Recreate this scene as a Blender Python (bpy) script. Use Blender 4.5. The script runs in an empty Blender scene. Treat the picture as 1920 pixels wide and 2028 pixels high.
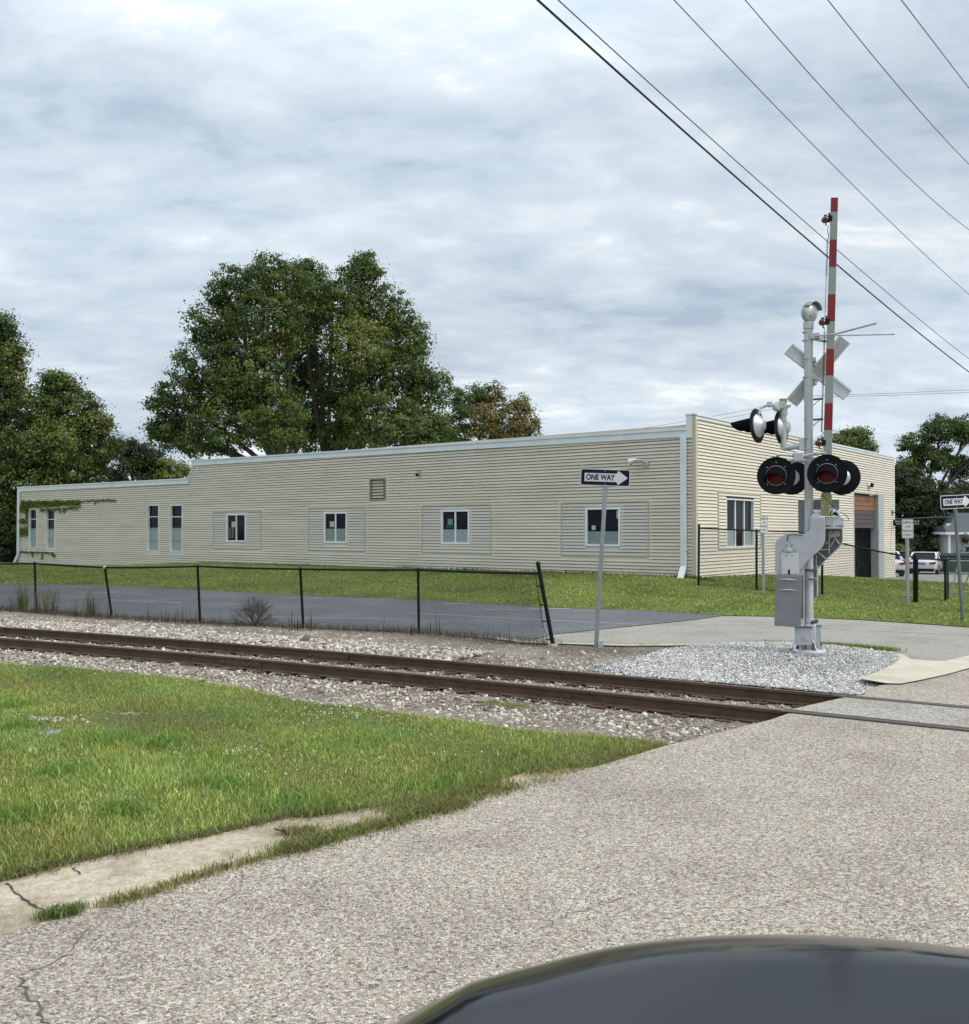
import bpy, bmesh, math, random
import numpy as np
from mathutils import Vector, Matrix, Euler
from mathutils.geometry import delaunay_2d_cdt
random.seed(7); RNG = np.random.default_rng(11)
scene = bpy.context.scene
COL = scene.collection
R = math.radians

# ------------------------------------------------------------------ camera
EYE = 2.1                      # eye height over the rail tops (z = 0)
FPX, PCX, PCY = 1880.0, 960.0, 1014.0
PITCH = math.atan(35.6 / FPX)
cam_d = bpy.data.cameras.new('camera'); cam = bpy.data.objects.new('camera', cam_d); COL.objects.link(cam)
cam.location = (0, 0, EYE); cam.rotation_euler = (R(90) + PITCH, 0, 0)
cam_d.sensor_fit = 'HORIZONTAL'; cam_d.sensor_width = 36; cam_d.lens = 36 * FPX / 1920
cam_d.clip_start = 0.05; cam_d.clip_end = 3000
cam_d.dof.use_dof = True; cam_d.dof.focus_distance = 17; cam_d.dof.aperture_fstop = 6.5
scene.camera = cam

# ------------------------------------------------------------------ world: bright broken overcast
SUN_DIR = Vector((0.80, -0.42, 0.95)).normalized()
w = bpy.data.worlds.new('World'); scene.world = w; w.use_nodes = True
nt = w.node_tree; nt.nodes.clear()
def N(t, **k):
    n = nt.nodes.new(t)
    for a, b in k.items(): setattr(n, a, b)
    return n
L = nt.links.new
sky = N('ShaderNodeTexSky', sky_type='NISHITA', sun_disc=False)
sky.sun_elevation = math.asin(SUN_DIR.z); sky.sun_rotation = math.atan2(SUN_DIR.x, SUN_DIR.y)
sky.air_density = 1.2; sky.dust_density = 1.5
tc = N('ShaderNodeTexCoord'); sep = N('ShaderNodeSeparateXYZ'); L(tc.outputs['Generated'], sep.inputs[0])
zc = N('ShaderNodeMath', operation='MAXIMUM'); L(sep.outputs['Z'], zc.inputs[0]); zc.inputs[1].default_value = 0.0
za = N('ShaderNodeMath', operation='ADD'); L(zc.outputs[0], za.inputs[0]); za.inputs[1].default_value = 0.26
dx = N('ShaderNodeMath', operation='DIVIDE'); L(sep.outputs['X'], dx.inputs[0]); L(za.outputs[0], dx.inputs[1])
dy = N('ShaderNodeMath', operation='DIVIDE'); L(sep.outputs['Y'], dy.inputs[0]); L(za.outputs[0], dy.inputs[1])
cmb = N('ShaderNodeCombineXYZ'); L(dx.outputs[0], cmb.inputs[0]); L(dy.outputs[0], cmb.inputs[1])
def noise(scale, detail, rough, dist=0.0, rot=0.0, sc=(1, 1, 1), loc=(0, 0, 0)):
    mp = N('ShaderNodeMapping'); L(cmb.outputs[0], mp.inputs[0])
    mp.inputs['Rotation'].default_value = (0, 0, rot); mp.inputs['Scale'].default_value = sc; mp.inputs['Location'].default_value = loc
    n = N('ShaderNodeTexNoise'); L(mp.outputs[0], n.inputs['Vector'])
    n.inputs['Scale'].default_value = scale; n.inputs['Detail'].default_value = detail
    n.inputs['Roughness'].default_value = rough; n.inputs['Distortion'].default_value = dist
    return n.outputs[0]
def math2(op, a, b, c=None):
    m = N('ShaderNodeMath', operation=op)
    for i, v in enumerate((a, b, c)):
        if v is None: continue
        if isinstance(v, (int, float)): m.inputs[i].default_value = v
        else: L(v, m.inputs[i])
    return m.outputs[0]
nA = noise(1.55, 8, 0.56, 0.3, R(20), (1.0, 1.35, 1), (5.3, 2.9, 0))
nB = noise(6.5, 8, 0.60, 0.3, R(25), (0.9, 1.5, 1), (0.4, 7.7, 0))
nC = noise(0.8, 2, 0.5, 0.0, 0, (1, 1, 1), (9.0, 2.0, 0))
mixn = math2('ADD', math2('MULTIPLY', nA, 0.64), math2('MULTIPLY', nB, 0.36))
ramp = N('ShaderNodeValToRGB'); L(mixn, ramp.inputs[0])
cr = ramp.color_ramp; cr.elements[0].position = 0.38; cr.elements[0].color = (0.355, 0.420, 0.510, 1)
cr.elements[1].position = 0.645; cr.elements[1].color = (0.76, 0.79, 0.82, 1)
e = cr.elements.new(0.44); e.color = (0.425, 0.495, 0.575, 1)
e = cr.elements.new(0.51); e.color = (0.490, 0.560, 0.625, 1)
e = cr.elements.new(0.585); e.color = (0.575, 0.635, 0.685, 1)
CLOUD_K = 10.0
cs = N('ShaderNodeVectorMath', operation='SCALE'); L(ramp.outputs[0], cs.inputs[0]); cs.inputs['Scale'].default_value = CLOUD_K
# large light and grey masses
mass = N('ShaderNodeMapRange'); L(nC, mass.inputs[0]); mass.inputs[1].default_value = 0.3; mass.inputs[2].default_value = 0.7
mass.inputs[3].default_value = 0.93; mass.inputs[4].default_value = 1.07
cs2 = N('ShaderNodeVectorMath', operation='SCALE'); L(cs.outputs[0], cs2.inputs[0]); L(mass.outputs[0], cs2.inputs['Scale'])
# overcast skies grow lighter towards the zenith
zen = N('ShaderNodeMapRange'); L(sep.outputs['Z'], zen.inputs[0]); zen.inputs[1].default_value = 0.42; zen.inputs[2].default_value = 1.0
zen.inputs[3].default_value = 1.0; zen.inputs[4].default_value = 2.2
cs3 = N('ShaderNodeVectorMath', operation='SCALE'); L(cs2.outputs[0], cs3.inputs[0]); L(zen.outputs[0], cs3.inputs['Scale'])
cover = N('ShaderNodeMapRange'); L(mixn, cover.inputs[0]); cover.inputs[1].default_value = 0.33; cover.inputs[2].default_value = 0.46
cover.inputs[3].default_value = 0.90; cover.inputs[4].default_value = 0.97
mx = N('ShaderNodeMix', data_type='RGBA'); L(cover.outputs[0], mx.inputs[0]); L(sky.outputs[0], mx.inputs[6]); L(cs3.outputs[0], mx.inputs[7])
bg = N('ShaderNodeBackground'); bg.inputs[1].default_value = 0.1; L(mx.outputs[2], bg.inputs[0])
wo = N('ShaderNodeOutputWorld'); L(bg.outputs[0], wo.inputs[0])
sun_d = bpy.data.lights.new('sun', 'SUN'); sun_d.energy = 1.7; sun_d.angle = R(14); sun_d.color = (1.0, 0.95, 0.87)
sun = bpy.data.objects.new('sun', sun_d); COL.objects.link(sun)
sun.rotation_euler = (-SUN_DIR).to_track_quat('-Z', 'Y').to_euler(); sun.location = (20, -20, 40)
vs = scene.view_settings; vs.view_transform = 'Standard'; vs.look = 'None'; vs.exposure = 0.46; vs.gamma = 1.0; vs.use_curve_mapping = False
scene.cycles.use_denoising = True
scene.cycles.max_bounces = 8

# ------------------------------------------------------------------ helpers
def tag(o, label=None, cat=None, group=None, kind=None):
    if label: o['label'] = label
    if cat: o['category'] = cat
    if group: o['group'] = group
    if kind: o['kind'] = kind
    return o
def empty(name, loc=(0, 0, 0), rz=0.0, label=None, cat=None, group=None, kind=None):
    o = bpy.data.objects.new(name, None); COL.objects.link(o); o.location = loc; o.rotation_euler = (0, 0, rz)
    o.empty_display_size = 0.2
    return tag(o, label, cat, group, kind)
def lin(*c):
    return tuple(((x / 255.0) / 12.92 if x / 255.0 <= 0.04045 else ((x / 255.0 + 0.055) / 1.055) ** 2.4) for x in c)

class MB:
    def __init__(s): s.v = []; s.f = []
    def add(s, vs, fs):
        o = len(s.v); s.v += [tuple(v) for v in vs]; s.f += [tuple(i + o for i in f) for f in fs]; return s
    def box(s, lo, hi, M=None):
        (a, b, c), (d, e, f) = lo, hi
        vs = [(a, b, c), (d, b, c), (d, e, c), (a, e, c), (a, b, f), (d, b, f), (d, e, f), (a, e, f)]
        if M is not None: vs = [M @ Vector(v) for v in vs]
        return s.add(vs, [(0, 3, 2, 1), (4, 5, 6, 7), (0, 1, 5, 4), (1, 2, 6, 5), (2, 3, 7, 6), (3, 0, 4, 7)])
    def cbox(s, c, sz, M=None):
        T = Matrix.Translation(c) @ (M.to_4x4() if M is not None else Matrix.Identity(4))
        return s.box((-sz[0] / 2, -sz[1] / 2, -sz[2] / 2), (sz[0] / 2, sz[1] / 2, sz[2] / 2), T)
    def tube(s, pts, r, n=8, cap=True, flat=None):
        pts = [Vector(p) for p in pts]; k = len(pts)
        rs = r if isinstance(r, (list, tuple)) else [r] * k
        t0 = (pts[1] - pts[0]).normalized(); up = Vector((0, 0, 1)) if abs(t0.z) < 0.9 else Vector((1, 0, 0))
        a = t0.cross(up).normalized(); o = len(s.v)
        for i, p in enumerate(pts):
            t = ((pts[min(i + 1, k - 1)] - pts[max(i - 1, 0)])).normalized()
            a = (a - t * a.dot(t)).normalized(); b = t.cross(a)
            for j in range(n):
                an = 2 * math.pi * j / n
                s.v.append(tuple(p + (a * math.cos(an) + b * math.sin(an)) * rs[i]))
        for i in range(k - 1):
            for j in range(n):
                q = (j + 1) % n
                s.f.append((o + i * n + j, o + i * n + q, o + (i + 1) * n + q, o + (i + 1) * n + j))
        if cap:
            s.f.append(tuple(o + j for j in reversed(range(n)))); s.f.append(tuple(o + (k - 1) * n + j for j in range(n)))
        return s
    def lathe(s, prof, org, axis, n=24, arc=(0, 2 * math.pi), up=None, close=False):
        axis = Vector(axis).normalized(); u = Vector(up) if up is not None else (Vector((0, 0, 1)) if abs(axis.z) < 0.9 else Vector((1, 0, 0)))
        a = (u - axis * u.dot(axis)).normalized(); b = axis.cross(a); org = Vector(org)
        full = abs(arc[1] - arc[0] - 2 * math.pi) < 1e-6; m = n if full else n + 1; o = len(s.v)
        for (r, h) in prof:
            for j in range(m):
                an = arc[0] + (arc[1] - arc[0]) * j / n
                s.v.append(tuple(org + axis * h + (a * math.cos(an) + b * math.sin(an)) * r))
        for i in range(len(prof) - 1):
            for j in range(n):
                q = (j + 1) % m if full else j + 1
                s.f.append((o + i * m + j, o + i * m + q, o + (i + 1) * m + q, o + (i + 1) * m + j))
        return s
    def prism(s, poly, d0, d1, M=None, ax='y'):
        """poly in the xz plane pushed from y=d0 to y=d1 (ax y), or xy pushed in z"""
        n = len(poly); ar = sum(poly[i][0] * poly[(i + 1) % n][1] - poly[(i + 1) % n][0] * poly[i][1] for i in range(n))
        if ar < 0: poly = poly[::-1]
        if ax == 'y': vs = [(x, d0, z) for x, z in poly] + [(x, d1, z) for x, z in poly]
        elif ax == 'x': vs = [(d1, x, z) for x, z in poly] + [(d0, x, z) for x, z in poly]
        else: vs = [(x, y, d1) for x, y in poly] + [(x, y, d0) for x, y in poly]
        if M is not None: vs = [M @ Vector(v) for v in vs]
        fs = [tuple(range(n)), tuple(reversed(range(n, 2 * n)))]
        fs += [(i, i + n, (i + 1) % n + n, (i + 1) % n) for i in range(n)]
        return s.add(vs, fs)
    def mesh(s, name, mat, smooth=None):
        me = bpy.data.meshes.new(name); me.from_pydata(s.v, [], s.f)
        if mat is not None: me.materials.append(mat)
        if smooth is not None:
            me.shade_smooth(); me.set_sharp_from_angle(angle=R(smooth))
        return me
    def build(s, name, mat, parent=None, smooth=None, bevel=0, loc=None):
        me = s.mesh(name, mat, smooth); o = bpy.data.objects.new(name, me); COL.objects.link(o)
        if parent is not None: o.parent = parent
        if loc is not None: o.location = loc
        if bevel:
            b = o.modifiers.new('bevel', 'BEVEL'); b.width = bevel; b.segments = 2; b.limit_method = 'ANGLE'
        return o
def np_mesh(name, V, F, mat, colors=None, parent=None, kind=None, smooth=False):
    """V (n,3), F (m,k) all faces k-sided, colours per vertex"""
    me = bpy.data.meshes.new(name); k = F.shape[1]
    me.vertices.add(len(V)); me.vertices.foreach_set('co', np.ascontiguousarray(V, dtype=np.float32).ravel())
    me.loops.add(F.size); me.loops.foreach_set('vertex_index', np.ascontiguousarray(F, dtype=np.int32).ravel())
    me.polygons.add(len(F)); me.polygons.foreach_set('loop_start', np.arange(0, F.size, k, dtype=np.int32))
    me.update(calc_edges=True)
    if smooth: me.polygons.foreach_set('use_smooth', np.ones(len(F), dtype=bool))
    if colors is not None:
        ca = me.color_attributes.new('tint', 'FLOAT_COLOR', 'POINT')
        c4 = np.ones((len(V), 4), dtype=np.float32); c4[:, :3] = colors; ca.data.foreach_set('color', c4.ravel())
    me.materials.append(mat); me.validate()
    o = bpy.data.objects.new(name, me); COL.objects.link(o)
    if parent is not None: o.parent = parent
    if kind: o['kind'] = kind
    return o

def ray(px, py):
    a = (px - PCX) / FPX; b = -(py - PCY) / FPX; c, s_ = math.cos(PITCH), math.sin(PITCH)
    return Vector((a, c - s_ * b, s_ + c * b))
def on_z(px, py, z):
    d = ray(px, py); t = (z - EYE) / d.z; return Vector((d.x * t, d.y * t, z))
def at_depth(px, py, Y):
    d = ray(px, py); t = Y / d.y; return Vector((d.x * t, Y, EYE + d.z * t))
def on_plane(px, py, p0, n):
    d = ray(px, py); o = Vector((0, 0, EYE)); t = (Vector(p0) - o).dot(n) / d.dot(n); return o + d * t

# ------------------------------------------------------------------ materials
def new_mat(name):
    m = bpy.data.materials.new(name); m.use_nodes = True; nt = m.node_tree; b = nt.nodes['Principled BSDF']; return m, nt, b
def mat(name, col, rough=0.6, metal=0.0, spec=0.5, var=0.12, vscale=3.0, bump=0.0, bscale=40.0, dirt=None, dirt_amt=0.0, dscale=1.2, coat=0.0, coords='Object', stretch=(1, 1, 1)):
    m, nt, b = new_mat(name); Lk = nt.links.new
    tc = nt.nodes.new('ShaderNodeTexCoord'); mp = nt.nodes.new('ShaderNodeMapping'); Lk(tc.outputs[coords], mp.inputs[0]); mp.inputs['Scale'].default_value = stretch
    n1 = nt.nodes.new('ShaderNodeTexNoise'); Lk(mp.outputs[0], n1.inputs[0]); n1.inputs['Scale'].default_value = vscale; n1.inputs['Detail'].default_value = 6; n1.inputs['Roughness'].default_value = 0.6
    mr = nt.nodes.new('ShaderNodeMapRange'); Lk(n1.outputs[0], mr.inputs[0]); mr.inputs[1].default_value = 0.3; mr.inputs[2].default_value = 0.7
    mr.inputs[3].default_value = 1 - var; mr.inputs[4].default_value = 1 + var
    sc = nt.nodes.new('ShaderNodeVectorMath'); sc.operation = 'SCALE'; sc.inputs[0].default_value = col[:3]; Lk(mr.outputs[0], sc.inputs['Scale'])
    out = sc.outputs[0]
    if dirt is not None:
        n2 = nt.nodes.new('ShaderNodeTexNoise'); Lk(mp.outputs[0], n2.inputs[0]); n2.inputs['Scale'].default_value = dscale; n2.inputs['Detail'].default_value = 8; n2.inputs['Roughness'].default_value = 0.7
        r2 = nt.nodes.new('ShaderNodeMapRange'); Lk(n2.outputs[0], r2.inputs[0]); r2.inputs[1].default_value = 0.45; r2.inputs[2].default_value = 0.75; r2.inputs[3].default_value = 0; r2.inputs[4].default_value = dirt_amt
        mx = nt.nodes.new('ShaderNodeMix'); mx.data_type = 'RGBA'; Lk(r2.outputs[0], mx.inputs[0]); Lk(out, mx.inputs[6]); mx.inputs[7].default_value = (*dirt[:3], 1); out = mx.outputs[2]
    Lk(out, b.inputs['Base Color']); b.inputs['Metallic'].default_value = metal; b.inputs['Specular IOR Level'].default_value = spec
    rr = nt.nodes.new('ShaderNodeMapRange'); Lk(n1.outputs[0], rr.inputs[0]); rr.inputs[3].default_value = max(0.02, rough - 0.12 * min(1, rough * 2)); rr.inputs[4].default_value = min(1, rough + 0.12 * min(1, rough * 2)); Lk(rr.outputs[0], b.inputs['Roughness'])
    if coat: b.inputs['Coat Weight'].default_value = coat; b.inputs['Coat Roughness'].default_value = 0.03
    if bump:
        n3 = nt.nodes.new('ShaderNodeTexNoise'); Lk(mp.outputs[0], n3.inputs[0]); n3.inputs['Scale'].default_value = bscale; n3.inputs['Detail'].default_value = 5
        bp = nt.nodes.new('ShaderNodeBump'); bp.inputs['Strength'].default_value = bump; bp.inputs['Distance'].default_value = 0.02; Lk(n3.outputs[0], bp.inputs['Height']); Lk(bp.outputs[0], b.inputs['Normal'])
    return m
def tint_mat(name, rough=0.7, transl=0.0, mul=1.0, spec=0.3, bump=0.0, bscale=60):
    """uses the mesh's own per-leaf / per-stone colours"""
    m, nt, b = new_mat(name); Lk = nt.links.new
    at = nt.nodes.new('ShaderNodeAttribute'); at.attribute_name = 'tint'
    sc = nt.nodes.new('ShaderNodeVectorMath'); sc.operation = 'SCALE'; Lk(at.outputs['Color'], sc.inputs[0]); sc.inputs['Scale'].default_value = mul
    Lk(sc.outputs[0], b.inputs['Base Color']); b.inputs['Roughness'].default_value = rough; b.inputs['Specular IOR Level'].default_value = spec
    if bump:
        tc = nt.nodes.new('ShaderNodeTexCoord'); n3 = nt.nodes.new('ShaderNodeTexNoise'); Lk(tc.outputs['Object'], n3.inputs[0]); n3.inputs['Scale'].default_value = bscale
        bp = nt.nodes.new('ShaderNodeBump'); bp.inputs['Strength'].default_value = bump; bp.inputs['Distance'].default_value = 0.02; Lk(n3.outputs[0], bp.inputs['Height']); Lk(bp.outputs[0], b.inputs['Normal'])
    if transl:
        tr = nt.nodes.new('ShaderNodeBsdfTranslucent'); s2 = nt.nodes.new('ShaderNodeVectorMath'); s2.operation = 'MULTIPLY'; Lk(sc.outputs[0], s2.inputs[0]); s2.inputs[1].default_value = (1.5, 1.6, 0.7); Lk(s2.outputs[0], tr.inputs[0])
        ms = nt.nodes.new('ShaderNodeMixShader'); ms.inputs[0].default_value = transl; Lk(b.outputs[0], ms.inputs[1]); Lk(tr.outputs[0], ms.inputs[2])
        Lk(ms.outputs[0], nt.nodes['Material Output'].inputs['Surface'])
    return m
def ground_mat(name, cols, scale, detail=6, rough=0.95, bump=0.6, big=None, big_scale=0.35, vor=None, bumpd=0.02, bscale=None, speck=None, spec=0.2, big_pos=(0.48, 0.62), big_amt=0.8):
    """cols: ramp over noise; vor: (scale, ramp list, mix) chips by voronoi cells; big: colour of large worn patches"""
    m, nt, b = new_mat(name); Lk = nt.links.new
    tc = nt.nodes.new('ShaderNodeTexCoord')
    n1 = nt.nodes.new('ShaderNodeTexNoise'); Lk(tc.outputs['Object'], n1.inputs[0]); n1.inputs['Scale'].default_value = scale; n1.inputs['Detail'].default_value = detail; n1.inputs['Roughness'].default_value = 0.68
    rp = nt.nodes.new('ShaderNodeValToRGB'); Lk(n1.outputs[0], rp.inputs[0]); cr = rp.color_ramp
    pos = np.linspace(0.33, 0.67, len(cols))
    cr.elements[0].position = pos[0]; cr.elements[0].color = (*cols[0], 1); cr.elements[1].position = pos[-1]; cr.elements[1].color = (*cols[-1], 1)
    for p, c in list(zip(pos, cols))[1:-1]:
        e = cr.elements.new(float(p)); e.color = (*c, 1)
    out = rp.outputs[0]; hgt = n1.outputs[0]
    if vor:
        v = nt.nodes.new('ShaderNodeTexVoronoi'); Lk(tc.outputs['Object'], v.inputs['Vector']); v.inputs['Scale'].default_value = vor[0]
        sp = nt.nodes.new('ShaderNodeSeparateColor'); Lk(v.outputs['Color'], sp.inputs[0])
        r2 = nt.nodes.new('ShaderNodeValToRGB'); Lk(sp.outputs[0], r2.inputs[0]); c2 = r2.color_ramp; ps = np.linspace(0.05, 0.95, len(vor[1]))
        c2.elements[0].position = ps[0]; c2.elements[0].color = (*vor[1][0], 1); c2.elements[1].position = ps[-1]; c2.elements[1].color = (*vor[1][-1], 1)
        for p, c in list(zip(ps, vor[1]))[1:-1]:
            e = c2.elements.new(float(p)); e.color = (*c, 1)
        mx = nt.nodes.new('ShaderNodeMix'); mx.data_type = 'RGBA'; mx.inputs[0].default_value = vor[2]; Lk(out, mx.inputs[6]); Lk(r2.outputs[0], mx.inputs[7]); out = mx.outputs[2]
        hh = nt.nodes.new('ShaderNodeMath'); hh.operation = 'SUBTRACT'; hh.inputs[0].default_value = 1.0; Lk(v.outputs['Distance'], hh.inputs[1]); hgt = hh.outputs[0]
    if big:
        n2 = nt.nodes.new('ShaderNodeTexNoise'); Lk(tc.outputs['Object'], n2.inputs[0]); n2.inputs['Scale'].default_value = big_scale; n2.inputs['Detail'].default_value = 5; n2.inputs['Roughness'].default_value = 0.6
        r3 = nt.nodes.new('ShaderNodeMapRange'); Lk(n2.outputs[0], r3.inputs[0]); r3.inputs[1].default_value = big_pos[0]; r3.inputs[2].default_value = big_pos[1]; r3.inputs[4].default_value = big_amt
        mx = nt.nodes.new('ShaderNodeMix'); mx.data_type = 'RGBA'; Lk(r3.outputs[0], mx.inputs[0]); Lk(out, mx.inputs[6])
        if vor:
            mu = nt.nodes.new('ShaderNodeMix'); mu.data_type = 'RGBA'; mu.blend_type = 'MULTIPLY'; mu.inputs[0].default_value = 1; Lk(out, mu.inputs[6]); mu.inputs[7].default_value = (*big, 1); Lk(mu.outputs[2], mx.inputs[7])
        else: mx.inputs[7].default_value = (*big, 1)
        out = mx.outputs[2]
    Lk(out, b.inputs['Base Color']); b.inputs['Roughness'].default_value = rough; b.inputs['Specular IOR Level'].default_value = spec
    bp = nt.nodes.new('ShaderNodeBump'); bp.inputs['Strength'].default_value = bump; bp.inputs['Distance'].default_value = bumpd
    if bscale:
        n4 = nt.nodes.new('ShaderNodeTexNoise'); Lk(tc.outputs['Object'], n4.inputs[0]); n4.inputs['Scale'].default_value = bscale; n4.inputs['Detail'].default_value = 6; hgt = n4.outputs[0]
    Lk(hgt, bp.inputs['Height']); Lk(bp.outputs[0], b.inputs['Normal'])
    return m
M = {}
M['galv'] = mat('galvanised_steel', (0.50, 0.52, 0.52), 0.48, 0.35, var=0.14, vscale=9, dirt=(0.30, 0.30, 0.28), dirt_amt=0.45, dscale=5, stretch=(1, 1, 0.25))
M['alu'] = mat('bare_aluminium', (0.60, 0.62, 0.63), 0.42, 0.45, var=0.10, vscale=6, dirt=(0.36, 0.36, 0.34), dirt_amt=0.35, dscale=3)
M['alu_sign'] = mat('aluminium_sign_back', (0.50, 0.52, 0.54), 0.42, 0.5, var=0.08, vscale=4)
M['grey_paint'] = mat('grey_painted_steel', (0.19, 0.20, 0.21), 0.5, 0.1, var=0.07, vscale=4, dirt=(0.28, 0.28, 0.27), dirt_amt=0.25, dscale=2)
M['light_grey'] = mat('light_grey_painted_casting', (0.42, 0.44, 0.46), 0.5, 0.1, var=0.08, vscale=5, dirt=(0.25, 0.25, 0.24), dirt_amt=0.4, dscale=4)
M['dark_grey'] = mat('dark_grey_steel', (0.09, 0.095, 0.10), 0.55, 0.2, var=0.15, vscale=6)
M['black'] = mat('matt_black_paint', (0.007, 0.008, 0.011), 0.55, 0.0, spec=0.18, var=0.2, vscale=5)
M['black_vinyl'] = mat('black_vinyl_coated_steel', (0.008, 0.010, 0.009), 0.5, 0.0, spec=0.2, var=0.2, vscale=8)
M['hood_black'] = mat('shaded_hood_black', (0.005, 0.005, 0.006), 0.9, spec=0.03, var=.2)  # black hood without sheen, the dark under it put into the colour
M['rubber'] = mat('black_rubber', (0.02, 0.02, 0.02), 0.75)
M['red_lens'] = mat('red_signal_lens', (0.13, 0.005, 0.004), 0.25, spec=0.3, var=0.1, vscale=20)
M['red_lamp'] = mat('dark_red_plastic', (0.11, 0.004, 0.012), 0.2, coat=0.5)
M['red_sheet'] = mat('red_reflective_sheeting', (0.21, 0.008, 0.010), 0.4, var=0.06, dirt=(0.2, 0.01, 0.01), dirt_amt=0.3, dscale=2)
M['white_sheet'] = mat('shaded_white_reflective_sheeting', (0.27, 0.30, 0.285), 0.35, 0.1, var=0.05)  # white stripes greyed, their shade put into the colour
M['arm'] = mat('pale_arm_fibreglass', (0.62, 0.62, 0.58), 0.5, var=0.05)
M['yellow'] = mat('yellow_green_adapter', (0.27, 0.26, 0.12), 0.55, var=0.1)
M['tan'] = mat('tan_metal', (0.30, 0.28, 0.20), 0.5, 0.2, var=0.1)
M['sign_white'] = mat('white_sign_sheeting', (0.62, 0.64, 0.66), 0.4, var=0.03)
M['sign_black'] = mat('black_sign_sheeting', (0.007, 0.008, 0.018), 0.5, spec=0.2, var=0.1)
M['sign_text'] = mat('faded_grey_green_lettering', (0.13, 0.14, 0.16), 0.5)
M['post'] = mat('galvanised_sign_post', (0.36, 0.38, 0.40), 0.4, 0.55, var=0.12, vscale=6)
M['post_dark'] = mat('weathered_sign_post', (0.17, 0.19, 0.20), 0.45, 0.5, var=0.2, vscale=6)
M['siding'] = mat('cream_siding', (0.67, 0.60, 0.485), 0.55, var=0.05, vscale=0.7, dirt=(0.36, 0.31, 0.23), dirt_amt=0.42, dscale=1.2, stretch=(0.35, 0.35, 2.2))
M['siding_patch'] = mat('cream_siding_patch', (0.61, 0.565, 0.50), 0.55, var=0.05, vscale=0.9, dirt=(0.30, 0.28, 0.22), dirt_amt=0.25, dscale=1.5, stretch=(0.35, 0.35, 2.2))
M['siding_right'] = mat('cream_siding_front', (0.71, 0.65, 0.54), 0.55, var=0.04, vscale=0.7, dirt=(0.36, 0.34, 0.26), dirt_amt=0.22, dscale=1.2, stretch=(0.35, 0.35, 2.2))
M['wall_core'] = mat('gap_shade_sheathing', (0.10, 0.09, 0.07), 0.9)  # dark behind the board gaps, shadow line between courses put into the colour
M['trim'] = mat('pale_tan_trim', (0.52, 0.475, 0.37), 0.5, var=0.04)
M['fascia'] = mat('white_metal_fascia', (0.74, 0.77, 0.80), 0.4, var=0.04, vscale=1.5, dirt=(0.42, 0.44, 0.46), dirt_amt=0.3, dscale=1.3)
M['white'] = mat('white_vinyl_frame', (0.84, 0.86, 0.86), 0.4, var=0.03)
M['roof'] = mat('pale_membrane_roof', (0.5, 0.52, 0.54), 0.7)
M['film'] = mat('frosted_window_film', (0.20, 0.26, 0.25), 0.22, var=0.12, vscale=1.8, spec=0.6)
M['film_pale'] = mat('pale_frosted_window_film', (0.30, 0.35, 0.35), 0.25, var=0.10, vscale=1.8, spec=0.6)
M['glass'] = mat('dark_window_glass', (0.006, 0.007, 0.012), 0.05, spec=0.14, var=0.4, vscale=1.2)
M['paper'] = mat('pale_paper_notice', (0.45, 0.47, 0.45), 0.6)
M['interior'] = mat('dim_interior_wall', (0.30, 0.30, 0.31), 0.8)
M['interior_dark'] = mat('dark_interior', (0.02, 0.02, 0.02), 0.8)
M['orange_wood'] = mat('orange_brown_door_panel', (0.23, 0.09, 0.036), 0.5, var=0.15, vscale=3, stretch=(6, 6, 0.5))
M['grey_wood'] = mat('grey_brown_door_panel', (0.075, 0.062, 0.058), 0.6, var=0.15, vscale=3)
M['rust_rail'] = mat('brown_rusted_rail', (0.095, 0.058, 0.038), 0.8, 0.15, var=0.3, vscale=4, bump=0.25, bscale=60, dirt=(0.15, 0.088, 0.05), dirt_amt=0.7, dscale=3)
M['rail_top'] = mat('worn_rail_head', (0.15, 0.125, 0.11), 0.5, 0.5, var=0.2, vscale=6, stretch=(0.3, 3, 1))
M['tie'] = mat('weathered_timber_tie', (0.25, 0.215, 0.175), 0.9, var=0.35, vscale=6, bump=0.6, bscale=30, stretch=(0.5, 4, 4), dirt=(0.13, 0.10, 0.075), dirt_amt=0.6, dscale=3)
M['stone'] = tint_mat('ballast_stone', 0.9, bump=0.4)
M['leaf'] = tint_mat('tree_leaf', 0.55, 0.22, spec=0.35)
M['blade'] = tint_mat('grass_blade', 0.55, 0.30, spec=0.3)
M['dry'] = tint_mat('dry_stem', 0.9, 0.0)
M['bark'] = mat('grey_brown_bark', (0.085, 0.07, 0.055), 0.95, var=0.35, vscale=5, bump=0.8, bscale=14, stretch=(1, 1, 0.3))
M['wire'] = mat('dark_cable', (0.02, 0.02, 0.03), 0.5)
M['wire_thin'] = mat('weathered_aluminium_wire', (0.10, 0.11, 0.13), 0.5, 0.3)
M['concrete'] = ground_mat('pale_gutter_concrete', [(0.27, 0.22, 0.155), (0.44, 0.375, 0.28), (0.55, 0.485, 0.38)], 16.0, 12, vor=(110, [(0.20, 0.16, 0.11), (0.47, 0.39, 0.28), (0.70, 0.61, 0.47)], .30), big=(0.66, 0.63, 0.60), big_scale=1.6, bump=0.5, bscale=50, bumpd=0.012)
M['apron'] = ground_mat('new_pale_concrete', [(0.47, 0.42, 0.32), (0.52, 0.47, 0.37), (0.55, 0.50, 0.40)], 3.0, 8, big=(0.43, 0.39, 0.30), big_scale=1.0, bump=0.2, bscale=60, bumpd=0.01)
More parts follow.
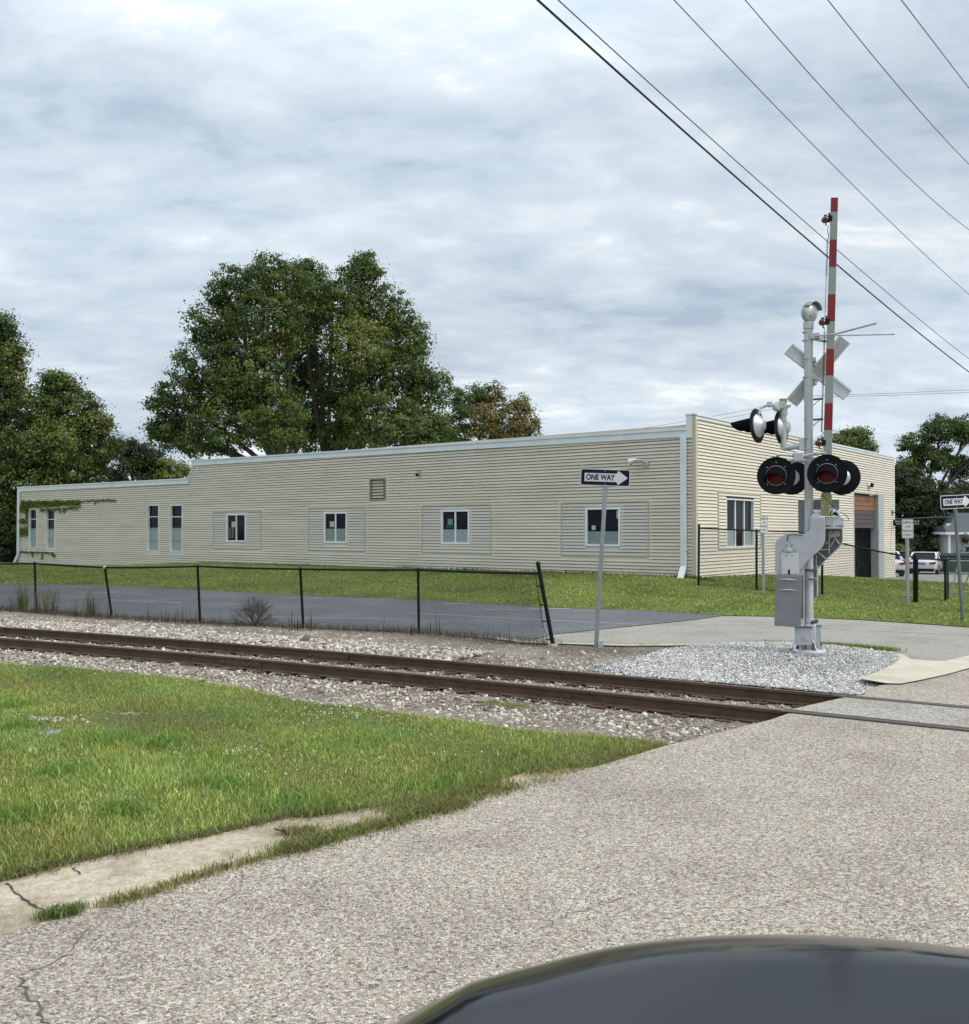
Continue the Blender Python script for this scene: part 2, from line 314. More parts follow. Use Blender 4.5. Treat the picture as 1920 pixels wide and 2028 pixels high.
M['road'] = ground_mat('chip_sealed_asphalt', [(0.22, 0.18, 0.135), (0.54, 0.465, 0.37), (0.72, 0.64, 0.51)], 34, 6, rough=0.95, bump=1.0, bumpd=0.018,
    vor=(82, [(0.09, 0.075, 0.06), (0.27, 0.235, 0.19), (0.50, 0.445, 0.36), (0.46, 0.35, 0.285), (0.64, 0.58, 0.48), (0.92, 0.86, 0.74)], 0.72), big=(0.78, 0.77, 0.78), big_scale=0.7, big_amt=0.75)
M['crossing'] = ground_mat('crossing_asphalt', [(0.26, 0.235, 0.195), (0.44, 0.405, 0.35), (0.58, 0.54, 0.47)], 30, 6, bump=1.0, vor=(60, [(0.14, 0.125, 0.105), (0.42, 0.39, 0.34), (0.76, 0.72, 0.64)], 0.6), big=(0.86, 0.84, 0.80), big_scale=1.2)
M['street'] = ground_mat('side_street_asphalt', [(0.24, 0.22, 0.185), (0.35, 0.32, 0.27), (0.43, 0.40, 0.345)], 22, 6, bump=0.6, vor=(45, [(0.19, 0.175, 0.155), (0.31, 0.29, 0.255), (0.43, 0.41, 0.37)], 0.5), big=(0.80, 0.80, 0.82), big_scale=0.5)
M['lot'] = ground_mat('dark_parking_asphalt', [(0.075, 0.078, 0.085), (0.125, 0.128, 0.135), (0.17, 0.17, 0.175)], 14, 8, bump=0.4, big=(0.16, 0.16, 0.165), big_scale=0.4, bscale=40)
M['lot_line'] = mat('worn_white_lot_paint', (0.30, 0.30, 0.30), 0.8, var=0.4, vscale=7)
M['dirt'] = ground_mat('brown_dirt_and_fines', [(0.10, 0.078, 0.058), (0.20, 0.165, 0.125), (0.33, 0.29, 0.235)], 9, 12, bump=1.0, big=(0.30, 0.27, 0.225), big_scale=0.8, bscale=35, bumpd=0.04)
M['gravel_base'] = ground_mat('white_gravel_bed', [(0.17, 0.155, 0.14), (0.36, 0.36, 0.355), (0.54, 0.55, 0.55)], 30, 6, bump=1.0, big=(0.30, 0.27, 0.24), big_scale=0.7, big_pos=(0.55, 0.7), bscale=45, bumpd=0.03)
M['soil'] = ground_mat('lawn_soil_and_thatch', [(0.07, 0.09, 0.025), (0.12, 0.15, 0.04), (0.19, 0.21, 0.07)], 12, 10, bump=1.0, big=(0.12, 0.115, 0.05), big_scale=0.6, bscale=40, bumpd=0.04)
M['lawn_far'] = ground_mat('mown_lawn', [(0.08, 0.115, 0.022), (0.145, 0.185, 0.04), (0.22, 0.25, 0.07)], 5, 12, bump=1.0, big=(0.075, 0.10, 0.022), big_scale=0.5, bscale=28, bumpd=0.06)
M['far_ground'] = ground_mat('far_ground', [(0.05, 0.07, 0.02), (0.08, 0.10, 0.03)], 1.0, 6, big=(0.10, 0.09, 0.05), big_scale=0.2)
M['far_gravel'] = ground_mat('pale_gravel_yard', [(0.20, 0.185, 0.17), (0.30, 0.28, 0.26), (0.37, 0.35, 0.32)], 4, 8, big=(0.22, 0.20, 0.18))
for k in ('siding', 'siding_patch', 'siding_right'):
    nt = M[k].node_tree; b = nt.nodes['Principled BSDF']; src = b.inputs['Base Color'].links[0].from_socket; oi = nt.nodes.new('ShaderNodeObjectInfo'); mr = nt.nodes.new('ShaderNodeMapRange'); mr.inputs[3].default_value = .95; mr.inputs[4].default_value = 1.04
    nt.links.new(oi.outputs['Random'], mr.inputs[0]); sc = nt.nodes.new('ShaderNodeVectorMath'); sc.operation = 'SCALE'; nt.links.new(src, sc.inputs[0]); nt.links.new(mr.outputs[0], sc.inputs['Scale']); nt.links.new(sc.outputs[0], b.inputs['Base Color'])
M['crack'] = mat('dark_crack', (0.10, 0.085, 0.07), 0.95, var=0.4, vscale=20)
M['joint_tar'] = mat('dark_joint_fill', (0.05, 0.042, 0.035), 0.95)
M['clover'] = mat('white_clover_flower', (0.70, 0.72, 0.62), 0.8)
# ------------------------------------------------------------------ terrain height
_cp = []
def cp(px, py, z): p = on_z(px, py, z); _cp.append((p.x, p.y, z))
for x, y, z in [(0, 0, -.12), (6, 3, -.12), (-6, 3, -.12), (-12, 8, -.14), (14, 5, -.10), (3, 6.5, -.11), (9, 12, -.08), (20, 10, -.1), (-30, 15, -.15), (0, -20, -.12), (-30, -20, -.15), (30, -20, -.1)]: _cp.append((x, y, z))
for a in [(0, 1340, -.15), (600, 1420, -.14), (0, 1600, -.10), (500, 1550, -.10), (1100, 1490, -.12), (1240, 1501, -.10),
          (0, 1250, -.18), (620, 1300, -.18), (1240, 1355, -.18), (1800, 1400, -.14), (1000, 1330, -.18),
          (70, 1213, -.15), (400, 1235, -.13), (830, 1253, -.10), (1096, 1279, -.09), (1240, 1279, -.09), (1920, 1300, -.06),
          (0, 1157, -.10), (480, 1174, -.10), (880, 1191, -.10), (1260, 1209, -.09), (1434, 1220, -.07), (1700, 1232, -.05), (1920, 1243, -.05),
          (40, 1114, .0), (230, 1117, .02), (300, 1118, .1), (400, 1115, .42), (560, 1119, .45), (880, 1127.7, .5), (1130, 1137, .5), (1378, 1144, .5), (1500, 1146, .38),
          (1512, 1178, .1), (1691, 1146, .0), (1770, 1147, -.35), (1799, 1200, -.02), (1814, 1193, -.05), (1907, 1229, .0), (1620, 1165, .2), (1384, 1180, .2), (900, 1160, .18), (500, 1150, .15), (1150, 1170, .2)]: cp(*a)
for x, y, z in [(24, 45, -.45), (34, 60, -.8), (50, 60, -.8), (30, 75, -1.0), (60, 90, -1.1), (0, 75, -.2), (-30, 80, -.1), (-70, 60, -.1), (-60, 25, -.15), (60, 20, -.2), (100, 100, -1.2), (-100, 100, 0), (0, 120, -.5), (-100, -50, -.1), (100, -50, -.1)]: _cp.append((x, y, z))
CP = np.array(_cp)
def _tps(r2): return r2 * np.log(r2 + 1e-9)
_n = len(CP); _K = _tps(((CP[:, None, :2] - CP[None, :, :2]) ** 2).sum(-1)) + np.eye(_n) * 6.0
_P = np.c_[np.ones(_n), CP[:, :2]]
_A = np.block([[_K, _P], [_P.T, np.zeros((3, 3))]]); _W = np.linalg.solve(_A, np.r_[CP[:, 2], 0, 0, 0])
def H(x, y):
    x = np.asarray(x, float); y = np.asarray(y, float); sh = x.shape; x = x.ravel(); y = y.ravel(); out = np.empty(len(x))
    for i in range(0, len(x), 20000):
        a, b = x[i:i + 20000], y[i:i + 20000]
        r2 = (a[:, None] - CP[None, :, 0]) ** 2 + (b[:, None] - CP[None, :, 1]) ** 2
        out[i:i + 20000] = _tps(r2) @ _W[:_n] + _W[_n] + _W[_n + 1] * a + _W[_n + 2] * b
    return np.clip(out, -1.3, 0.62).reshape(sh)
def h1(x, y): return float(H([x], [y])[0])
def G(px, py, hf=None):
    hf = hf or h1; z = -.1
    for _ in range(12): p = on_z(px, py, min(z, 1.9)); z = 0.5 * z + 0.5 * hf(p.x, p.y)
    return Vector((p.x, p.y, z))
def gxy(pts): return [tuple(G(a, b)[:2]) for a, b in pts]

def inside(P, poly):
    P = np.asarray(P); poly = np.asarray(poly); x, y = P[:, 0], P[:, 1]; r = np.zeros(len(P), bool); n = len(poly)
    for i in range(n):
        x1, y1 = poly[i]; x2, y2 = poly[(i + 1) % n]
        if y1 == y2: continue
        c = ((y1 > y) != (y2 > y)) & (x < (x2 - x1) * (y - y1) / (y2 - y1) + x1); r ^= c
    return r
def subdiv(poly, step):
    out = []
    for i, (a, b) in enumerate(poly):
        c, d = poly[(i + 1) % len(poly)]; ln = math.hypot(c - a, d - b); k = max(1, min(80, int(ln / step)))
        for j in range(k): out.append((a + (c - a) * j / k, b + (d - b) * j / k))
    return out
def zone(name, poly, off, m, step=0.5, hf=None, parent=None, kind='structure', wob=0.0):
    poly = [tuple(p) for p in poly]; b = subdiv(poly, step)
    if wob: b = [(x + random.uniform(-wob, wob), y + random.uniform(-wob, wob)) for x, y in b]
    xs = [p[0] for p in b]; ys = [p[1] for p in b]
    gx, gy = np.meshgrid(np.arange(min(xs), max(xs), step), np.arange(min(ys), max(ys), step)); g = np.c_[gx.ravel(), gy.ravel()] + RNG.uniform(-.1, .1, (gx.size, 2)) * step
    g = g[inside(g, b)]
    vs = [Vector(p) for p in b] + [Vector(p) for p in g.tolist()]; n = len(b)
    res = delaunay_2d_cdt(vs, [(i, (i + 1) % n) for i in range(n)], [], 0, 1e-5)
    V = np.array([(v.x, v.y) for v in res[0]]); F = np.array([f for f in res[2] if len(f) == 3])
    c = V[F].mean(1); F = F[inside(c, b)]
    a = V[F]; ar = (a[:, 1, 0] - a[:, 0, 0]) * (a[:, 2, 1] - a[:, 0, 1]) - (a[:, 1, 1] - a[:, 0, 1]) * (a[:, 2, 0] - a[:, 0, 0]); F[ar < 0] = F[ar < 0][:, ::-1]
    z = (hf or H)(V[:, 0], V[:, 1]) + off
    o = np_mesh(name, np.c_[V, z], F, m, parent=parent, smooth=True)
    if kind: o['kind'] = kind
    return o

# ------------------------------------------------------------------ rails line
_r = [on_z(0, 1263, 0), on_z(1240, 1375, 0), on_z(1920, 1444.7, 0)]
_q = np.polyfit([p.x for p in _r], [p.y for p in _r], 2)
XA, XB = -10.5, 6.5
def rail_xy(x):
    if x < XA: return np.polyval(_q, XA) + (x - XA) * (2 * _q[0] * XA + _q[1])
    if x > XB: return np.polyval(_q, XB) + (x - XB) * (2 * _q[0] * XB + _q[1])
    return np.polyval(_q, x)
near = [Vector((x, rail_xy(x), 0)) for x in np.arange(-34, 20.1, 0.5)]
def tan_at(i): return (near[min(i + 1, len(near) - 1)] - near[max(i - 1, 0)]).normalized()
GA = 1.41
def offset_line(d): return [p + Vector((-tan_at(i).y, tan_at(i).x, 0)) * d for i, p in enumerate(near)]
mid = offset_line(GA / 2)
_mx = np.array([(p.x, p.y) for p in mid])
_cum = np.r_[0, np.cumsum(np.hypot(*np.diff(_mx, axis=0).T))]
def along(s, d):
    x = np.interp(s, _cum, _mx[:, 0]); y = np.interp(s, _cum, _mx[:, 1]); x2 = np.interp(s + .1, _cum, _mx[:, 0]); y2 = np.interp(s + .1, _cum, _mx[:, 1])
    t = np.stack([x2 - x, y2 - y], -1); t = t / np.maximum(1e-9, np.linalg.norm(t, axis=-1, keepdims=True))
    return np.stack([x - t[..., 1] * d, y + t[..., 0] * d], -1), t
def dist_track(x, y):
    P = np.c_[np.ravel(x), np.ravel(y)]; out = np.full(len(P), 1e9)
    for i in range(0, len(_mx) - 1, 2):
        a, b = _mx[i], _mx[min(i + 2, len(_mx) - 1)]; ab = b - a; t = np.clip(((P - a) @ ab) / (ab @ ab), 0, 1)
        out = np.minimum(out, np.hypot(*(P - a - t[:, None] * ab).T))
    return out.reshape(np.shape(x))
def H_road(x, y):
    d = dist_track(x, y); k = np.clip((d - 1.15) / 3.2, 0, 1); k = k * k * (3 - 2 * k)
    return (-.014) * (1 - k) + (H(x, y) + .012) * k
def H_mound(x, y):
    c = G(1560, 1296); d = np.hypot((np.asarray(x) - c.x) / 2.6, (np.asarray(y) - c.y) / 1.3); return H(x, y) + 0.13 * np.exp(-d * d * 1.1) + .01
def hr1(x, y): return float(H_road(np.array([x]), np.array([y]))[0])

# ------------------------------------------------------------------ ground sheets
ax = np.r_[-1200, -700, -400, -250, -160, np.arange(-110, 111, 2.5), 160, 250, 400, 700, 1200]; ay = np.r_[-1200, -600, -300, -150, np.arange(-60, 131, 2.5), 180, 260, 400, 700, 1200]
gx, gy = np.meshgrid(ax, ay); V = np.c_[gx.ravel(), gy.ravel(), (H(gx, gy) - .10).ravel()]
nx, ny = len(ax), len(ay); idx = np.arange(nx * ny).reshape(ny, nx)
F = np.stack([idx[:-1, :-1], idx[:-1, 1:], idx[1:, 1:], idx[1:, :-1]], -1).reshape(-1, 4)
o = np_mesh('ground', V, F, M['far_ground'], smooth=True); o['kind'] = 'structure'

lawn_edge_px = [(0, 1316), (136, 1323), (239, 1333), (375, 1347), (443, 1358.7), (512, 1374), (614, 1394), (640, 1398), (708, 1403), (811, 1418), (947, 1435), (1015, 1447), (1083, 1454), (1186, 1461), (1280, 1469.5), (1325, 1477)]
lawn_edge = gxy(lawn_edge_px)
grass_low_px = [(1322, 1481), (1240, 1500), (1180, 1519), (1112, 1524), (1043, 1531), (958, 1560), (900, 1583), (832, 1591), (740, 1600), (640, 1616), (580, 1619), (409, 1657), (283, 1682), (116, 1718), (0, 1747)]
grass_low = gxy(grass_low_px)
asph_px = [(0, 1853), (78, 1829), (164, 1812), (297, 1776), (409, 1737), (488, 1715), (640, 1674), (764, 1640), (907, 1599), (1043, 1560), (1180, 1520.5), (1240, 1501), (1312, 1479), (1414, 1454), (1523, 1426.6), (1560, 1414)]
asph = [tuple(G(a, b, lambda x, y: hr1(x, y))[:2]) for a, b in asph_px]
far_l = (-30, 22)
LAWN = [(-16, 13.6)] + [tuple(Vector(lawn_edge[0]) + Vector((-3.0, 1.0)))] + lawn_edge + grass_low + [(-4.6, 3.6), (-9, 0.5), (-16, 0.5)]
zone('lawn_soil', LAWN, .012, M['soil'], 0.3, wob=.02)
# gutter of concrete beside the road, a touch lower than the lawn
gl = [(a, b) for a, b in gxy([(x, y) for x, y in grass_low_px if x > 60][2:])]
GUT = gxy([(1335, 1470), (1240, 1485), (1112, 1515), (958, 1548), (832, 1580), (640, 1602), (409, 1643), (283, 1668), (116, 1704), (0, 1733)]) + [(-4.5, 3.9), (-6.2, 2.0), (-5.2, 1.2), (-3.4, 2.9)] + gxy([(0, 1862), (164, 1820), (409, 1745), (640, 1682), (907, 1607), (1180, 1528), (1312, 1486), (1345, 1474)])
zone('gutter', GUT, .004, M['concrete'], 0.25)
rail_cross_near = G(1592, 1411, hr1)
def on_rail(px, py): p = on_z(px, py, 0); return (p.x, p.y)
ROAD = asph + [on_rail(1584, 1408.5)] + [on_rail(1604, 1399), on_rail(1640, 1389), on_rail(1672, 1380), on_rail(1712, 1374)] + [tuple(G(a, b, hr1)[:2]) for a, b in [(1722, 1366), (1744, 1357), (1784, 1355), (1850, 1340), (1920, 1324), (1990, 1305)]] + [(13, 22), (20, 27), (33, 27), (24, 10), (14, -6), (-4, -12), (-8, -3), (-3.6, 2.7)]
zone('road', ROAD, 0.0, M['road'], 0.3, hf=H_road)
STREET = gxy([(1010, 1271), (1095, 1257), (1180, 1248), (1300, 1236), (1434, 1220), (1560, 1222), (1700, 1228), (1920, 1243), (2300, 1262)]) + [(24, 20)] + gxy([(2060, 1290), (1920, 1302), (1874, 1312), (1805, 1308), (1776, 1297), (1700, 1292), (1600, 1285), (1450, 1279), (1240, 1281), (1085, 1277)])
zone('side_street', STREET, .0, M['street'], 0.5)
LOT = gxy([(-300, 1203), (0, 1208), (222, 1222), (400, 1232), (600, 1243), (830, 1253), (950, 1264), (1040, 1272), (1095, 1257), (1180, 1248), (1300, 1236), (1434, 1220), (1260, 1209), (1084, 1204), (880, 1191.5), (480, 1174), (0, 1156), (-400, 1144)])
lot = zone('parking_lot', LOT, .012, M['lot'], 0.8)
def ribbon(name, pts, width, off, m, hf=None, parent=None, wob=0.0, kind=None, step=0.25):
    P = []
    for i in range(len(pts) - 1):
        a, b = Vector(pts[i]), Vector(pts[i + 1]); k = max(1, int((b - a).length / step))
        for j in range(k): P.append(a.lerp(b, j / k))
    P.append(Vector(pts[-1])); n = len(P); mb = MB(); fn = hf or (lambda x, y: H(x, y))
    Q = []
    for i, p in enumerate(P):
        t = (P[min(i + 1, n - 1)] - P[max(i - 1, 0)]).normalized(); nn = Vector((-t.y, t.x)); p = p + nn * random.uniform(-wob, wob); ww = width * (random.uniform(.35, 1.3) if wob else 1) / 2
        Q += [p + nn * ww, p - nn * ww]
    z = fn(np.array([q.x for q in Q]), np.array([q.y for q in Q])) + off
    mb.add([(q.x, q.y, zz) for q, zz in zip(Q, z)], [(2 * i, 2 * i + 1, 2 * i + 3, 2 * i + 2) for i in range(n - 1)])
    o = mb.build(name, m, parent)
    if kind: o['kind'] = kind
    return o
for a, b in [((805, 1215), (1262, 1238)), ((500, 1222), (800, 1228)), ((560, 1184), (640, 1186)), ((330, 1195), (480, 1197)), ((880, 1197), (940, 1196)), ((150, 1173), (300, 1178)), ((-60, 1182), (40, 1184)), ((960, 1209), (1085, 1208)), ((210, 1189), (360, 1195)), ((1050, 1206), (1130, 1207))]:
    ribbon('parking_stripe', [G(*a)[:2], G(*b)[:2]], .10, .018, M['lot_line'], parent=lot)
# pale concrete kerb edge in front of the street
cb = ribbon('street_curb', gxy([(985, 1266), (1040, 1273), (1085, 1275), (1240, 1280), (1450, 1278), (1600, 1284), (1700, 1291), (1776, 1295)]), .22, .022, M['apron'], kind='structure')
ribbon('street_seam', gxy([(1380, 1238), (1500, 1236), (1700, 1248), (1920, 1258), (2100, 1268)]), .06, .006, M['apron'], kind='structure')
AP = [(1776, 1293.5), (1790, 1296), (1805, 1305), (1840, 1308), (1874, 1309), (1920, 1298), (2040, 1272), (2060, 1290), (1980, 1308), (1920, 1323), (1850, 1341), (1784, 1354), (1756, 1353), (1715, 1346), (1702, 1342), (1740, 1330), (1768, 1316), (1780, 1303)]
def H_ap(x, y): return np.maximum(H(x, y), H_road(x, y)) + .02
zone('concrete_apron', [tuple(G(a, b, lambda x, y: float(H_ap(np.array([x]), np.array([y]))[0]))[:2]) for a, b in AP], .0, M['apron'], 0.2, hf=H_ap)
BAL = [tuple(Vector(lawn_edge[0]) + Vector((-30, 11)))] + [tuple(Vector(lawn_edge[0]) + Vector((-3.0, .8)))] + gxy([(x, y + 8) for x, y in lawn_edge_px]) + gxy([(1345, 1480), (1420, 1458), (1530, 1431), (1700, 1400), (1760, 1360), (1700, 1300), (1500, 1276), (1240, 1274), (1096, 1272), (1040, 1268), (950, 1260), (830, 1250), (600, 1241), (400, 1230), (222, 1220), (70, 1210), (-300, 1200)]) + [(-45, 38)]
zone('ballast_bed', BAL, -.0, M['dirt'], 0.3, hf=lambda x, y: H(x, y) - .005 - .032 * np.exp(-(dist_track(x, y) / 2.0) ** 4))
MOUND_px = [(1232, 1330), (1262, 1305), (1310, 1288), (1400, 1277), (1500, 1273), (1590, 1276), (1690, 1283), (1765, 1292), (1782, 1301), (1770, 1316), (1742, 1331), (1704, 1343), (1720, 1347), (1752, 1356), (1728, 1372), (1700, 1378), (1560, 1364), (1400, 1350), (1240, 1338)]
def hm1(x, y): return float(H_mound(np.array([x]), np.array([y]))[0])
MOUND = [tuple(G(a, b, hm1)[:2]) for a, b in MOUND_px]
zone('gravel_mound', MOUND, .0, M['gravel_base'], 0.2, hf=H_mound)
# lawn behind, and the yard beyond it
BL = gxy([(-400, 1144), (0, 1156), (480, 1174), (880, 1191.5), (1084, 1204.5), (1260, 1209), (1434, 1220), (1560, 1222), (1700, 1228), (1920, 1243), (2300, 1262)]) + [(36, 26), (48, 40), (30, 42.5), (18, 44), (10, 52), (0, 62), (-30, 76), (-60, 76), (-75, 55)]
zone('back_lawn', BL, .016, M['lawn_far'], 1.0)
zone('gravel_yard', [(16, 44), (30, 42), (48, 39), (90, 60), (90, 86), (50, 92), (10, 80)], .0, M['far_gravel'], 2.0)
# cracks in the near asphalt
def crack(px, w=.014, wob=.012): ribbon('crack', [G(a, b, hr1)[:2] for a, b in px], w, .004, M['crack'], hf=H_road, wob=wob, kind='structure', step=.035)
crack([(34, 1936), (60, 1975), (85, 2015), (130, 2060)], .015, .02)
crack([(34, 1936), (90, 1914), (140, 1885), (178, 1838)], .008, .016)
crack([(715, 1962), (760, 1950), (840, 1935), (905, 1915), (985, 1878), (1037, 1872)], .005, .03)
crack([(1070, 1845), (1130, 1812), (1200, 1786), (1260, 1752)], .005, .03)
crack([(478, 1725), (482, 1740), (470, 1770), (430, 1792)], .005, .012)
crack([(1190, 1792), (1240, 1778)], .006, .01)
def gcrack(px, w): ribbon('gutter_joint', [G(a, b)[:2] for a, b in px], w, .010, M['joint_tar'], wob=.008, kind='structure', step=.04)
gcrack([(14, 1752), (40, 1780), (75, 1800), (112, 1818)], .018)
gcrack([(143, 1722), (160, 1734)], .012)
gcrack([(545, 1642), (575, 1657), (590, 1675)], .022)

# ------------------------------------------------------------------ railway track
track = empty('railway_track', (0, 14, 0), kind='structure')
def tb(mb, name, m, **k):
    o = mb.build(name, m, track, **k); o.matrix_parent_inverse = track.matrix_basis.inverted() if False else Matrix.Translation((0, -14, 0)); return o
prof = [(-.036, 0), (-.036, -.032), (-.010, -.044), (-.009, -.135), (-.070, -.152), (-.070, -.165), (.070, -.165), (.070, -.152), (.009, -.135), (.010, -.044), (.036, -.032), (.036, 0)]
for d in (0.0, GA):
    ln = offset_line(d); mb = MB(); top = MB(); n = len(prof)
    for i, p in enumerate(ln):
        t = tan_at(i); nn = Vector((-t.y, t.x, 0))
        mb.v += [tuple(p + nn * a + Vector((0, 0, b - .003))) for a, b in prof]
        top.v += [tuple(p + nn * a + Vector((0, 0, b))) for a, b in ((-.030, -.001), (-.02, .0015), (.02, .0015), (.030, -.001))]
    for i in range(len(ln) - 1):
        for j in range(n): mb.f.append((i * n + j, i * n + (j + 1) % n, (i + 1) * n + (j + 1) % n, (i + 1) * n + j))
        for j in range(3): top.f.append((i * 4 + j, i * 4 + j + 1, i * 4 + 5 + j, i * 4 + 4 + j))
    mb.f.append(tuple(range(n))); mb.f.append(tuple(reversed([(len(ln) - 1) * n + j for j in range(n)])))
    r_ = tb(mb, 'rail', M['rust_rail']); h_ = top.build('rail_head', M['rail_top'], r_)
S0 = float(np.interp(on_z(0, 1250, 0).x, _mx[:, 0], _cum)); S1 = float(np.interp(on_z(1600, 1395, 0).x, _mx[:, 0], _cum))
tie_me = MB().box((-.115, -1.28, -.35), (.115, 1.28, -.183)).mesh('sleeper', M['tie'])
pl = MB()
pl.box((-.10, -.18, -.184), (.10, .18, -.164))
for sx in (-1, 1):
    for sy in (-1, 1): pl.cbox((sx * .05, sy * .085, -.150), (.03, .03, .04))
plate_me = pl.mesh('tie_plate', M['rust_rail'])
TIES = []
s = S0 - 9
while s < S1 + 0.9:
    (xy, t) = along(np.array(s), 0); an = math.atan2(t[1], t[0]) + random.uniform(-.03, .03)
    o = bpy.data.objects.new('sleeper', tie_me); COL.objects.link(o); o.parent = track; o.matrix_parent_inverse = Matrix.Translation((0, -14, 0))
    zz = random.uniform(-.022, .0); o.location = (xy[0], xy[1], zz); o.rotation_euler = (random.uniform(-.006, .006), 0, an); TIES.append((xy[0], xy[1], an, s))
    for q in (-1, 1):
        c = bpy.data.objects.new('tie_plate', plate_me); COL.objects.link(c); c.parent = o; c.location = (0, q * GA / 2, -zz * .9)
    s += 0.54 + random.uniform(-.03, .03)
def joint(px, py, d):
    p = on_z(px, py, 0); s = float(np.interp(p.x, _mx[:, 0], _cum)); (xy, t) = along(np.array(s), d - GA / 2)
    e = empty('joint_bar', (xy[0], xy[1], 0), math.atan2(t[1], t[0])); e.parent = track; e.matrix_parent_inverse = Matrix.Translation((0, -14, 0))
    mb = MB(); mb.box((-.46, -.032, -.132), (.46, -.0095, -.046)); mb.box((-.46, .0095, -.132), (.46, .032, -.046)); mb.build('splice_bar', M['rust_rail'], e)
    for k in (-.36, -.20, .20, .36): MB().lathe([(0, .018), (.016, .018), (.016, -.005)], (k, -.036, -.088), (0, -1, 0), 8).build('bolt', M['rail_top'], e)
joint(516, 1305, 0.0); joint(600, 1296, GA)

# ------------------------------------------------------------------ stones
def _ico():
    bm = bmesh.new(); bmesh.ops.create_icosphere(bm, subdivisions=1, radius=1); v = np.array([x.co[:] for x in bm.verts]); f = np.array([[q.index for q in p.verts] for p in bm.faces]); bm.free(); return v, f
ICO_V, ICO_F = _ico()
def stones(name, P, size, cols, parent=None, flat=.7, z=None, sink=.2):
    n = len(P); sz = size * np.exp(RNG.normal(0, .32, n))
    base = ICO_V[None] * (1 + RNG.uniform(-.38, .38, (n, 12, 1))); base *= (sz[:, None, None] * np.stack([RNG.uniform(.8, 1.45, n), RNG.uniform(.65, 1.0, n), RNG.uniform(flat - .2, flat + .15, n)], -1)[:, None, :])
    A = RNG.uniform(0, 2 * np.pi, n); B = RNG.normal(0, .45, n)
    ca, sa, cb_, sb = np.cos(A), np.sin(A), np.cos(B), np.sin(B)
    x, y, zz = base[..., 0], base[..., 1], base[..., 2]
    x, zz = x * cb_[:, None] + zz * sb[:, None], -x * sb[:, None] + zz * cb_[:, None]
    x, y = x * ca[:, None] - y * sa[:, None], x * sa[:, None] + y * ca[:, None]
    V = np.stack([x + P[:, :1], y + P[:, 1:2], zz + P[:, 2:3] + sz[:, None] * sink], -1).reshape(-1, 3)
    F = (ICO_F[None] + (np.arange(n) * 12)[:, None, None]).reshape(-1, 3)
    c = np.array(cols)[RNG.integers(0, len(cols), n)] * np.exp(RNG.normal(0, .16, (n, 1)))
    o = np_mesh(name, V, F, M['stone'], np.repeat(c, 12, 0), kind='stuff', parent=parent); return o
STONE_C = [(.44, .405, .34), (.54, .50, .42), (.36, .33, .28), (.28, .25, .21), (.62, .58, .50), (.24, .205, .17), (.44, .38, .30), (.17, .145, .12)]
def scatter_s(n, s0, s1, d0, d1):
    s = RNG.uniform(s0, s1, n); d = RNG.uniform(d0, d1, n); xy, _ = along(s, 0)
    x2, y2 = np.interp(s + .1, _cum, _mx[:, 0]), np.interp(s + .1, _cum, _mx[:, 1]); t = np.stack([x2 - xy[:, 0], y2 - xy[:, 1]], -1); t /= np.linalg.norm(t, axis=1, keepdims=True)
    return np.stack([xy[:, 0] - t[:, 1] * d, xy[:, 1] + t[:, 0] * d], -1), s, d
balp = np.array(BAL); lawnp = np.array(LAWN); roadp = np.array(ROAD); moundp = np.array(MOUND)
P, s, d = scatter_s(72000, S0 - 5, S1 + 3.4, -4.4, 3.9)
keep = inside(P, balp) & ~inside(P, roadp) & ~inside(P, moundp)
# thinner towards the road end where dirt shows through
u = (s - S0) / (S1 - S0)
patch = np.sin(P[:, 0] * 2.1 + P[:, 1] * .7) * np.sin(P[:, 1] * 2.9 - P[:, 0] * .6) + .5 * np.sin(P[:, 0] * 5.3 + 1) * np.sin(P[:, 1] * 6.1)
dens = np.where(d > 1.1, np.where(u < .62, 1.0, np.clip(1.0 - (u - .66) * 3.0, .22, 1)), np.where(u < .35, 1.0, np.clip(.95 + .55 * patch, .30, 1)))
dens = np.where((d > 2.7) & (u > .42), dens * .35, dens)
dens = np.where(np.abs(d) < .72, .8, dens)
keep &= RNG.random(len(P)) < dens
P, d, u, s = P[keep], d[keep], u[keep], s[keep]
z = H(P[:, 0], P[:, 1]) - .03
nt_ = np.array([x[3] for x in TIES]); gap = np.abs(s[:, None] - nt_[None]).min(1)
inn = np.abs(d) < .64
on_rail_ = np.abs(np.abs(d) - GA / 2) < .10
ontie = (np.abs(d) < 1.28) & (gap < .14)
k2 = ~on_rail_ & ~(ontie & (RNG.random(len(P)) < np.where(u < .3, .45, .90)))
z = np.where(np.abs(d) < 1.3, -.205, z) + RNG.uniform(-.012, .018, len(P))
P3 = np.c_[P, z][k2]
stones('ballast_stone', P3[RNG.random(len(P3)) < .8], .0215, STONE_C)
Pf, sf, df = scatter_s(26000, S0 + (S1 - S0) * .25, S1 + 3.2, -3.6, 3.4); kf_ = inside(Pf, balp) & ~inside(Pf, roadp) & ~inside(Pf, moundp) & (np.abs(np.abs(df) - GA / 2) > .09); Pf = Pf[kf_]; df = df[kf_]
stones('fine_gravel', np.c_[Pf, np.where(np.abs(df) < 1.0, -.19, H(Pf[:, 0], Pf[:, 1]) - .015) + RNG.uniform(-.006, .006, len(Pf))], .011, [(.40, .36, .30), (.30, .26, .21), (.52, .48, .41), (.22, .18, .14), (.35, .28, .21)])
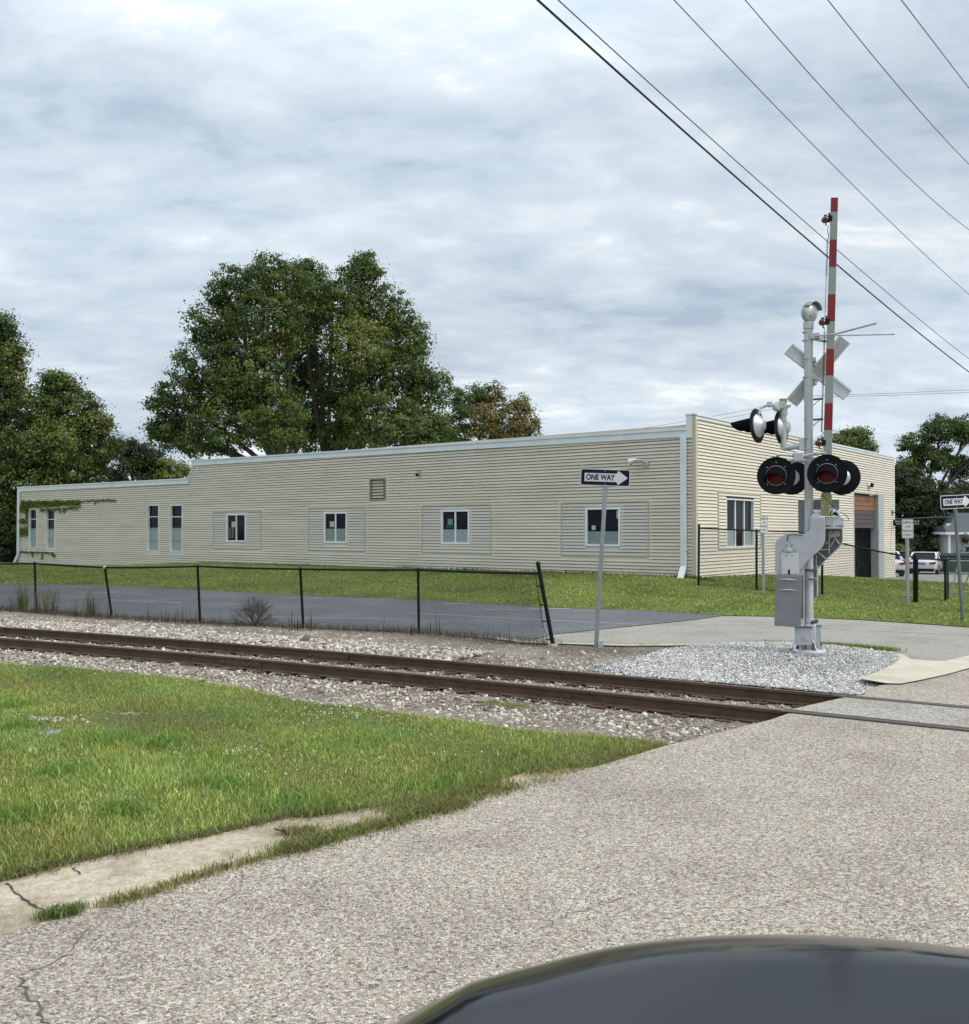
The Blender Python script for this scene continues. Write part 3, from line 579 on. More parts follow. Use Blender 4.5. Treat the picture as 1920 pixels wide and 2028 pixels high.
# the shoulder heaped a little on the far side
P, s, d = scatter_s(15000, S0 - 5, S0 + (S1 - S0) * .62, 1.15, 2.9)
k = inside(P, balp); P = P[k]; d = d[k]
stones('shoulder_stone', np.c_[P, H(P[:, 0], P[:, 1]) + .05 * np.exp(-((d - 1.7) / .6) ** 2) + RNG.uniform(-.01, .02, len(P))], .025, STONE_C)
# blue white gravel mound
bb = moundp.min(0), moundp.max(0); P = RNG.uniform(bb[0], bb[1], (90000, 2)); P = P[inside(P, moundp)]
cm = G(1700, 1315, hm1); q = np.hypot((P[:, 0] - cm.x) / 1.5, (P[:, 1] - cm.y) / .9)
pn = np.sin(P[:, 0] * 3.7) * np.sin(P[:, 1] * 4.9 + 1) ; P = P[RNG.random(len(P)) < np.clip(.15 + q * .50 + pn * .35, .08, 1)]
Pe = np.c_[RNG.normal(moundp[0][0] + .6, .55, 2000), RNG.normal(moundp[0][1] + .5, .40, 2000)]; Pe = Pe[inside(Pe, balp) & ~inside(Pe, moundp) & (dist_track(Pe[:, 0], Pe[:, 1]) > .95)]; stones('stray_gravel', np.c_[Pe, H(Pe[:, 0], Pe[:, 1])], .012, [(.58, .60, .61), (.40, .42, .44), (.70, .71, .70)])
stones('mound_gravel', np.c_[P, H_mound(P[:, 0], P[:, 1]) + RNG.uniform(-.004, .012, len(P))], .0115, [(.60, .59, .57), (.48, .47, .455), (.73, .72, .70), (.38, .37, .36), (.60, .575, .53), (.25, .235, .22), (.36, .31, .25)])
c0 = G(1345, 1478); P = np.c_[RNG.normal(0, .55, 500) + c0.x - .6, RNG.normal(0, .18, 500) + c0.y + .2]
# bare gravelly patches in the lawn and a few big single stones
def stone_patch(px, py, n, rx, ry, size, cols=STONE_C):
    c = G(px, py); P = np.c_[RNG.normal(0, rx, n) + c.x, RNG.normal(0, ry, n) + c.y]; stones('lawn_gravel', np.c_[P, H(P[:, 0], P[:, 1]) + .02], size, cols)
BARE = [(95, 1427, .30, .34), (255, 1417, .14, .14)]
stone_patch(95, 1429, 190, .20, .12, .012, [(.42, .36, .28), (.52, .46, .36), (.30, .24, .18)]); stone_patch(258, 1417, 30, .10, .05, .011, [(.42, .36, .28)]); stone_patch(103, 1456, 70, .05, .05, .014, [(.25, .26, .29), (.35, .36, .40)])
for px, py, sz in [(60, 1284, .11), (270, 1219, .09), (300, 1233, .06), (1042, 1379, .06), (1067, 1388, .05), (893, 1368, .06), (560, 1338, .05), (1306, 1345, .05), (1327, 1376, .045), (1443, 1314, .04), (1654, 1344, .04)]:
    c = G(px, py); n0 = np.array([[c.x, c.y, c.z + .01]])
    stones('loose_rock', n0, sz * .42, [(.62, .58, .50)] if px not in (1443, 1654) else [(.03, .03, .03)])['kind'] = 'stuff'

CR_ = [on_rail(1612, 1402), on_rail(1650, 1390), on_rail(1690, 1381), on_rail(1740, 1382)]
sX = float(np.interp(on_z(1612, 1400, 0).x, _mx[:, 0], _cum)); XI = [tuple(along(np.array(sX + .35 + k * .5), GA / 2 - .10)[0]) for k in range(16)]; XO = [tuple(along(np.array(sX + k * .5), -GA / 2 + .10)[0]) for k in range(17)]
zone('crossing_infill', XO + XI[::-1], .006, M['crossing'], 0.2, hf=lambda x, y: np.full(np.shape(x), -.010))
sF = np.arange(sX - .05, sX + 7.5, .5)
for dd, ww in ((-GA / 2 + .075, .075), (GA / 2 - .075, .075), (-GA / 2 - .06, .04), (GA / 2 + .06, .04)):
    ribbon('flangeway', [tuple(along(np.array(q + (.25 if dd > 0 else 0)), dd)[0]) for q in sF], ww, .0, M['joint_tar'], hf=lambda x, y: np.full(np.shape(x), -.0015), kind='structure')
# ------------------------------------------------------------------ grass
def blades(name, P, hgt, wid, cols, lean=.5, segs=2, kind='stuff', parent=None, m='blade', upright=0.0):
    n = len(P); a = RNG.uniform(0, 2 * np.pi, n); h = hgt * RNG.uniform(.55, 1.25, n) if np.isscalar(hgt) else hgt * RNG.uniform(.7, 1.2, n)
    ln = lean * RNG.uniform(.1, 1.3, n) * h; w_ = wid * RNG.uniform(.7, 1.3, n)
    dx_, dy_ = np.cos(a), np.sin(a); b = a + np.pi / 2 + RNG.uniform(-.5, .5, n); wx, wy = np.cos(b) * w_ / 2, np.sin(b) * w_ / 2
    rows = []
    for t, wf in ((0, 1.0), (.5, .85), (1.0, 0.0)):
        cx = P[:, 0] + dx_ * ln * t * t; cy = P[:, 1] + dy_ * ln * t * t; cz = P[:, 2] + h * (t - .25 * lean * t * t)
        if wf: rows += [np.stack([cx - wx * wf, cy - wy * wf, cz], -1), np.stack([cx + wx * wf, cy + wy * wf, cz], -1)]
        else: rows += [np.stack([cx, cy, cz], -1)]
    V = np.stack(rows, 1).reshape(-1, 3); o = (np.arange(n) * 5)[:, None, None]
    F = (np.array([[0, 1, 3], [0, 3, 2], [2, 3, 4]])[None] + o).reshape(-1, 3)
    c = np.array(cols)[RNG.integers(0, len(cols), n)] if np.ndim(cols) == 2 and len(cols) != n else np.array(cols)
    c = c * np.exp(RNG.normal(0, .30, (n, 1)))
    return np_mesh(name, V, F, M[m], np.repeat(c, 5, 0), kind=kind, parent=parent)
def nz(P, f, ph): return np.sin(P[:, 0] * f + ph) * np.sin(P[:, 1] * f * 1.13 + ph * 2) + .5 * np.sin(P[:, 0] * f * 2.7 + P[:, 1] * f * 1.9 + ph)
GREEN = np.array([(.215, .275, .062), (.29, .34, .09), (.145, .205, .048), (.44, .46, .18), (.25, .29, .085)])
def lawn_cols(P, edge=None):
    g = GREEN[RNG.integers(0, 5, len(P))].copy(); q = nz(P, .9, 1.3)[:, None]
    g = g * (1 + .22 * q); g[:, 0:1] *= 1 + .10 * nz(P, 1.7, .4)[:, None]
    dry = RNG.random(len(P)) < .06; g[dry] = (.26, .24, .10)
    return np.clip(g, .01, .5)
bb = np.array([-8.5, 4.2]), np.array([3.6, 16.6]); P = RNG.uniform(bb[0], bb[1], (470000, 2))
dist = np.hypot(P[:, 0], P[:, 1]); P = P[(np.abs(P[:, 0]) < P[:, 1] * .60 + .3) & (RNG.random(len(P)) < np.clip(9.5 / dist, 0, 1) ** 1.0)]
P = P[inside(P, lawnp)]
k = np.ones(len(P), bool)
for px, py, rx, ry in BARE:
    c = G(px, py); q = np.hypot((P[:, 0] - c.x) / rx, (P[:, 1] - c.y) / ry); k &= RNG.random(len(P)) < np.clip(q - .35, .04, 1)
P = P[k]
e2 = np.array(grass_low + [(-4.6, 3.6)]); ee = np.min(np.hypot(P[:, None, 0] - e2[None, :, 0], P[:, None, 1] - e2[None, :, 1]), 1) if len(P) < 1 else None
cl = nz(P, 2.3, 2.0); tall = .055 + .028 * np.clip(cl, -1, 1) + .022 * np.clip(1 - (P[:, 1] - 5) / 5, 0, 1)
# patchy: darker short grass in a trodden belt, brownish at the far right tip
col = lawn_cols(P); tip = np.clip((P[:, 0] - .2) / 2.2, 0, 1) * .7; col = col * (1 - tip[:, None]) + np.array([.15, .15, .055]) * tip[:, None]
c = G(300, 1425); tr = np.exp(-(((P[:, 0] - c.x) / 2.2) ** 2 + ((P[:, 1] - c.y) / .45) ** 2)); tall = tall * (1 - .4 * tr); col = col * (1 - .25 * tr[:, None]) + np.array([.12, .13, .045]) * .25 * tr[:, None]
tall = tall * (1 - .35 * tip)
blades('grass', np.c_[P, H(P[:, 0], P[:, 1]) + .008], tall, .0062, col, lean=.75)
# coarse tufts
tuf = []
for px, py, n, r in [(210, 1470, 500, .16), (330, 1475, 420, .18), (120, 1535, 400, .15), (40, 1440, 300, .16), (30, 1400, 260, .15), (700, 1480, 220, .2), (430, 1560, 260, .16), (250, 1610, 260, .15), (50, 1620, 260, .14), (620, 1600, 300, .18), (880, 1560, 260, .2)]:
    c = G(px, py); tuf.append(np.c_[RNG.normal(0, r, n) + c.x, RNG.normal(0, r, n) + c.y])
P = np.concatenate(tuf); blades('grass_tufts', np.c_[P, H(P[:, 0], P[:, 1]) + .01], .12, .0085, np.array([(.15, .24, .05), (.20, .29, .065), (.12, .2, .04)]), lean=.9)
# weeds growing over the gutter and out of its joint with the road
def edge_weeds(px, n, wid, hgt, cols, off=.012):
    q = [G(a, b) for a, b in px]; P = []
    for _ in range(n):
        i = random.randrange(len(q) - 1); t = random.random(); p = q[i].lerp(q[i + 1], t); P.append((p.x + random.gauss(0, wid), p.y + random.gauss(0, wid)))
    P = np.array(P); blades('edge_grass', np.c_[P, H(P[:, 0], P[:, 1]) + off], hgt, .006, np.array(cols), lean=1.0)
YG = [(.20, .20, .06), (.15, .17, .05), (.26, .23, .09), (.10, .13, .035), (.22, .18, .10)]
edge_weeds([(205, 1798), (297, 1773), (409, 1734), (520, 1704), (640, 1671)], 1500, .045, .05, YG)
edge_weeds([(560, 1690), (640, 1668), (764, 1636), (860, 1608), (907, 1596)], 4200, .07, .07, YG[:4])
edge_weeds([(780, 1612), (860, 1600), (940, 1572), (1000, 1556)], 2600, .11, .07, YG[:4])
edge_weeds([(900, 1598), (1000, 1570), (1110, 1538), (1240, 1498)], 900, .06, .045, YG)
edge_weeds([(1040, 1532), (1112, 1524), (1240, 1499), (1322, 1480)], 2500, .09, .045, YG)
edge_weeds([(88, 1823), (120, 1815), (160, 1808)], 520, .035, .06, [(.13, .17, .05), (.10, .14, .04)])
edge_weeds([(560, 1652), (600, 1655), (625, 1650)], 380, .05, .07, [(.16, .13, .07), (.20, .20, .06)])
edge_weeds([(0, 1747), (116, 1718), (283, 1682), (409, 1657), (580, 1619), (640, 1616), (832, 1591)], 2600, .05, .05, [(.10, .14, .03), (.16, .14, .07), (.22, .17, .10)])
edge_weeds([(1240, 1282), (1330, 1283), (1420, 1279)], 500, .10, .06, [(.14, .16, .05), (.20, .17, .08)])
edge_weeds([(1625, 1279), (1680, 1283), (1730, 1288), (1765, 1291)], 2600, .13, .09, [(.11, .17, .03), (.14, .19, .04)])
edge_weeds([(1488, 1277), (1520, 1274), (1560, 1276)], 350, .1, .07, [(.13, .17, .04), (.20, .20, .07)])
edge_weeds([(962, 1392), (1005, 1398), (1040, 1404)], 900, .09, .03, [(.19, .21, .03), (.14, .16, .04)])
edge_weeds([(860, 1250), (960, 1258), (1060, 1272)], 200, .2, .05, YG)
# clover flowers
cf = []
for px, py, n, rx, ry in [(700, 1415, 40, .4, .25), (660, 1425, 40, .3, .2), (640, 1440, 25, .4, .3), (40, 1325, 22, .6, .25), (140, 1335, 14, .5, .2), (480, 1505, 16, .2, .15), (880, 1507, 5, .3, .1), (790, 1525, 6, .4, .2), (560, 1545, 7, .5, .2)]:
    c = G(px, py); cf.append(np.c_[RNG.normal(0, rx, n) + c.x, RNG.normal(0, ry, n) + c.y])
P = np.concatenate(cf); n = len(P); s_ = .0075; V = (ICO_V[None] * s_ * RNG.uniform(.7, 1.3, (n, 1, 1)) + np.c_[P, H(P[:, 0], P[:, 1]) + RNG.uniform(.07, .10, n)][:, None]).reshape(-1, 3)
o = np_mesh('clover_flowers', V, (ICO_F[None] + (np.arange(n) * 12)[:, None, None]).reshape(-1, 3), M['clover']); o['kind'] = 'stuff'
# mown grass behind
bb = np.array([-32, 20]), np.array([22, 60]); P = RNG.uniform(bb[0], bb[1], (400000, 2)); P = P[inside(P, np.array(BL)) & (np.abs(P[:, 0]) < P[:, 1] * .56 + 1)]
fx, fy = P[:, 0] - 7.09, P[:, 1] - 31.9; lx_ = fx * .787 - fy * .617; ly_ = fx * .617 + fy * .787; P = P[~((lx_ < 0) & (ly_ > -.02)) & (RNG.random(len(P)) < np.clip(26 / P[:, 1], 0, 1))]
g = GREEN[RNG.integers(0, 5, len(P))] * (.80 + .16 * nz(P, .6, .2)[:, None]) * (1 + .12 * nz(P, 2.1, 1.2)[:, None])
blades('mown_grass', np.c_[P, H(P[:, 0], P[:, 1]) + .01], .065, .022, g, lean=.8)
# ------------------------------------------------------------------ the long building
BO = Vector((7.09, 31.9, 0)); BANG = math.atan2(-.617, .787)
bld = empty('siding_building', (BO.x, BO.y, 0), BANG, 'long low cream sided commercial building with white eaves, stepped roofline and open garage door', 'building')
BM = Matrix.Translation(BO) @ Matrix.Rotation(BANG, 4, 'Z'); BI = BM.inverted()
XH = Vector((.787, -.617, 0)); YH = Vector((.617, .787, 0))
def fL(px, py):
    p = BI @ on_plane(px, py, BO, YH); return p.x, p.z
def fR(px, py):
    p = BI @ on_plane(px, py, BO, XH); return p.y, p.z
xs_step, _ = fL(375, 948); xs_top, _ = fL(386, 912); x_end, _ = fL(38, 965)
zr0 = fL(1366, 849)[1]; zr1 = fL(386, 912)[1]; zl0 = fL(375, 947.7)[1]; zl1 = fL(37, 965)[1]
zcor = fR(1387, 822)[1]; zcor = max(zcor, fL(1378, 822)[1]); y_end = fR(1770, 909)[0]; zcr = fR(1770, 909)[1]
def top_z(x):
    if x > xs_top: return zr0 + (zr1 - zr0) * (x / xs_top)
    if x > xs_step: return zr1 + (zl0 - zr1) * (xs_top - x) / (xs_top - xs_step)
    return zl0 + (zl1 - zl0) * (x - xs_step) / (x_end - xs_step)
EXP = .117
class Face:  # a = along the wall, d = outward distance, z up
    def __init__(s, kind): s.k = kind
    def P(s, a, d, z): return (a, -d, z) if s.k == 'L' else (d, a, z)
FLc, FRc = Face('L'), Face('R')
def fbox(mb, F_, a0, a1, d0, d1, z0, z1):
    p, q = F_.P(a0, d0, z0), F_.P(a1, d1, z1)
    return mb.box(tuple(map(min, p, q)), tuple(map(max, p, q)))
def board(F_, a0, a1, z, out=.0, e=EXP, zt=None):
    mb = MB(); t = min(z + e, zt) if zt else z + e
    vs = [F_.P(a, d, zz) for a in (a0, a1) for d, zz in ((out, z + .024), (out + .038, z + .020), (out + .006, t), (out, t))]
    fs = [(0, 1, 2, 3), (7, 6, 5, 4), (1, 5, 6, 2), (0, 4, 5, 1), (3, 2, 6, 7), (4, 0, 3, 7)]
    if F_.k == 'L': fs = [f[::-1] for f in fs]
    return mb.add(vs, [f[::-1] for f in fs])
def cuts(a0, a1, holes, z, e=EXP):
    seg = [(a0, a1)]
    for (h0, h1, z0, z1) in holes:
        if z + e * .9 > z0 and z + e * .1 < z1:
            ns = []
            for (p, q) in seg:
                if h1 <= p or h0 >= q: ns.append((p, q)); continue
                if h0 > p: ns.append((p, h0))
                if h1 < q: ns.append((h1, q))
            seg = ns
    return [(p, q) for p, q in seg if q - p > .02]
def rectL(x0, y0, x1, y1):
    a = [fL(x0, y0), fL(x0, y1), fL(x1, y0), fL(x1, y1)]; return ((a[0][0] + a[1][0]) / 2, (a[2][0] + a[3][0]) / 2, (a[1][1] + a[3][1]) / 2, (a[0][1] + a[2][1]) / 2)
def rectR(x0, y0, x1, y1, yb0=None):
    a = [fR(x0, y0), fR(x0, y1), fR(x1, y0), fR(x1, y1)]; return ((a[0][0] + a[1][0]) / 2, (a[2][0] + a[3][0]) / 2, (a[1][1] + a[3][1]) / 2, (a[0][1] + a[2][1]) / 2)
patchesL = [rectL(423, 995, 519, 1073.5), rectL(611, 989.6, 725, 1078.5), rectL(836, 981.5, 974.5, 1081.5), rectL(1112, 973, 1286, 1085)]
for i in range(4): # same height on the wall
    a = patchesL[i]; patchesL[i] = (a[0], a[1], 1.17, 3.12 if i else 3.05)
winsL = [rectL(450.4, 1017.7, 488.3, 1072.7), rectL(643.6, 1014.4, 688.6, 1075.3), rectL(876, 1010, 931, 1077.5), rectL(1161.8, 1005.4, 1229.9, 1081.6)]
slimL = [rectL(57.6, 1009, 73, 1086), rectL(92, 1009, 109, 1087), rectL(292.5, 1000.5, 314.8, 1092), rectL(337.5, 1000.5, 361.4, 1092.5)]
vent = rectL(732.7, 946.6, 765.4, 991.6)
winR = rectR(1438, 988.5, 1493, 1084); patchR = rectR(1421, 975.5, 1506, 1087); doorR = rectR(1691.6, 979, 1749.6, 1146); jambR = rectR(1735, 984, 1749.6, 1146)[0]
doorR = (doorR[0], doorR[1], -.9, doorR[3])
def wall_sheet(F_, a0, a1, z0, ztop, holes, depth=.13):
    """wall skin with real openings and their reveals"""
    mb = MB(); A = sorted({a0, a1, *[h[0] for h in holes], *[h[1] for h in holes]}); Z = sorted({z0, *[h[2] for h in holes if h[2] > z0], *[h[3] for h in holes]}) 
    fine = []
    for i in range(len(A) - 1):
        k = max(1, int((A[i + 1] - A[i]) / 3)); fine += [A[i] + (A[i + 1] - A[i]) * j / k for j in range(k)]
    A = fine + [A[-1]]
    for i in range(len(A) - 1):
        zz = Z + [None]
        for j in range(len(zz) - 1):
            p, q = A[i], A[i + 1]; c = ((p + q) / 2, (zz[j] + (zz[j + 1] if zz[j + 1] is not None else zz[j] + .1)) / 2)
            if any(h[0] < c[0] < h[1] and h[2] < c[1] < h[3] for h in holes): continue
            t0 = zz[j + 1] if zz[j + 1] is not None else ztop(p); t1 = zz[j + 1] if zz[j + 1] is not None else ztop(q)
            mb.add([F_.P(p, 0, zz[j]), F_.P(q, 0, zz[j]), F_.P(q, 0, t1), F_.P(p, 0, t0)], [(0, 1, 2, 3)])
            mb.add([F_.P(p, -.2, zz[j]), F_.P(q, -.2, zz[j]), F_.P(q, -.2, t1), F_.P(p, -.2, t0)], [(3, 2, 1, 0)])
    return mb
def inset(F_, h, parent, m, depth, t=.02):
    """four reveal boards lining an opening"""
    mb = MB(); a0, a1, z0, z1 = h
    fbox(mb, F_, a0, a0 + t, -depth, .032, z0, z1); fbox(mb, F_, a1 - t, a1, -depth, .032, z0, z1)
    fbox(mb, F_, a0 + t, a1 - t, -depth, .032, z0, z0 + t); fbox(mb, F_, a0 + t, a1 - t, -depth, .032, z1 - t, z1)
    return mb
holesL = winsL + slimL + [vent]
wallL = wall_sheet(FLc, x_end, 0, -.6, lambda x: top_z(x) - .02, holesL).build('side_wall', M['wall_core'], bld)
wallR = wall_sheet(FRc, 0, y_end, -1.2, lambda y: zcor - .03, [winR, doorR]).build('end_wall', M['wall_core'], bld)
# siding courses, each a board
cutL = patchesL + [(h[0] - .03, h[1] + .03, h[2] - .03, h[3] + .03) for h in slimL + [vent]]
rb = random.Random(3)
z = .02
while z < zr1 - .05:
    xl = x_end
    if z > zl0 - .08:
        if z + EXP > zr1 - .1: pass
        xl = xs_step + (z - zl0) / max(.01, (zr1 - zl0)) * (xs_top - xs_step) + .05
    for p, q in cuts(xl, -.09, cutL, z):
        lim = [q]
        o = board(FLc, p, q, z, zt=top_z((p + q) / 2) - .03 if z > 4.3 else None).build('siding_board', M['siding'], wallL)
    z += EXP
for h in patchesL:
    z = h[2] + .015
    w_ = [x for x in winsL if x[0] > h[0] and x[1] < h[1]]
    while z < h[3] - .03:
        for p, q in cuts(h[0] + .03, h[1] - .03, [(x[0] - .01, x[1] + .01, x[2], x[3]) for x in w_], z): board(FLc, p, q, z, .012, zt=h[3] - .03).build('siding_board', M['siding_patch'], wallL)
        z += EXP
    tr = MB(); t = .045
    fbox(tr, FLc, h[0], h[0] + t, .0, .055, h[2], h[3]); fbox(tr, FLc, h[1] - t, h[1], .0, .055, h[2], h[3]); fbox(tr, FLc, h[0] + t, h[1] - t, .0, .052, h[2], h[2] + t); fbox(tr, FLc, h[0] + t, h[1] - t, .0, .052, h[3] - t, h[3])
    tr.build('patch_trim', M['trim'], wallL)
z = -.75
while z < zcor - .12:
    for p, q in cuts(.09, y_end - .06, [patchR, (doorR[0] - .04, doorR[1] + .04, doorR[2], doorR[3] + .04)], z): board(FRc, p, q, z).build('siding_board', M['siding_right'], wallR)
    z += EXP
h = patchR; z = h[2] + .015
while z < h[3] - .03:
    for p, q in cuts(h[0] + .03, h[1] - .03, [winR], z): board(FRc, p, q, z, .012, zt=h[3] - .03).build('siding_board', M['siding_right'], wallR)
    z += EXP
tr = MB(); t = .06
fbox(tr, FRc, h[0], h[0] + t, .0, .055, h[2], h[3]); fbox(tr, FRc, h[1] - t, h[1], .0, .055, h[2], h[3]); fbox(tr, FRc, h[0] + t, h[1] - t, .0, .052, h[2], h[2] + t); fbox(tr, FRc, h[0] + t, h[1] - t, .0, .052, h[3] - t, h[3])
tr.build('patch_trim', M['trim'], wallR)
def surround(F_, h, g, m, par, d=.014):
    mb = MB(); a0, a1, z0, z1 = h
    fbox(mb, F_, a0 - g, a0, .001, d, z0 - g, z1 + g); fbox(mb, F_, a1, a1 + g, .001, d, z0 - g, z1 + g); fbox(mb, F_, a0, a1, .001, d, z0 - g, z0); fbox(mb, F_, a0, a1, .001, d, z1, z1 + g); mb.build('surround', M[m], par)
for h in slimL + [vent]: surround(FLc, h, .12, 'siding', wallL)
for h in patchesL: surround(FLc, h, .11, 'siding', wallL)
surround(FRc, patchR, .11, 'siding_right', wallR); surround(FRc, doorR, .12, 'siding_right', wallR)
for h in winsL: surround(FLc, (h[0] + .05, h[1] - .05, h[2] + .05, h[3] - .05), .16, 'siding_patch', wallL, .022)
# remaining shell and roof
sh = MB(); D = y_end - .01
sh.box((x_end, .3, -.6), (x_end + .2, D, zl1 - .3)); sh.box((x_end + .2, D - .2, -1.2), (-.3, D, zr0 - .35)); sh.build('rear_wall', M['siding_right'], bld)
rf = MB(); rf.prism([(x_end + .02, zl1 - .35), (xs_step, zl0 - .3), (xs_top, zr1 - .3), (-.32, zr0 - .3), (-.32, zr0 - .22), (xs_top, zr1 - .22), (xs_step, zl0 - .22), (x_end + .02, zl1 - .27)], .21, D - .22)
rf.build('roof', M['roof'], bld)
pp = MB(); pp.box((-.30, .20, zr0 - .4), (-.20, D - .01, zcor - .03)); pp.build('parapet_back', M['fascia'], bld)
# fascia boards with a drip edge on top
def fascia(F_, pts, hgt, out, name='fascia', m='fascia'):
    mb = MB()
    for (a0, z0), (a1, z1) in zip(pts[:-1], pts[1:]):
        for (d0, d1, lo, hi) in ((.0, out, -hgt, -.05), (-.28, out + .035, -.048, .02)):
            vs = [F_.P(a, d, zz + o) for a, zz in ((a0, z0), (a1, z1)) for d, o in ((d0, lo), (d1, lo), (d1, hi), (d0, hi))]
            mb.add(vs, [(0, 1, 2, 3), (7, 6, 5, 4), (1, 5, 6, 2), (0, 4, 5, 1), (3, 2, 6, 7), (4, 0, 3, 7)])
    return mb.build(name, M[m], bld)
fascia(FLc, [(xs_top - .15, zr1), (-.02 - .28, zr0)], .27, .07)
fascia(FLc, [(x_end - .12, zl1), (xs_step - .02, zl0)], .27, .07)
fascia(FLc, [(xs_step - .0, zl0 - .02), (xs_top, zr1 - .03)], .20, .06)
fascia(FRc, [(-.02, zcor), (y_end + .05, zcor)], .16, .05, 'parapet_cap')
mb = MB(); mb.box((-.30, -.05, zr0 - .30), (-.09, .0, zcor - .03)); mb.box((-.32, -.07, zcor - .03), (.06, .03, zcor + .02)); mb.build('parapet_return', M['fascia'], bld)
mb = MB(); mb.box((-.10, -.045, .42), (.045, .0, zcor - .06)); mb.box((.0, .0, .42), (.045, .10, zcor - .06)); mb.build('corner_trim', M['trim'], bld)
mb = MB(); mb.box((.0, y_end - .07, -.75), (.05, y_end + .03, zcor - .1)); mb.build('corner_trim', M['white'], bld)
# downspouts
def downspout(a, z0, z1, w_, kick, away):
    mb = MB(); mb.box((a - w_ / 2, -.135, z0 + .42), (a + w_ / 2, -.042, z1))
    mb.prism([(-.045, z0 + .42), (-.135, z0 + .42), (-.135 - kick, z0 + .02), (-.05 - kick, z0)], a - w_ / 2, a + w_ / 2, ax='x')
    for zz in (z0 + .95, (z0 + z1) / 2 + .5): mb.box((a - w_ / 2 - .03, -.14, zz), (a + w_ / 2 + .03, -.04, zz + .03))
    mb.build('downspout', M['fascia'], bld)
ax0 = fL(1356.5, 1000)[0]; downspout(ax0, .46, zr0 - .28, .20, .25, 1)
xe = fL(40, 1040)[0] - .02
mb = MB(); mb.box((xe - .14, -.14, .55), (xe + .12, -.04, zl1 - .28)); mb.prism([(xe - .14, .55), (xe + .12, .55), (xe - .30, .02), (xe - .62, .02)], -.14, -.04); mb.build('downspout', M['fascia'], bld)
# windows
def pane_inside(F_, mb, a0, a1, d, z0, z1): return fbox(mb, F_, a0, a1, d, d + .008, z0, z1)
def slider(F_, h, wall, film_frac, fm, notice=None, curtain=False, div=True):
    a0, a1, z0, z1 = h; f = .065; fr = MB()
    fbox(fr, F_, a0, a0 + f, -.05, .058, z0, z1); fbox(fr, F_, a1 - f, a1, -.05, .058, z0, z1); fbox(fr, F_, a0 + f, a1 - f, -.05, .056, z0, z0 + f); fbox(fr, F_, a0 + f, a1 - f, -.05, .056, z1 - f, z1)
    w_ = fr.build('window', M['white'], wall) if False else fr.build('window', M['white'], bld)
    c = (a0 + a1) / 2
    mu = MB(); fbox(mu, F_, c - .03, c + .03, -.03, .045, z0 + f, z1 - f); mu.build('mullion', M['white'], w_)
    for p, q in ((a0 + f, c - .03), (c + .03, a1 - f)):
        fbox(MB(), F_, p, q, 0, 0, z0, z1)
        fbox(mm := MB(), F_, p, q, -.02, -.012, z0 + f, z1 - f); mm.build('pane', M['glass'], w_)
        if film_frac:
            fbox(mm := MB(), F_, p, q, -.0115, -.008, z0 + f, z0 + f + (z1 - z0 - 2 * f) * film_frac); mm.build('frosted_film', M[fm], w_)
    if notice:
        for (u0, u1, v0, v1, mt) in notice:
            aa = a0 + (a1 - a0) * u0; ab = a0 + (a1 - a0) * u1; fbox(mm := MB(), F_, aa, ab, -.0075, -.0045, z0 + (z1 - z0) * v0, z0 + (z1 - z0) * v1); mm.build('notice', M[mt], w_)
    return w_
M['notice_green'] = mat('grey_green_poster', (.16, .22, .22), .6, var=.4, vscale=14); M['blue_dim'] = mat('dim_blue_poster', (.015, .03, .12), .5); M['curtain'] = mat('dim_grey_curtain', (.12, .12, .15), .8, var=.3, vscale=9, stretch=(8, 8, .4))
slider(FLc, winsL[0], wallL, 0, 'film', [(.22, .42, .52, .72, 'paper'), (.1, .2, .12, .5, 'curtain'), (.24, .34, .12, .5, 'curtain')])
slider(FLc, winsL[1], wallL, .46, 'film', [(.22, .42, .52, .70, 'paper')])
slider(FLc, winsL[2], wallL, .42, 'film_pale', [(.20, .38, .56, .74, 'notice_green'), (.13, .44, .46, .55, 'blue_dim')])
slider(FLc, winsL[3], wallL, .37, 'film', [(.16, .27, .42, .54, 'paper'), (.88, .93, .72, .92, 'paper')])
for h in slimL:
    a0, a1, z0, z1 = h
    fr = inset(FLc, h, bld, None, .13, .03); w_ = fr.build('narrow_window', M['white'], bld)
    H_ = z1 - z0; t = .03
    for q in (.25, .5, .75): fbox(mm := MB(), FLc, a0 + t, a1 - t, -.125, -.075, z0 + H_ * q - .02, z0 + H_ * q + .02); mm.build('glazing_bar', M['film_pale' if q < .6 else 'white'], w_)
    for j in range(4):
        b0, b1 = z0 + H_ * j / 4 + .02, z0 + H_ * (j + 1) / 4 - .02
        if j == 0: b0 += .01
        if j == 3: b1 -= .01
        fbox(mm := MB(), FLc, a0 + t, a1 - t, -.12, -.11, b0, b1); mm.build('pane', M['film_pale' if j < 2 else 'glass'], w_)
a0, a1, z0, z1 = winR
w_ = inset(FRc, winR, bld, None, .12, .045).build('window', M['white'], bld)
for q in (.36, .68): fbox(mm := MB(), FRc, a0 + (a1 - a0) * q - .03, a0 + (a1 - a0) * q + .03, -.10, -.02, z0 + .045, z1 - .045); mm.build('mullion', M['white'], w_)
for i, (p, q) in enumerate(((.04, .335), (.385, .655), (.705, .96))):
    fbox(mm := MB(), FRc, a0 + (a1 - a0) * p, a0 + (a1 - a0) * q, -.08, -.07, z0 + .045, z1 - .045); mm.build('pane', M['glass'], w_)
    if i != 1: fbox(mm := MB(), FRc, a0 + (a1 - a0) * p, a0 + (a1 - a0) * q, -.068, -.062, z0 + .045, z0 + (z1 - z0) * .36); mm.build('frosted_film', M['film_pale'], w_)
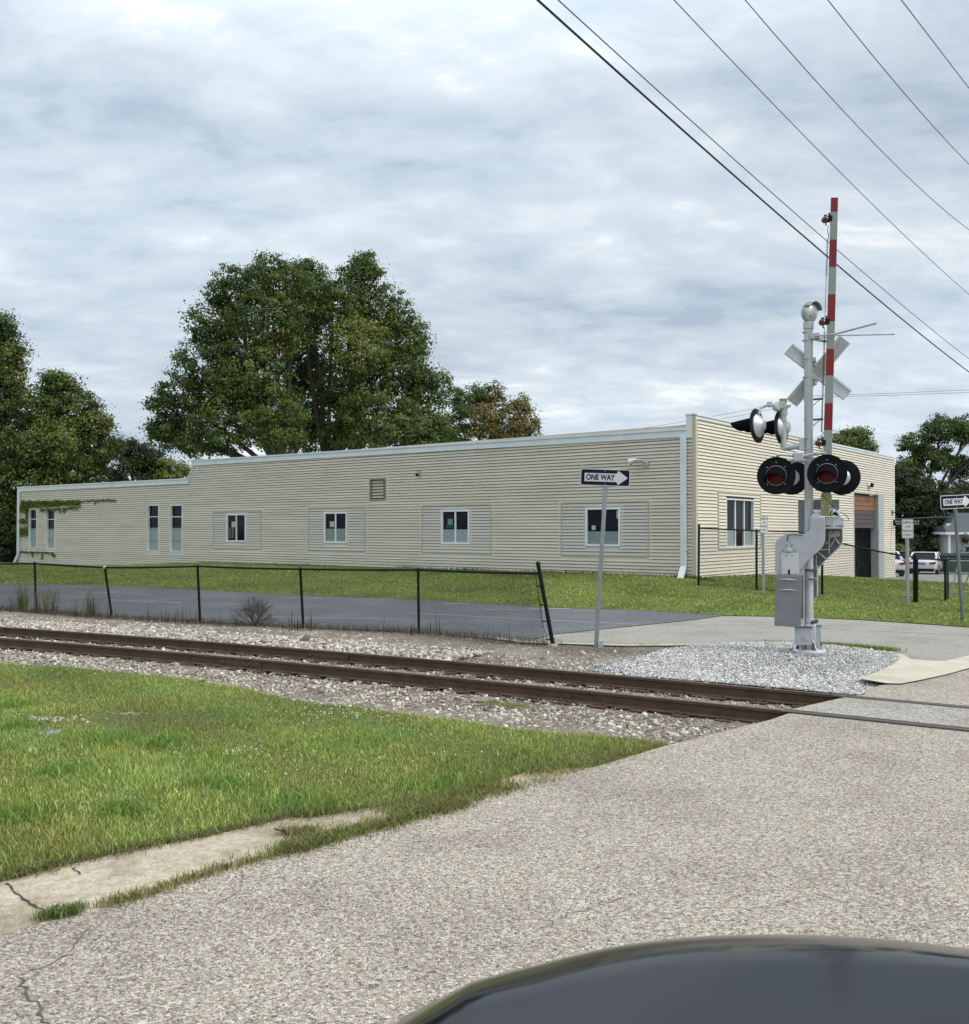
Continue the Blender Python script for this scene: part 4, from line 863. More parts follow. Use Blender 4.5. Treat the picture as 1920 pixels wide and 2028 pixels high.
# louvred wall vent
a0, a1, z0, z1 = vent
v_ = inset(FLc, vent, bld, None, .12, .07).build('wall_vent', M['tan'], bld)
fbox(mm := MB(), FLc, a0 + .07, a1 - .07, -.13, -.11, z0 + .07, z1 - .07); mm.build('backing', M['tan'], v_)
for k in range(6):
    zz = z0 + .12 + (z1 - z0 - .2) * k / 6; mb = MB()
    vs = [FLc.P(a, d, q) for a in (a0 + .08, a1 - .2) for d, q in ((-.1, zz + .10), (-.02, zz), (-.01, zz + .01), (-.09, zz + .115))]
    mb.add(vs, [(0, 1, 2, 3), (7, 6, 5, 4), (1, 5, 6, 2), (0, 4, 5, 1), (3, 2, 6, 7), (4, 0, 3, 7)]); mb.build('louvre', M['trim'], v_)
# garage opening: jambs, rolled door, dim room behind
a0, a1, z0, z1 = doorR; dz = -.55; dp = 3.2
rm = MB()
for b in ((( -dp, a0 - 1.2, dz - .1), (-.21, a1 + .8, dz)), ((-dp - .1, a0 - 1.2, dz), (-dp, a1 + .8, z1 + .3)), ((-dp, a0 - 1.3, dz), (-.21, a0 - 1.2, z1 + .3)), ((-dp, a1 + .8, dz), (-.21, a1 + .9, z1 + .3)), ((-dp, a0 - 1.2, z1 + .2), (-.21, a1 + .8, z1 + .3))): rm.box(*b)
rm.build('garage_room', M['interior'], bld)
jambR = jambR + .28 * (doorR[1] - jambR)
jb = MB(); jb.box((-.34, jambR + .0, dz), (.045, a1 + .04, z1)); jb.box((-.20, a0 - .04, dz), (.045, a0, z1)); jb.box((-.20, a0, z1), (.045, a1 + .04, z1 + .06)); jb.build('door_jamb', M['light_grey'], bld)
gd = empty('garage_door', (0, 0, 0)); gd.parent = bld
nz1 = z1; sl = [(.0, .12, 'grey_wood'), (.12, .20, 'orange_wood'), (.205, .27, 'orange_wood'), (.275, .335, 'orange_wood'), (.34, .40, 'grey_wood'), (.405, .465, 'grey_wood'), (.47, .53, 'grey_wood'), (.535, .59, 'grey_wood')]
HH = z1 + .5
for u0, u1, mt in sl:
    if u0 == 0: continue
    mb = MB(); mb.box((-.16, a0 + .005, z1 - (u1 - .10) * HH * .78), (-.12, jambR - .01, z1 - (u0 - .10) * HH * .78)); mb.build('door_panel', M[mt], gd)
mb = MB(); mb.box((-.75, a0 + .25, dz), (-.70, a0 + 2.1, dz + 2.6)); mb.build('inner_door', M['light_grey'], bld); mb = MB(); mb.box((-.78, a0 - .6, dz), (-.74, a0 + .22, z1)); mb.build('partition', M['interior'], bld)
mb = MB(); mb.box((-1.2, a1 - .9, dz), (-.5, a1 - .4, dz + .9)); mb.tube([(-.9, a1 - 1.6, dz), (-.9, a1 - .8, dz + 1.6)], .03, 6); mb.build('stored_clutter', M['interior_dark'], bld)
# fixtures on the walls: things of their own
def wall_obj(name, F_, a, z, label, cat): 
    e = empty(name, BM @ Vector(F_.P(a, .03, z)), BANG, label, cat); return e
a, z = fL(1281, 918); e = wall_obj('wall_lamp', FLc, a, z, 'small silver flood lamp high on the cream wall near the white downspout', 'lamp')
MB().lathe([(0, 0), (.11, .0), (.11, .05), (.0, .06)], (0, 0, 0), (0, -1, 0), 12).build('mount', M['galv'], e); MB().tube([(0, -.04, 0), (-.10, -.20, .10), (-.25, -.30, .12)], .035, 8).build('arm', M['galv'], e)
MB().lathe([(0, 0), (.06, .0), (.09, .12), (.13, .26), (.11, .27), (.0, .2)], (-.22, -.28, .13), (-1, -.2, -.35), 14).build('lamp_head', M['alu'], e, smooth=40)
a, z = fL(831, 937); e = wall_obj('wall_sensor', FLc, a, z, 'tiny grey fixture alone on the upper cream wall right of the louvred vent', 'fixture')
MB().box((-.09, -.06, -.1), (.08, 0, .1)).build('housing', M['light_grey'], e, bevel=.01); MB().lathe([(0, 0), (.05, .02), (.05, .12), (0, .14)], (0, -.04, -.04), (-.3, -1, -.4), 10).build('lens', M['glass'], e)
a, z = fR(1719, 960.5); e = wall_obj('security_camera', FRc, a, z, 'small black camera on the bright end wall above the garage door', 'camera')
MB().box((0, -.16, -.06), (.10, .0, .10)).build('mount', M['white'], e, bevel=.01); MB().box((.04, .04, -.12), (.2, .26, .10)).build('housing', M['black'], e, bevel=.02)
a, z = fR(1724, 980); e = wall_obj('conduit_lamp', FRc, a, z, 'short angled pipe fixture over the garage door opening', 'fixture')
MB().tube([(0, -.25, -.05), (.12, .0, .0), (.3, .35, .14)], .03, 6).build('pipe', M['tan'], e); MB().box((0, -.1, -.12), (.08, .05, -.02)).build('box', M['tan'], e)
# bracket sign at the far end of the wall
a, z = fR(1758, 1024); e = wall_obj('hanging_sign', FRc, y_end - .45, z - .1, 'black board sign hung from an iron bracket at the building end', 'sign')
MB().tube([(0, 0, .35), (2.0, 0, .30)], .025, 6).build('bracket', M['black'], e); MB().box((0, -.06, .22), (.03, .06, .48)).build('bracket_plate', M['black'], e)
sgn = MB().box((.0 + .05, -.03, -.36), (1.5, .03, -.04)).build('board', M['black'], e, bevel=.04)
for k in range(9): MB().box((.16 + k * .14, -.036, -.17), (.16 + k * .14 + (.08 if k % 3 else .10), -.031, -.09)).build('letter', M['paper'], sgn)
for k in range(3): MB().box((.2 + k * .42, -.036, -.28), (.2 + k * .42 + .32, -.031, -.24)).build('letter', M['paper'], sgn)
MB().tube([(.05, 0, -.46), (1.5, 0, -.48)], .02, 6).build('lower_bar', M['black'], e)
# ivy
iv = empty('ivy_vine', BM @ Vector((x_end + 1, -.04, 1)), BANG, 'green ivy creeping in thin lines over the left end of the cream wall', 'vine')
IP = []; st = MB(); off = Vector((x_end + 1, -.04, 1))
def vine(px, n, wid, sag=0.0):
    q = [fL(a, b) for a, b in px]; st.tube([Vector((a, -.045, z)) - off for a, z in q], .012, 5)
    for _ in range(int(n * 1.5)):
        i = random.randrange(len(q) - 1); t = random.random() ; a = q[i][0] + (q[i + 1][0] - q[i][0]) * t; z = q[i][1] + (q[i + 1][1] - q[i][1]) * t
        IP.append((a + random.gauss(0, .05), -.05 - abs(random.gauss(0, .03)), z + random.gauss(0, wid) - abs(random.gauss(0, sag))))
vine([(44, 1001), (66, 999), (100, 998), (135, 995), (160, 994)], 1000, .07, .06); vine([(44, 996), (75, 995), (120, 994)], 380, .06); vine([(150, 994), (195, 992), (232, 991)], 110, .03); vine([(80, 1010), (115, 1007), (162, 1004)], 170, .04, .08); vine([(42, 1006), (56, 1009), (55, 1018)], 300, .13)
vine([(42, 1032), (54, 1032)], 150, .09); vine([(42, 1053), (56, 1054)], 260, .13); vine([(56, 1003), (56, 1062)], 50, .04); vine([(42, 1093), (70, 1093.5), (104, 1095), (110, 1102)], 150, .035, .02); vine([(66, 1094), (66, 1104)], 10, .03); vine([(85, 1095), (85, 1108)], 18, .03); vine([(118, 1006), (122, 1016)], 14, .03); vine([(128, 1006), (129, 1015)], 12, .03); vine([(192, 991), (190, 998)], 8, .03)
st.build('stem', M['bark'], iv)
def leaf_quads(P, size, cols, up=.35, aspect=.75, jit=.45, out=None):
    n = len(P); nn = RNG.normal(0, 1, (n, 3)) * (1 if out is None else .55); nn[:, 2] = (np.abs(nn[:, 2]) if out is None else nn[:, 2]) + up
    if out is not None: nn += out * 1.0
    nn /= 1; nn /= np.linalg.norm(nn, axis=1, keepdims=True)
    t = RNG.normal(0, 1, (n, 3)); t -= nn * (t * nn).sum(1, keepdims=True); t /= np.linalg.norm(t, axis=1, keepdims=True); b = np.cross(nn, t)
    s_ = (size * np.exp(RNG.normal(0, jit * .5, n)))[:, None]
    V = np.stack([P - t * s_ * .5, P + b * s_ * aspect * .5 + nn * s_ * .10, P + t * s_ * .5, P - b * s_ * aspect * .5 + nn * s_ * .10], 1).reshape(-1, 3)
    F = (np.array([[0, 1, 2, 3]])[None] + (np.arange(n) * 4)[:, None, None]).reshape(-1, 4); return V, F
P = np.array(IP) - np.array(off)[None]; V, F = leaf_quads(P, .10, None, up=.1); c = np.array([(.14, .19, .03), (.10, .15, .025), (.19, .22, .05)])[RNG.integers(0, 3, len(P))]
np_mesh('leaves', V, F, M['leaf'], np.repeat(c, 4, 0), parent=iv, kind='stuff')
# scruffy growth at the foot of the wall
P = []
for px, py, n, r in [(935, 1124, 60, 1.0), (820, 1122, 30, .6), (1095, 1131, 40, .8), (1370, 1143, 60, .35), (1170, 1138, 20, .5), (1395, 1146, 40, .4), (600, 1117, 24, 1.2)]:
    a, z = fL(px, py); 
    for _ in range(n * 3): q = BM @ Vector((a + random.gauss(0, r), -.12 - abs(random.gauss(0, .06)), 0)); P.append((q.x, q.y))
P = np.array(P); blades('wall_foot_weeds', np.c_[P, H(P[:, 0], P[:, 1])], .16, .02, np.array([(.09, .14, .03), (.14, .15, .06), (.07, .1, .03)]), lean=1.0)
fp = MB()
for px, py, w_ in [(262, 1127, 1.4)]: a, z = fL(px, py); fp.box((a - w_, -.9, .0), (a + w_, -.25, .09))
fp.build('wall_pad', M['apron'], bld)

# ------------------------------------------------------------------ text helper
def text_mesh(body, size, m, parent, loc, rot=(R(90), 0, 0), off=.0, sx=1.0, ext=.0012, name='lettering', align='CENTER'):
    cu = bpy.data.curves.new('t', 'FONT'); cu.body = body; cu.size = size; cu.extrude = ext; cu.align_x = align; cu.align_y = 'CENTER'; cu.offset = off; cu.resolution_u = 4
    tmp = bpy.data.objects.new('t', cu); COL.objects.link(tmp); dg = bpy.context.evaluated_depsgraph_get(); me = bpy.data.meshes.new_from_object(tmp.evaluated_get(dg)); bpy.data.objects.remove(tmp); bpy.data.curves.remove(cu)
    me.name = name; me.materials.clear(); me.materials.append(m); o = bpy.data.objects.new(name, me); COL.objects.link(o); o.parent = parent; o.location = loc; o.rotation_euler = rot; o.scale = (sx, 1, 1); return o
def rrect(w_, h_, r, n=5):
    P = []
    for cx, cz, a0 in ((w_ / 2 - r, h_ / 2 - r, 0), (-w_ / 2 + r, h_ / 2 - r, 90), (-w_ / 2 + r, -h_ / 2 + r, 180), (w_ / 2 - r, -h_ / 2 + r, 270)):
        for k in range(n + 1): a = R(a0 + 90 * k / n); P.append((cx + r * math.cos(a), cz + r * math.sin(a)))
    return P
# ------------------------------------------------------------------ one way signs
def one_way(base, top, yaw, roll, label, W=.93, Hh=.32, post='post', gap=0):
    e = empty('one_way_sign', base, 0, label, 'road sign', 'one way signs'); d = Vector(top) - Vector(base); ln = d.length
    q = Vector((0, 0, 1)).rotation_difference(d.normalized()).to_matrix().to_4x4()
    # u-channel post
    ch = [(-.035, .018), (-.030, .018), (-.018, -.016), (.018, -.016), (.030, .018), (.035, .018), (.035, .012), (.031, .012), (.021, -.022), (-.021, -.022), (-.031, .012), (-.035, .012)]
    Ry = Matrix.Rotation(yaw, 4, 'Z')
    mb = MB(); mb.prism([(x * 1.15, y * 1.2) for x, y in ch], -.15, ln + .10, M=q @ Ry, ax='z'); mb.build('post', M[post], e)
    hd = empty('sign_face', d); hd.parent = e; hd.rotation_euler = (Matrix.Rotation(yaw, 4, 'Z') @ Matrix.Rotation(roll, 4, 'Y')).to_euler(); 
    hd.location = d + Vector((0, 0, Hh / 2 + .02))
    y0 = -.035
    pl = MB().prism(rrect(W, Hh, .04), y0, y0 + .004).build('panel', M['alu_sign'], hd)
    MB().prism(rrect(W - .004, Hh - .004, .04), y0 - .0012, y0 - .0002).build('border', M['sign_white'], hd)
    MB().prism(rrect(W - .030, Hh - .030, .032), y0 - .0024, y0 - .0013).build('black_field', M['sign_black'], hd)
    k = W / .93
    ar = [(-.385, .078), (.215, .078), (.235, .125), (.25, .128), (.415, .005), (.415, -.005), (.25, -.128), (.235, -.125), (.215, -.078), (-.385, -.078)]
    MB().prism([(x * k, z * k) for x, z in ar], y0 - .0036, y0 - .0025).build('arrow', M['sign_white'], hd)
    text_mesh('ONE WAY', .150 * k, M['sign_black'], hd, (-.088 * k, y0 - .0052, -.002), off=.0045, sx=.76)
    for zz in (.12, -.12): MB().lathe([(0, .006), (.009, .005), (.009, 0)], (0, y0 - .004, zz), (0, -1, 0), 8).build('bolt', M['galv'], hd)
    return e
b = G(1181, 1281.5); topp = at_depth(1199.5, 965, b.y - .12)
e = one_way(b, topp, R(-14), R(2.6), 'leaning one way sign standing alone beside the broken fence end', post='post')
MB().box((.03, -.06, -.04), (.13, .05, .12)).build('anchor_stub', M['galv'], e)
b = G(1907.8, 1229.5); topp = at_depth(1893, 1009, b.y)
one_way(b, topp, R(18), R(-3.0), 'one way sign at the right edge on a post leaning over the grass bank', W=.93, post='post_dark')
# ------------------------------------------------------------------ compact car parking signs
def parking_sign(px, pyb, pyt, pyp, yaw, wd, label, post):
    b = G(px, pyb); t = at_depth(px, pyt, b.y); p = at_depth(px, pyp, b.y); Hh = t.z - p.z; ln = p.z - b.z
    e = empty('parking_sign', b, 0, label, 'parking sign', 'compact car parking signs')
    mb = MB(); Rm = Matrix.Rotation(yaw, 4, 'Z'); mb.prism([(-.05, .02), (-.042, .02), (-.02, -.02), (.02, -.02), (.042, .02), (.05, .02), (.05, .012), (.046, .012), (.024, -.028), (-.024, -.028), (-.046, .012), (-.05, .012)], -.1, ln + Hh * .9, M=Rm, ax='z'); mb.build('post', M[post], e)
    hd = empty('sign_face', (0, 0, 0)); hd.parent = e; hd.location = (0, 0, ln + Hh / 2); hd.rotation_euler = (0, 0, yaw)
    MB().prism(rrect(wd, Hh, .03), -.036, -.032).build('panel', M['alu_sign'], hd)
    MB().prism(rrect(wd - .004, Hh - .004, .03), -.0375, -.0365).build('white_field', M['sign_white'], hd)
    rim = MB(); 
    for x0, x1, z0, z1 in ((-wd / 2 + .012, -wd / 2 + .02, -Hh / 2 + .02, Hh / 2 - .02), (wd / 2 - .02, wd / 2 - .012, -Hh / 2 + .02, Hh / 2 - .02), (-wd / 2 + .02, wd / 2 - .02, -Hh / 2 + .012, -Hh / 2 + .02), (-wd / 2 + .02, wd / 2 - .02, Hh / 2 - .02, Hh / 2 - .012)): rim.box((x0, -.0390, z0), (x1, -.0380, z1))
    rim.build('border', M['sign_text'], hd)
    for k, s_ in enumerate(('COMPACT', 'CAR', 'PARKING', 'ONLY')): text_mesh(s_, Hh * .19, M['sign_text'], hd, (0, -.0395, Hh * (.33 - .22 * k)), sx=.72 if len(s_) > 5 else .85, off=.0008)
parking_sign(1799, 1200, 1028.5, 1066, R(-8), .31, 'compact car parking sign on the grass, farther right of the two', 'post')
parking_sign(1513, 1178, 1022, 1055.5, R(28), .30, 'compact car parking sign in front of the end wall window, left of the crossing signal', 'post')
# ------------------------------------------------------------------ crossing signal with raised gate arm
SB = G(1600, 1292, hm1); SA = -math.atan2(SB.x, SB.y)
sig = empty('crossing_signal', SB, SA, 'tall silver railroad crossing mast with raised red and white gate arm, red lamps and crossbuck', 'railroad signal')
SM = Matrix.Translation(SB) @ Matrix.Rotation(SA, 4, 'Z'); SI = SM.inverted(); SY = (SM.to_3x3() @ Vector((0, 1, 0)))
def S(px, py, y=0.0):
    return SI @ on_plane(px, py, SM @ Vector((0, y, 0)), SY)
def c2(x, y, d=0.0): return S(1440 + x * .17058, 780 + y * .17058, d)
def c3(x, y, d=0.0): return S(1440 + x * .17058, 1020 + y * .17058, d)
def c1(x, y, d=0.0): return S(1420 + x * .26652, 360 + y * .26652, d)
def part(mb, name, m, parent=None, **k): return mb.build(name, M[m], parent or sig, **k)
mx_ = c3(953, 800).x; rm_ = .072
ztop = c1(685, 1050).z
part(MB().tube([(mx_, 0, .45), (c1(683, 1100).x, 0, ztop)], rm_, 20), 'mast', 'galv', smooth=40)
part(MB().lathe([(rm_ + .004, -.10), (rm_ + .014, -.10), (rm_ + .016, -.02), (rm_ + .014, 0.02), (0, .03)], (c1(683, 1060).x, 0, ztop), (0, 0, 1), 20), 'mast_cap', 'galv', smooth=40)
# bell
bc = c1(692, 972); bl = empty('bell', bc); bl.parent = sig; ax_ = Vector((.75, -.55, -.05))
MB().lathe([(0, -.10), (.06, -.098), (.135, -.08), (.165, -.05), (.172, 0), (.165, .03), (.15, .055), (.10, .085), (.04, .10), (0, .102)], (0, 0, 0), ax_, 28).build('gong', M['alu'], bl, smooth=50)
MB().lathe([(.176, -.03), (.180, .0), (.176, .02)], (0, 0, 0), ax_, 28).build('rim', M['light_grey'], bl, smooth=50)
MB().lathe([(.180, -.02), (.19, .02), (.178, .13), (.172, .13), (.174, .0)], (0, 0, 0), ax_, 16, arc=(R(-75), R(60))).build('hood', M['tan'], bl, smooth=50)
MB().lathe([(.07, -.17), (.05, -.15), (.045, -.20)], (0, 0, 0), (0, 0, 1), 12).build('neck', M['galv'], bl)
MB().box((-.006, -.115, -.10), (.012, -.10, .02)).build('clapper', M['black'], bl)
# bracket and two gate arm guide rods at the top
zb = c1(720, 1145).z
part(MB().box((mx_ + .05, -.10, zb - .06), (mx_ + .20, .04, zb + .03)).prism([(mx_ + .08, zb - .05), (mx_ + .36, zb - .10), (mx_ + .36, zb - .14), (mx_ + .1, zb - .07)], -.05, .05), 'rod_bracket', 'galv', bevel=.006)
part(MB().tube([c1(722, 1145, -.08), c1(860, 1136, -.25), c1(1188, 1050, -.55)], .018, 10), 'guide_rod', 'galv', smooth=40)
part(MB().tube([c1(770, 1162, 0.02), c1(900, 1140, .10), c1(1324, 1131, .25)], .016, 10), 'guide_rod', 'galv', smooth=40)
for zz in (zb + .07, zb - .07): part(MB().lathe([(rm_ + .001, -.012), (rm_ + .01, -.008), (rm_ + .01, .008), (rm_ + .001, .012)], (mx_ - .003, 0, zz), (0, 0, 1), 20), 'band', 'galv')
# crossbuck seen from behind
cb = empty('crossbuck', c1(753, 1412, .20)); cb.parent = sig
def blade(v, name):
    v = Vector(v); ln = v.length; t = v.normalized(); nrm = Vector((.30, -.93, -.08)); nrm = (nrm - t * nrm.dot(t)).normalized(); s = t.cross(nrm)
    Mx = Matrix((( t.x, nrm.x, s.x, 0), (t.y, nrm.y, s.y, 0), (t.z, nrm.z, s.z, 0), (0, 0, 0, 1)))
    b_ = MB().box((-ln / 2, -.002, -.114), (ln / 2, .002, .114), Mx).build(name, M['alu_sign'], cb)
    for q in (-.088, .088): MB().box((-ln / 2 + .005, -.0 + .002, q - .014), (ln / 2 - .005, .022, q + .014), Mx).build('stiffener', M['alu'], b_)
    return b_
p0, p1 = c1(533, 1244, .20), c1(975, 1580, .20); blade((p1.x - p0.x, .16, p1.z - p0.z), 'blade')
p0, p1 = c1(556, 1638, .14), c1(952, 1174, .14); o = blade((p1.x - p0.x, -.12, p1.z - p0.z), 'blade'); o.location = (0, -.03, 0)
for y in (1312, 1448):
    q = c1(745, y); zc_ = q.z
    part(MB().lathe([(rm_ + .001, -.011), (rm_ + .010, -.008), (rm_ + .010, .008), (rm_ + .001, .011)], (mx_ - .003, 0, zc_), (0, 0, 1), 20), 'band', 'galv')
    part(MB().box((mx_ + .05, -.03, zc_ - .05), (mx_ + .14, .17, zc_ + .02)).box((mx_ + .10, .02, zc_ - .12), (mx_ + .15, .18, zc_ - .03)), 'sign_clamp', 'galv', bevel=.008)
# gate arm
AY = -.13
def arm_pt(yy, e): # e 0 left edge, 1 right edge of the face
    a = np.interp(yy, [390.6, 860, 1020], [1646.2, 1632.0, 1627.0]); b = np.interp(yy, [390.6, 860, 1020], [1660.8, 1649.2, 1645.5]); return S(a + (b - a) * e, yy, AY)
arm = empty('gate_arm', arm_pt(1020, .5)); arm.parent = sig; AO = arm_pt(1020, .5)
def arm_seg(y0, y1, d0, d1, e0=0, e1=1):
    P_ = [arm_pt(y0, e0), arm_pt(y0, e1), arm_pt(y1, e1), arm_pt(y1, e0)]; mb = MB()
    vs = [Vector((p.x, d0, p.z)) - Vector((AO.x, 0, AO.z)) - Vector((0, AO.y, 0)) for p in P_] + [Vector((p.x, d1, p.z)) - Vector((AO.x, 0, AO.z)) - Vector((0, AO.y, 0)) for p in P_]
    return mb.add(vs, [(3, 2, 1, 0), (4, 5, 6, 7), (0, 1, 5, 4), (1, 2, 6, 5), (2, 3, 7, 6), (3, 0, 4, 7)])
arm_seg(390.6, 982, AY, AY + .075).build('arm_tube', M['arm'], arm)
yb = [391, 419.2, 474.0, 528.5, 582.5, 636.6, 690.5, 743.8, 798.4, 852.0]
for i in range(len(yb) - 1): arm_seg(yb[i] + .3, yb[i + 1] - .3, AY - .0035, AY - .0005, .03, .97).build('stripe', M['red_sheet' if i % 2 == 0 else 'white_sheet'], arm)
arm_seg(852.3, 980, AY - .0035, AY - .0005, .03, .97).build('stripe', M['white_sheet'], arm)
arm_seg(980, 1010, AY - .012, AY + .09, -.1, 1.1).build('adapter_plate', M['yellow'], arm); arm_seg(1010, 1022, AY - .01, AY + .08, .0, .85).build('adapter_foot', M['yellow'], arm)
for k, e in ((1003, .1), (1003, .85)): q = arm_pt(k, e); MB().lathe([(0, .02), (.014, .016), (.014, 0)], Vector((q.x - AO.x, -.012, q.z - AO.z)), (0, -1, 0), 8).build('bolt', M['galv'], arm)
# lamps and coiled cable on the arm
def arm_lamp(px, py):
    p = S(px, py, AY + .03); e_ = S(px + 12, py, AY + .03); l = empty('arm_lamp', p - AO); l.parent = arm
    MB().lathe([(0, -.075), (.028, -.07), (.05, -.048), (.058, -.02), (.058, .02), (.05, .048), (.028, .07), (0, .075)], (0, 0, 0), (.35, -.9, 0), 18).build('lens', M['red_lamp'], l, smooth=60)
    MB().box((.035, -.045, -.045), (.115, .045, .05)).build('bracket', M['black'], l, bevel=.006); MB().box((-.02, -.02, .05), (.03, .02, .078)).box((.05, -.02, .045), (.085, .02, .10)).box((.0, -.012, -.10), (.022, .012, -.05)).build('clip', M['black'], l)
for px, py in ((1635, 434.6), (1629.5, 638), (1622, 877.5)): arm_lamp(px, py)
def coil(py0, py1, turns, rad=.014):
    pts = []; n = turns * 8
    for i in range(n + 1):
        t = i / n; p = arm_pt(py0 + (py1 - py0) * t, 0) + Vector((-.035, .03, 0)); a = t * turns * 2 * math.pi
        pts.append(p + Vector((math.cos(a) * rad, math.sin(a) * rad, 0)) - AO)
    MB().tube(pts, .0045, 4, cap=False).build('coiled_cable', M['black'], arm)
coil(470, 545, 26); coil(545, 628, 12, .008); coil(655, 790, 44); coil(790, 855, 30, .012)
def plain_cable(px, r=.006, y=AY + .03, parent=None, off=None):
    P_ = [S(a, b, y) for a, b in px]; out = []
    for i in range(len(P_) - 1):
        for k in range(6):
            t = k / 6; a, b_, c, d_ = P_[max(0, i - 1)], P_[i], P_[i + 1], P_[min(len(P_) - 1, i + 2)]
            out.append(.5 * ((2 * b_) + (c - a) * t + (2 * a - 5 * b_ + 4 * c - d_) * t * t + (3 * b_ - a - 3 * c + d_) * t ** 3))
    out.append(P_[-1]); part(MB().tube([p for p in out], r, 6), 'cable', 'black', smooth=60)
plain_cable([(1641, 446), (1640, 458), (1642, 466), (1641, 472)]); plain_cable([(1633.5, 648), (1633, 655)]); plain_cable([(1632, 855), (1628, 862), (1626, 870)]); plain_cable([(1627, 888), (1628, 897), (1632, 905)])
plain_cable([(1628, 978), (1640, 992), (1658, 1009), (1676, 1020), (1681, 1027), (1680, 1031), (1672, 1031), (1668, 1027)], .006, -.2)
# the four lamp heads facing and backing the camera, and the pair turned left
def light_head(c, nrm, r, hood, label=None, slim=False):
    nrm = Vector(nrm).normalized(); h = empty('flashing_light', c); h.parent = sig
    MB().lathe([(.0, .0), (r - .01, .0), (r, .004), (r, -.004), (r - .01, -.007), (.0, -.007)], (0, 0, 0), nrm, 48).build('backplate', M['black'], h, smooth=30)
    MB().lathe([(.155, .003), (.168, .004), (.172, .02), (.160, .024), (.153, .012)], (0, 0, 0), nrm, 36).build('lens_ring', M['galv' if hood < .1 else 'grey_paint'], h, smooth=50)
    MB().lathe([(.0, .012), (.08, .009), (.153, .004)], (0, 0, 0), nrm, 32).build('lens', M['red_lens'], h, smooth=60)
    up = Vector((0, 0, 1)); 
    L_ = hood; aa = R(112)
    mb = MB()
    n = 28; a_ = (up - nrm * up.dot(nrm)).normalized(); b_ = nrm.cross(a_)
    for (rr, flip) in ((.166, 0), (.158, 1)):
        o_ = len(mb.v)
        for i in range(n + 1):
            th = -aa + 2 * aa * i / n; ln = L_ * (.45 + .55 * math.cos(th / aa * R(90)) ** .7 if abs(th) < aa * .999 else .45)
            dr = a_ * math.cos(th) + b_ * math.sin(th); mb.v.append(tuple(dr * rr + nrm * .01)); mb.v.append(tuple(dr * rr * .97 + nrm * (.01 + ln) - a_ * ln * (.36 if slim else .10)))  # slim hoods droop over the lens, its dark upper half put into the shape
        for i in range(n):
            f = (o_ + 2 * i, o_ + 2 * i + 1, o_ + 2 * i + 3, o_ + 2 * i + 2); mb.f.append(f if flip else f[::-1])
    mb.build('hood', M['hood_black'], h, smooth=60)
    MB().lathe([(.130, -.008), (.14, -.012), (.135, -.03), (.11, -.055), (.05, -.08), (.03, -.12), (.0, -.12)] if slim else [(.190, -.010), (.205, -.012), (.205, -.03), (.19, -.045), (.12, -.10), (.085, -.125), (.082, -.14), (.045, -.15), (.0, -.15)], (0, 0, 0), nrm, 32).build('housing', M['alu'], h, smooth=35)
    for k in range(4):
        an = R(45 + 90 * k); q = (a_ * math.cos(an) + b_ * math.sin(an)) * .205; MB().lathe([(0, .012), (.009, .01), (.009, 0)], q, nrm, 8).build('bolt', M['galv'], h)
    q = a_ * .225; MB().lathe([(0, .012), (.009, .01), (.009, 0)], q, nrm, 8).build('bolt', M['galv'], h)
    return h
r0 = .325
cL, cR = c2(575, 950, -.42), c2(1165, 925, -.42)
kf = lambda y: 1.0
light_head(cL, (-.12, -.99, -.03), .318, .34, slim=True); light_head(cR, (-.12, -.99, -.03), .318, .34, slim=True)
cL2, cR2 = c2(757, 972, .10), c2(1343, 970, .10)
light_head(cL2, (.30, .95, -.03), .300, .25, slim=True); light_head(cR2, (.30, .95, -.03), .300, .25, slim=True)
# cross arm and junction box
pa = c2(575, 712, -.30); pb = c2(1150, 690, -.28); pm = c2(835, 722, -.16)
part(MB().tube([pa, c2(650, 703, -.28), c2(760, 715, -.18), pm], .026, 10), 'cross_arm', 'galv', smooth=50); part(MB().tube([pm, c2(900, 722, -.18), c2(1050, 690, -.26), pb], .026, 10), 'cross_arm', 'galv', smooth=50)
for q in (cL, cR): part(MB().tube([Vector((q.x, q.y + .14, q.z)), Vector((q.x, q.y + .17, q.z + .25)), Vector((q.x + (.02 if q is cL else -.02), q.y + .16, pa.z))], .022, 8), 'lamp_stem', 'galv', smooth=50)
for q in (cL2, cR2): part(MB().tube([Vector((q.x, q.y - .14, q.z)), Vector((q.x - .02, q.y - .2, q.z + .24)), Vector((mx_ - .02, -.02, pa.z - .02))], .022, 8), 'lamp_stem', 'galv', smooth=50)
jb_ = c2(830, 735, -.14); part(MB().cbox(jb_, (.17, .15, .16)).lathe([(0, .1), (.06, .1), (.07, .0)], jb_ + Vector((-.0, 0, .0)), (0, 0, 1), 14).tube([jb_ + Vector((.02, 0, -.05)), Vector((mx_, 0, jb_.z - .06))], .05, 8), 'junction_box', 'galv', bevel=.02)
for yy in (715, 737): q = c2(945, yy); part(MB().lathe([(rm_ + .001, -.011), (rm_ + .010, -.008), (rm_ + .010, .008), (rm_ + .001, .011)], (mx_ - .003, 0, q.z), (0, 0, 1), 20), 'band', 'galv')
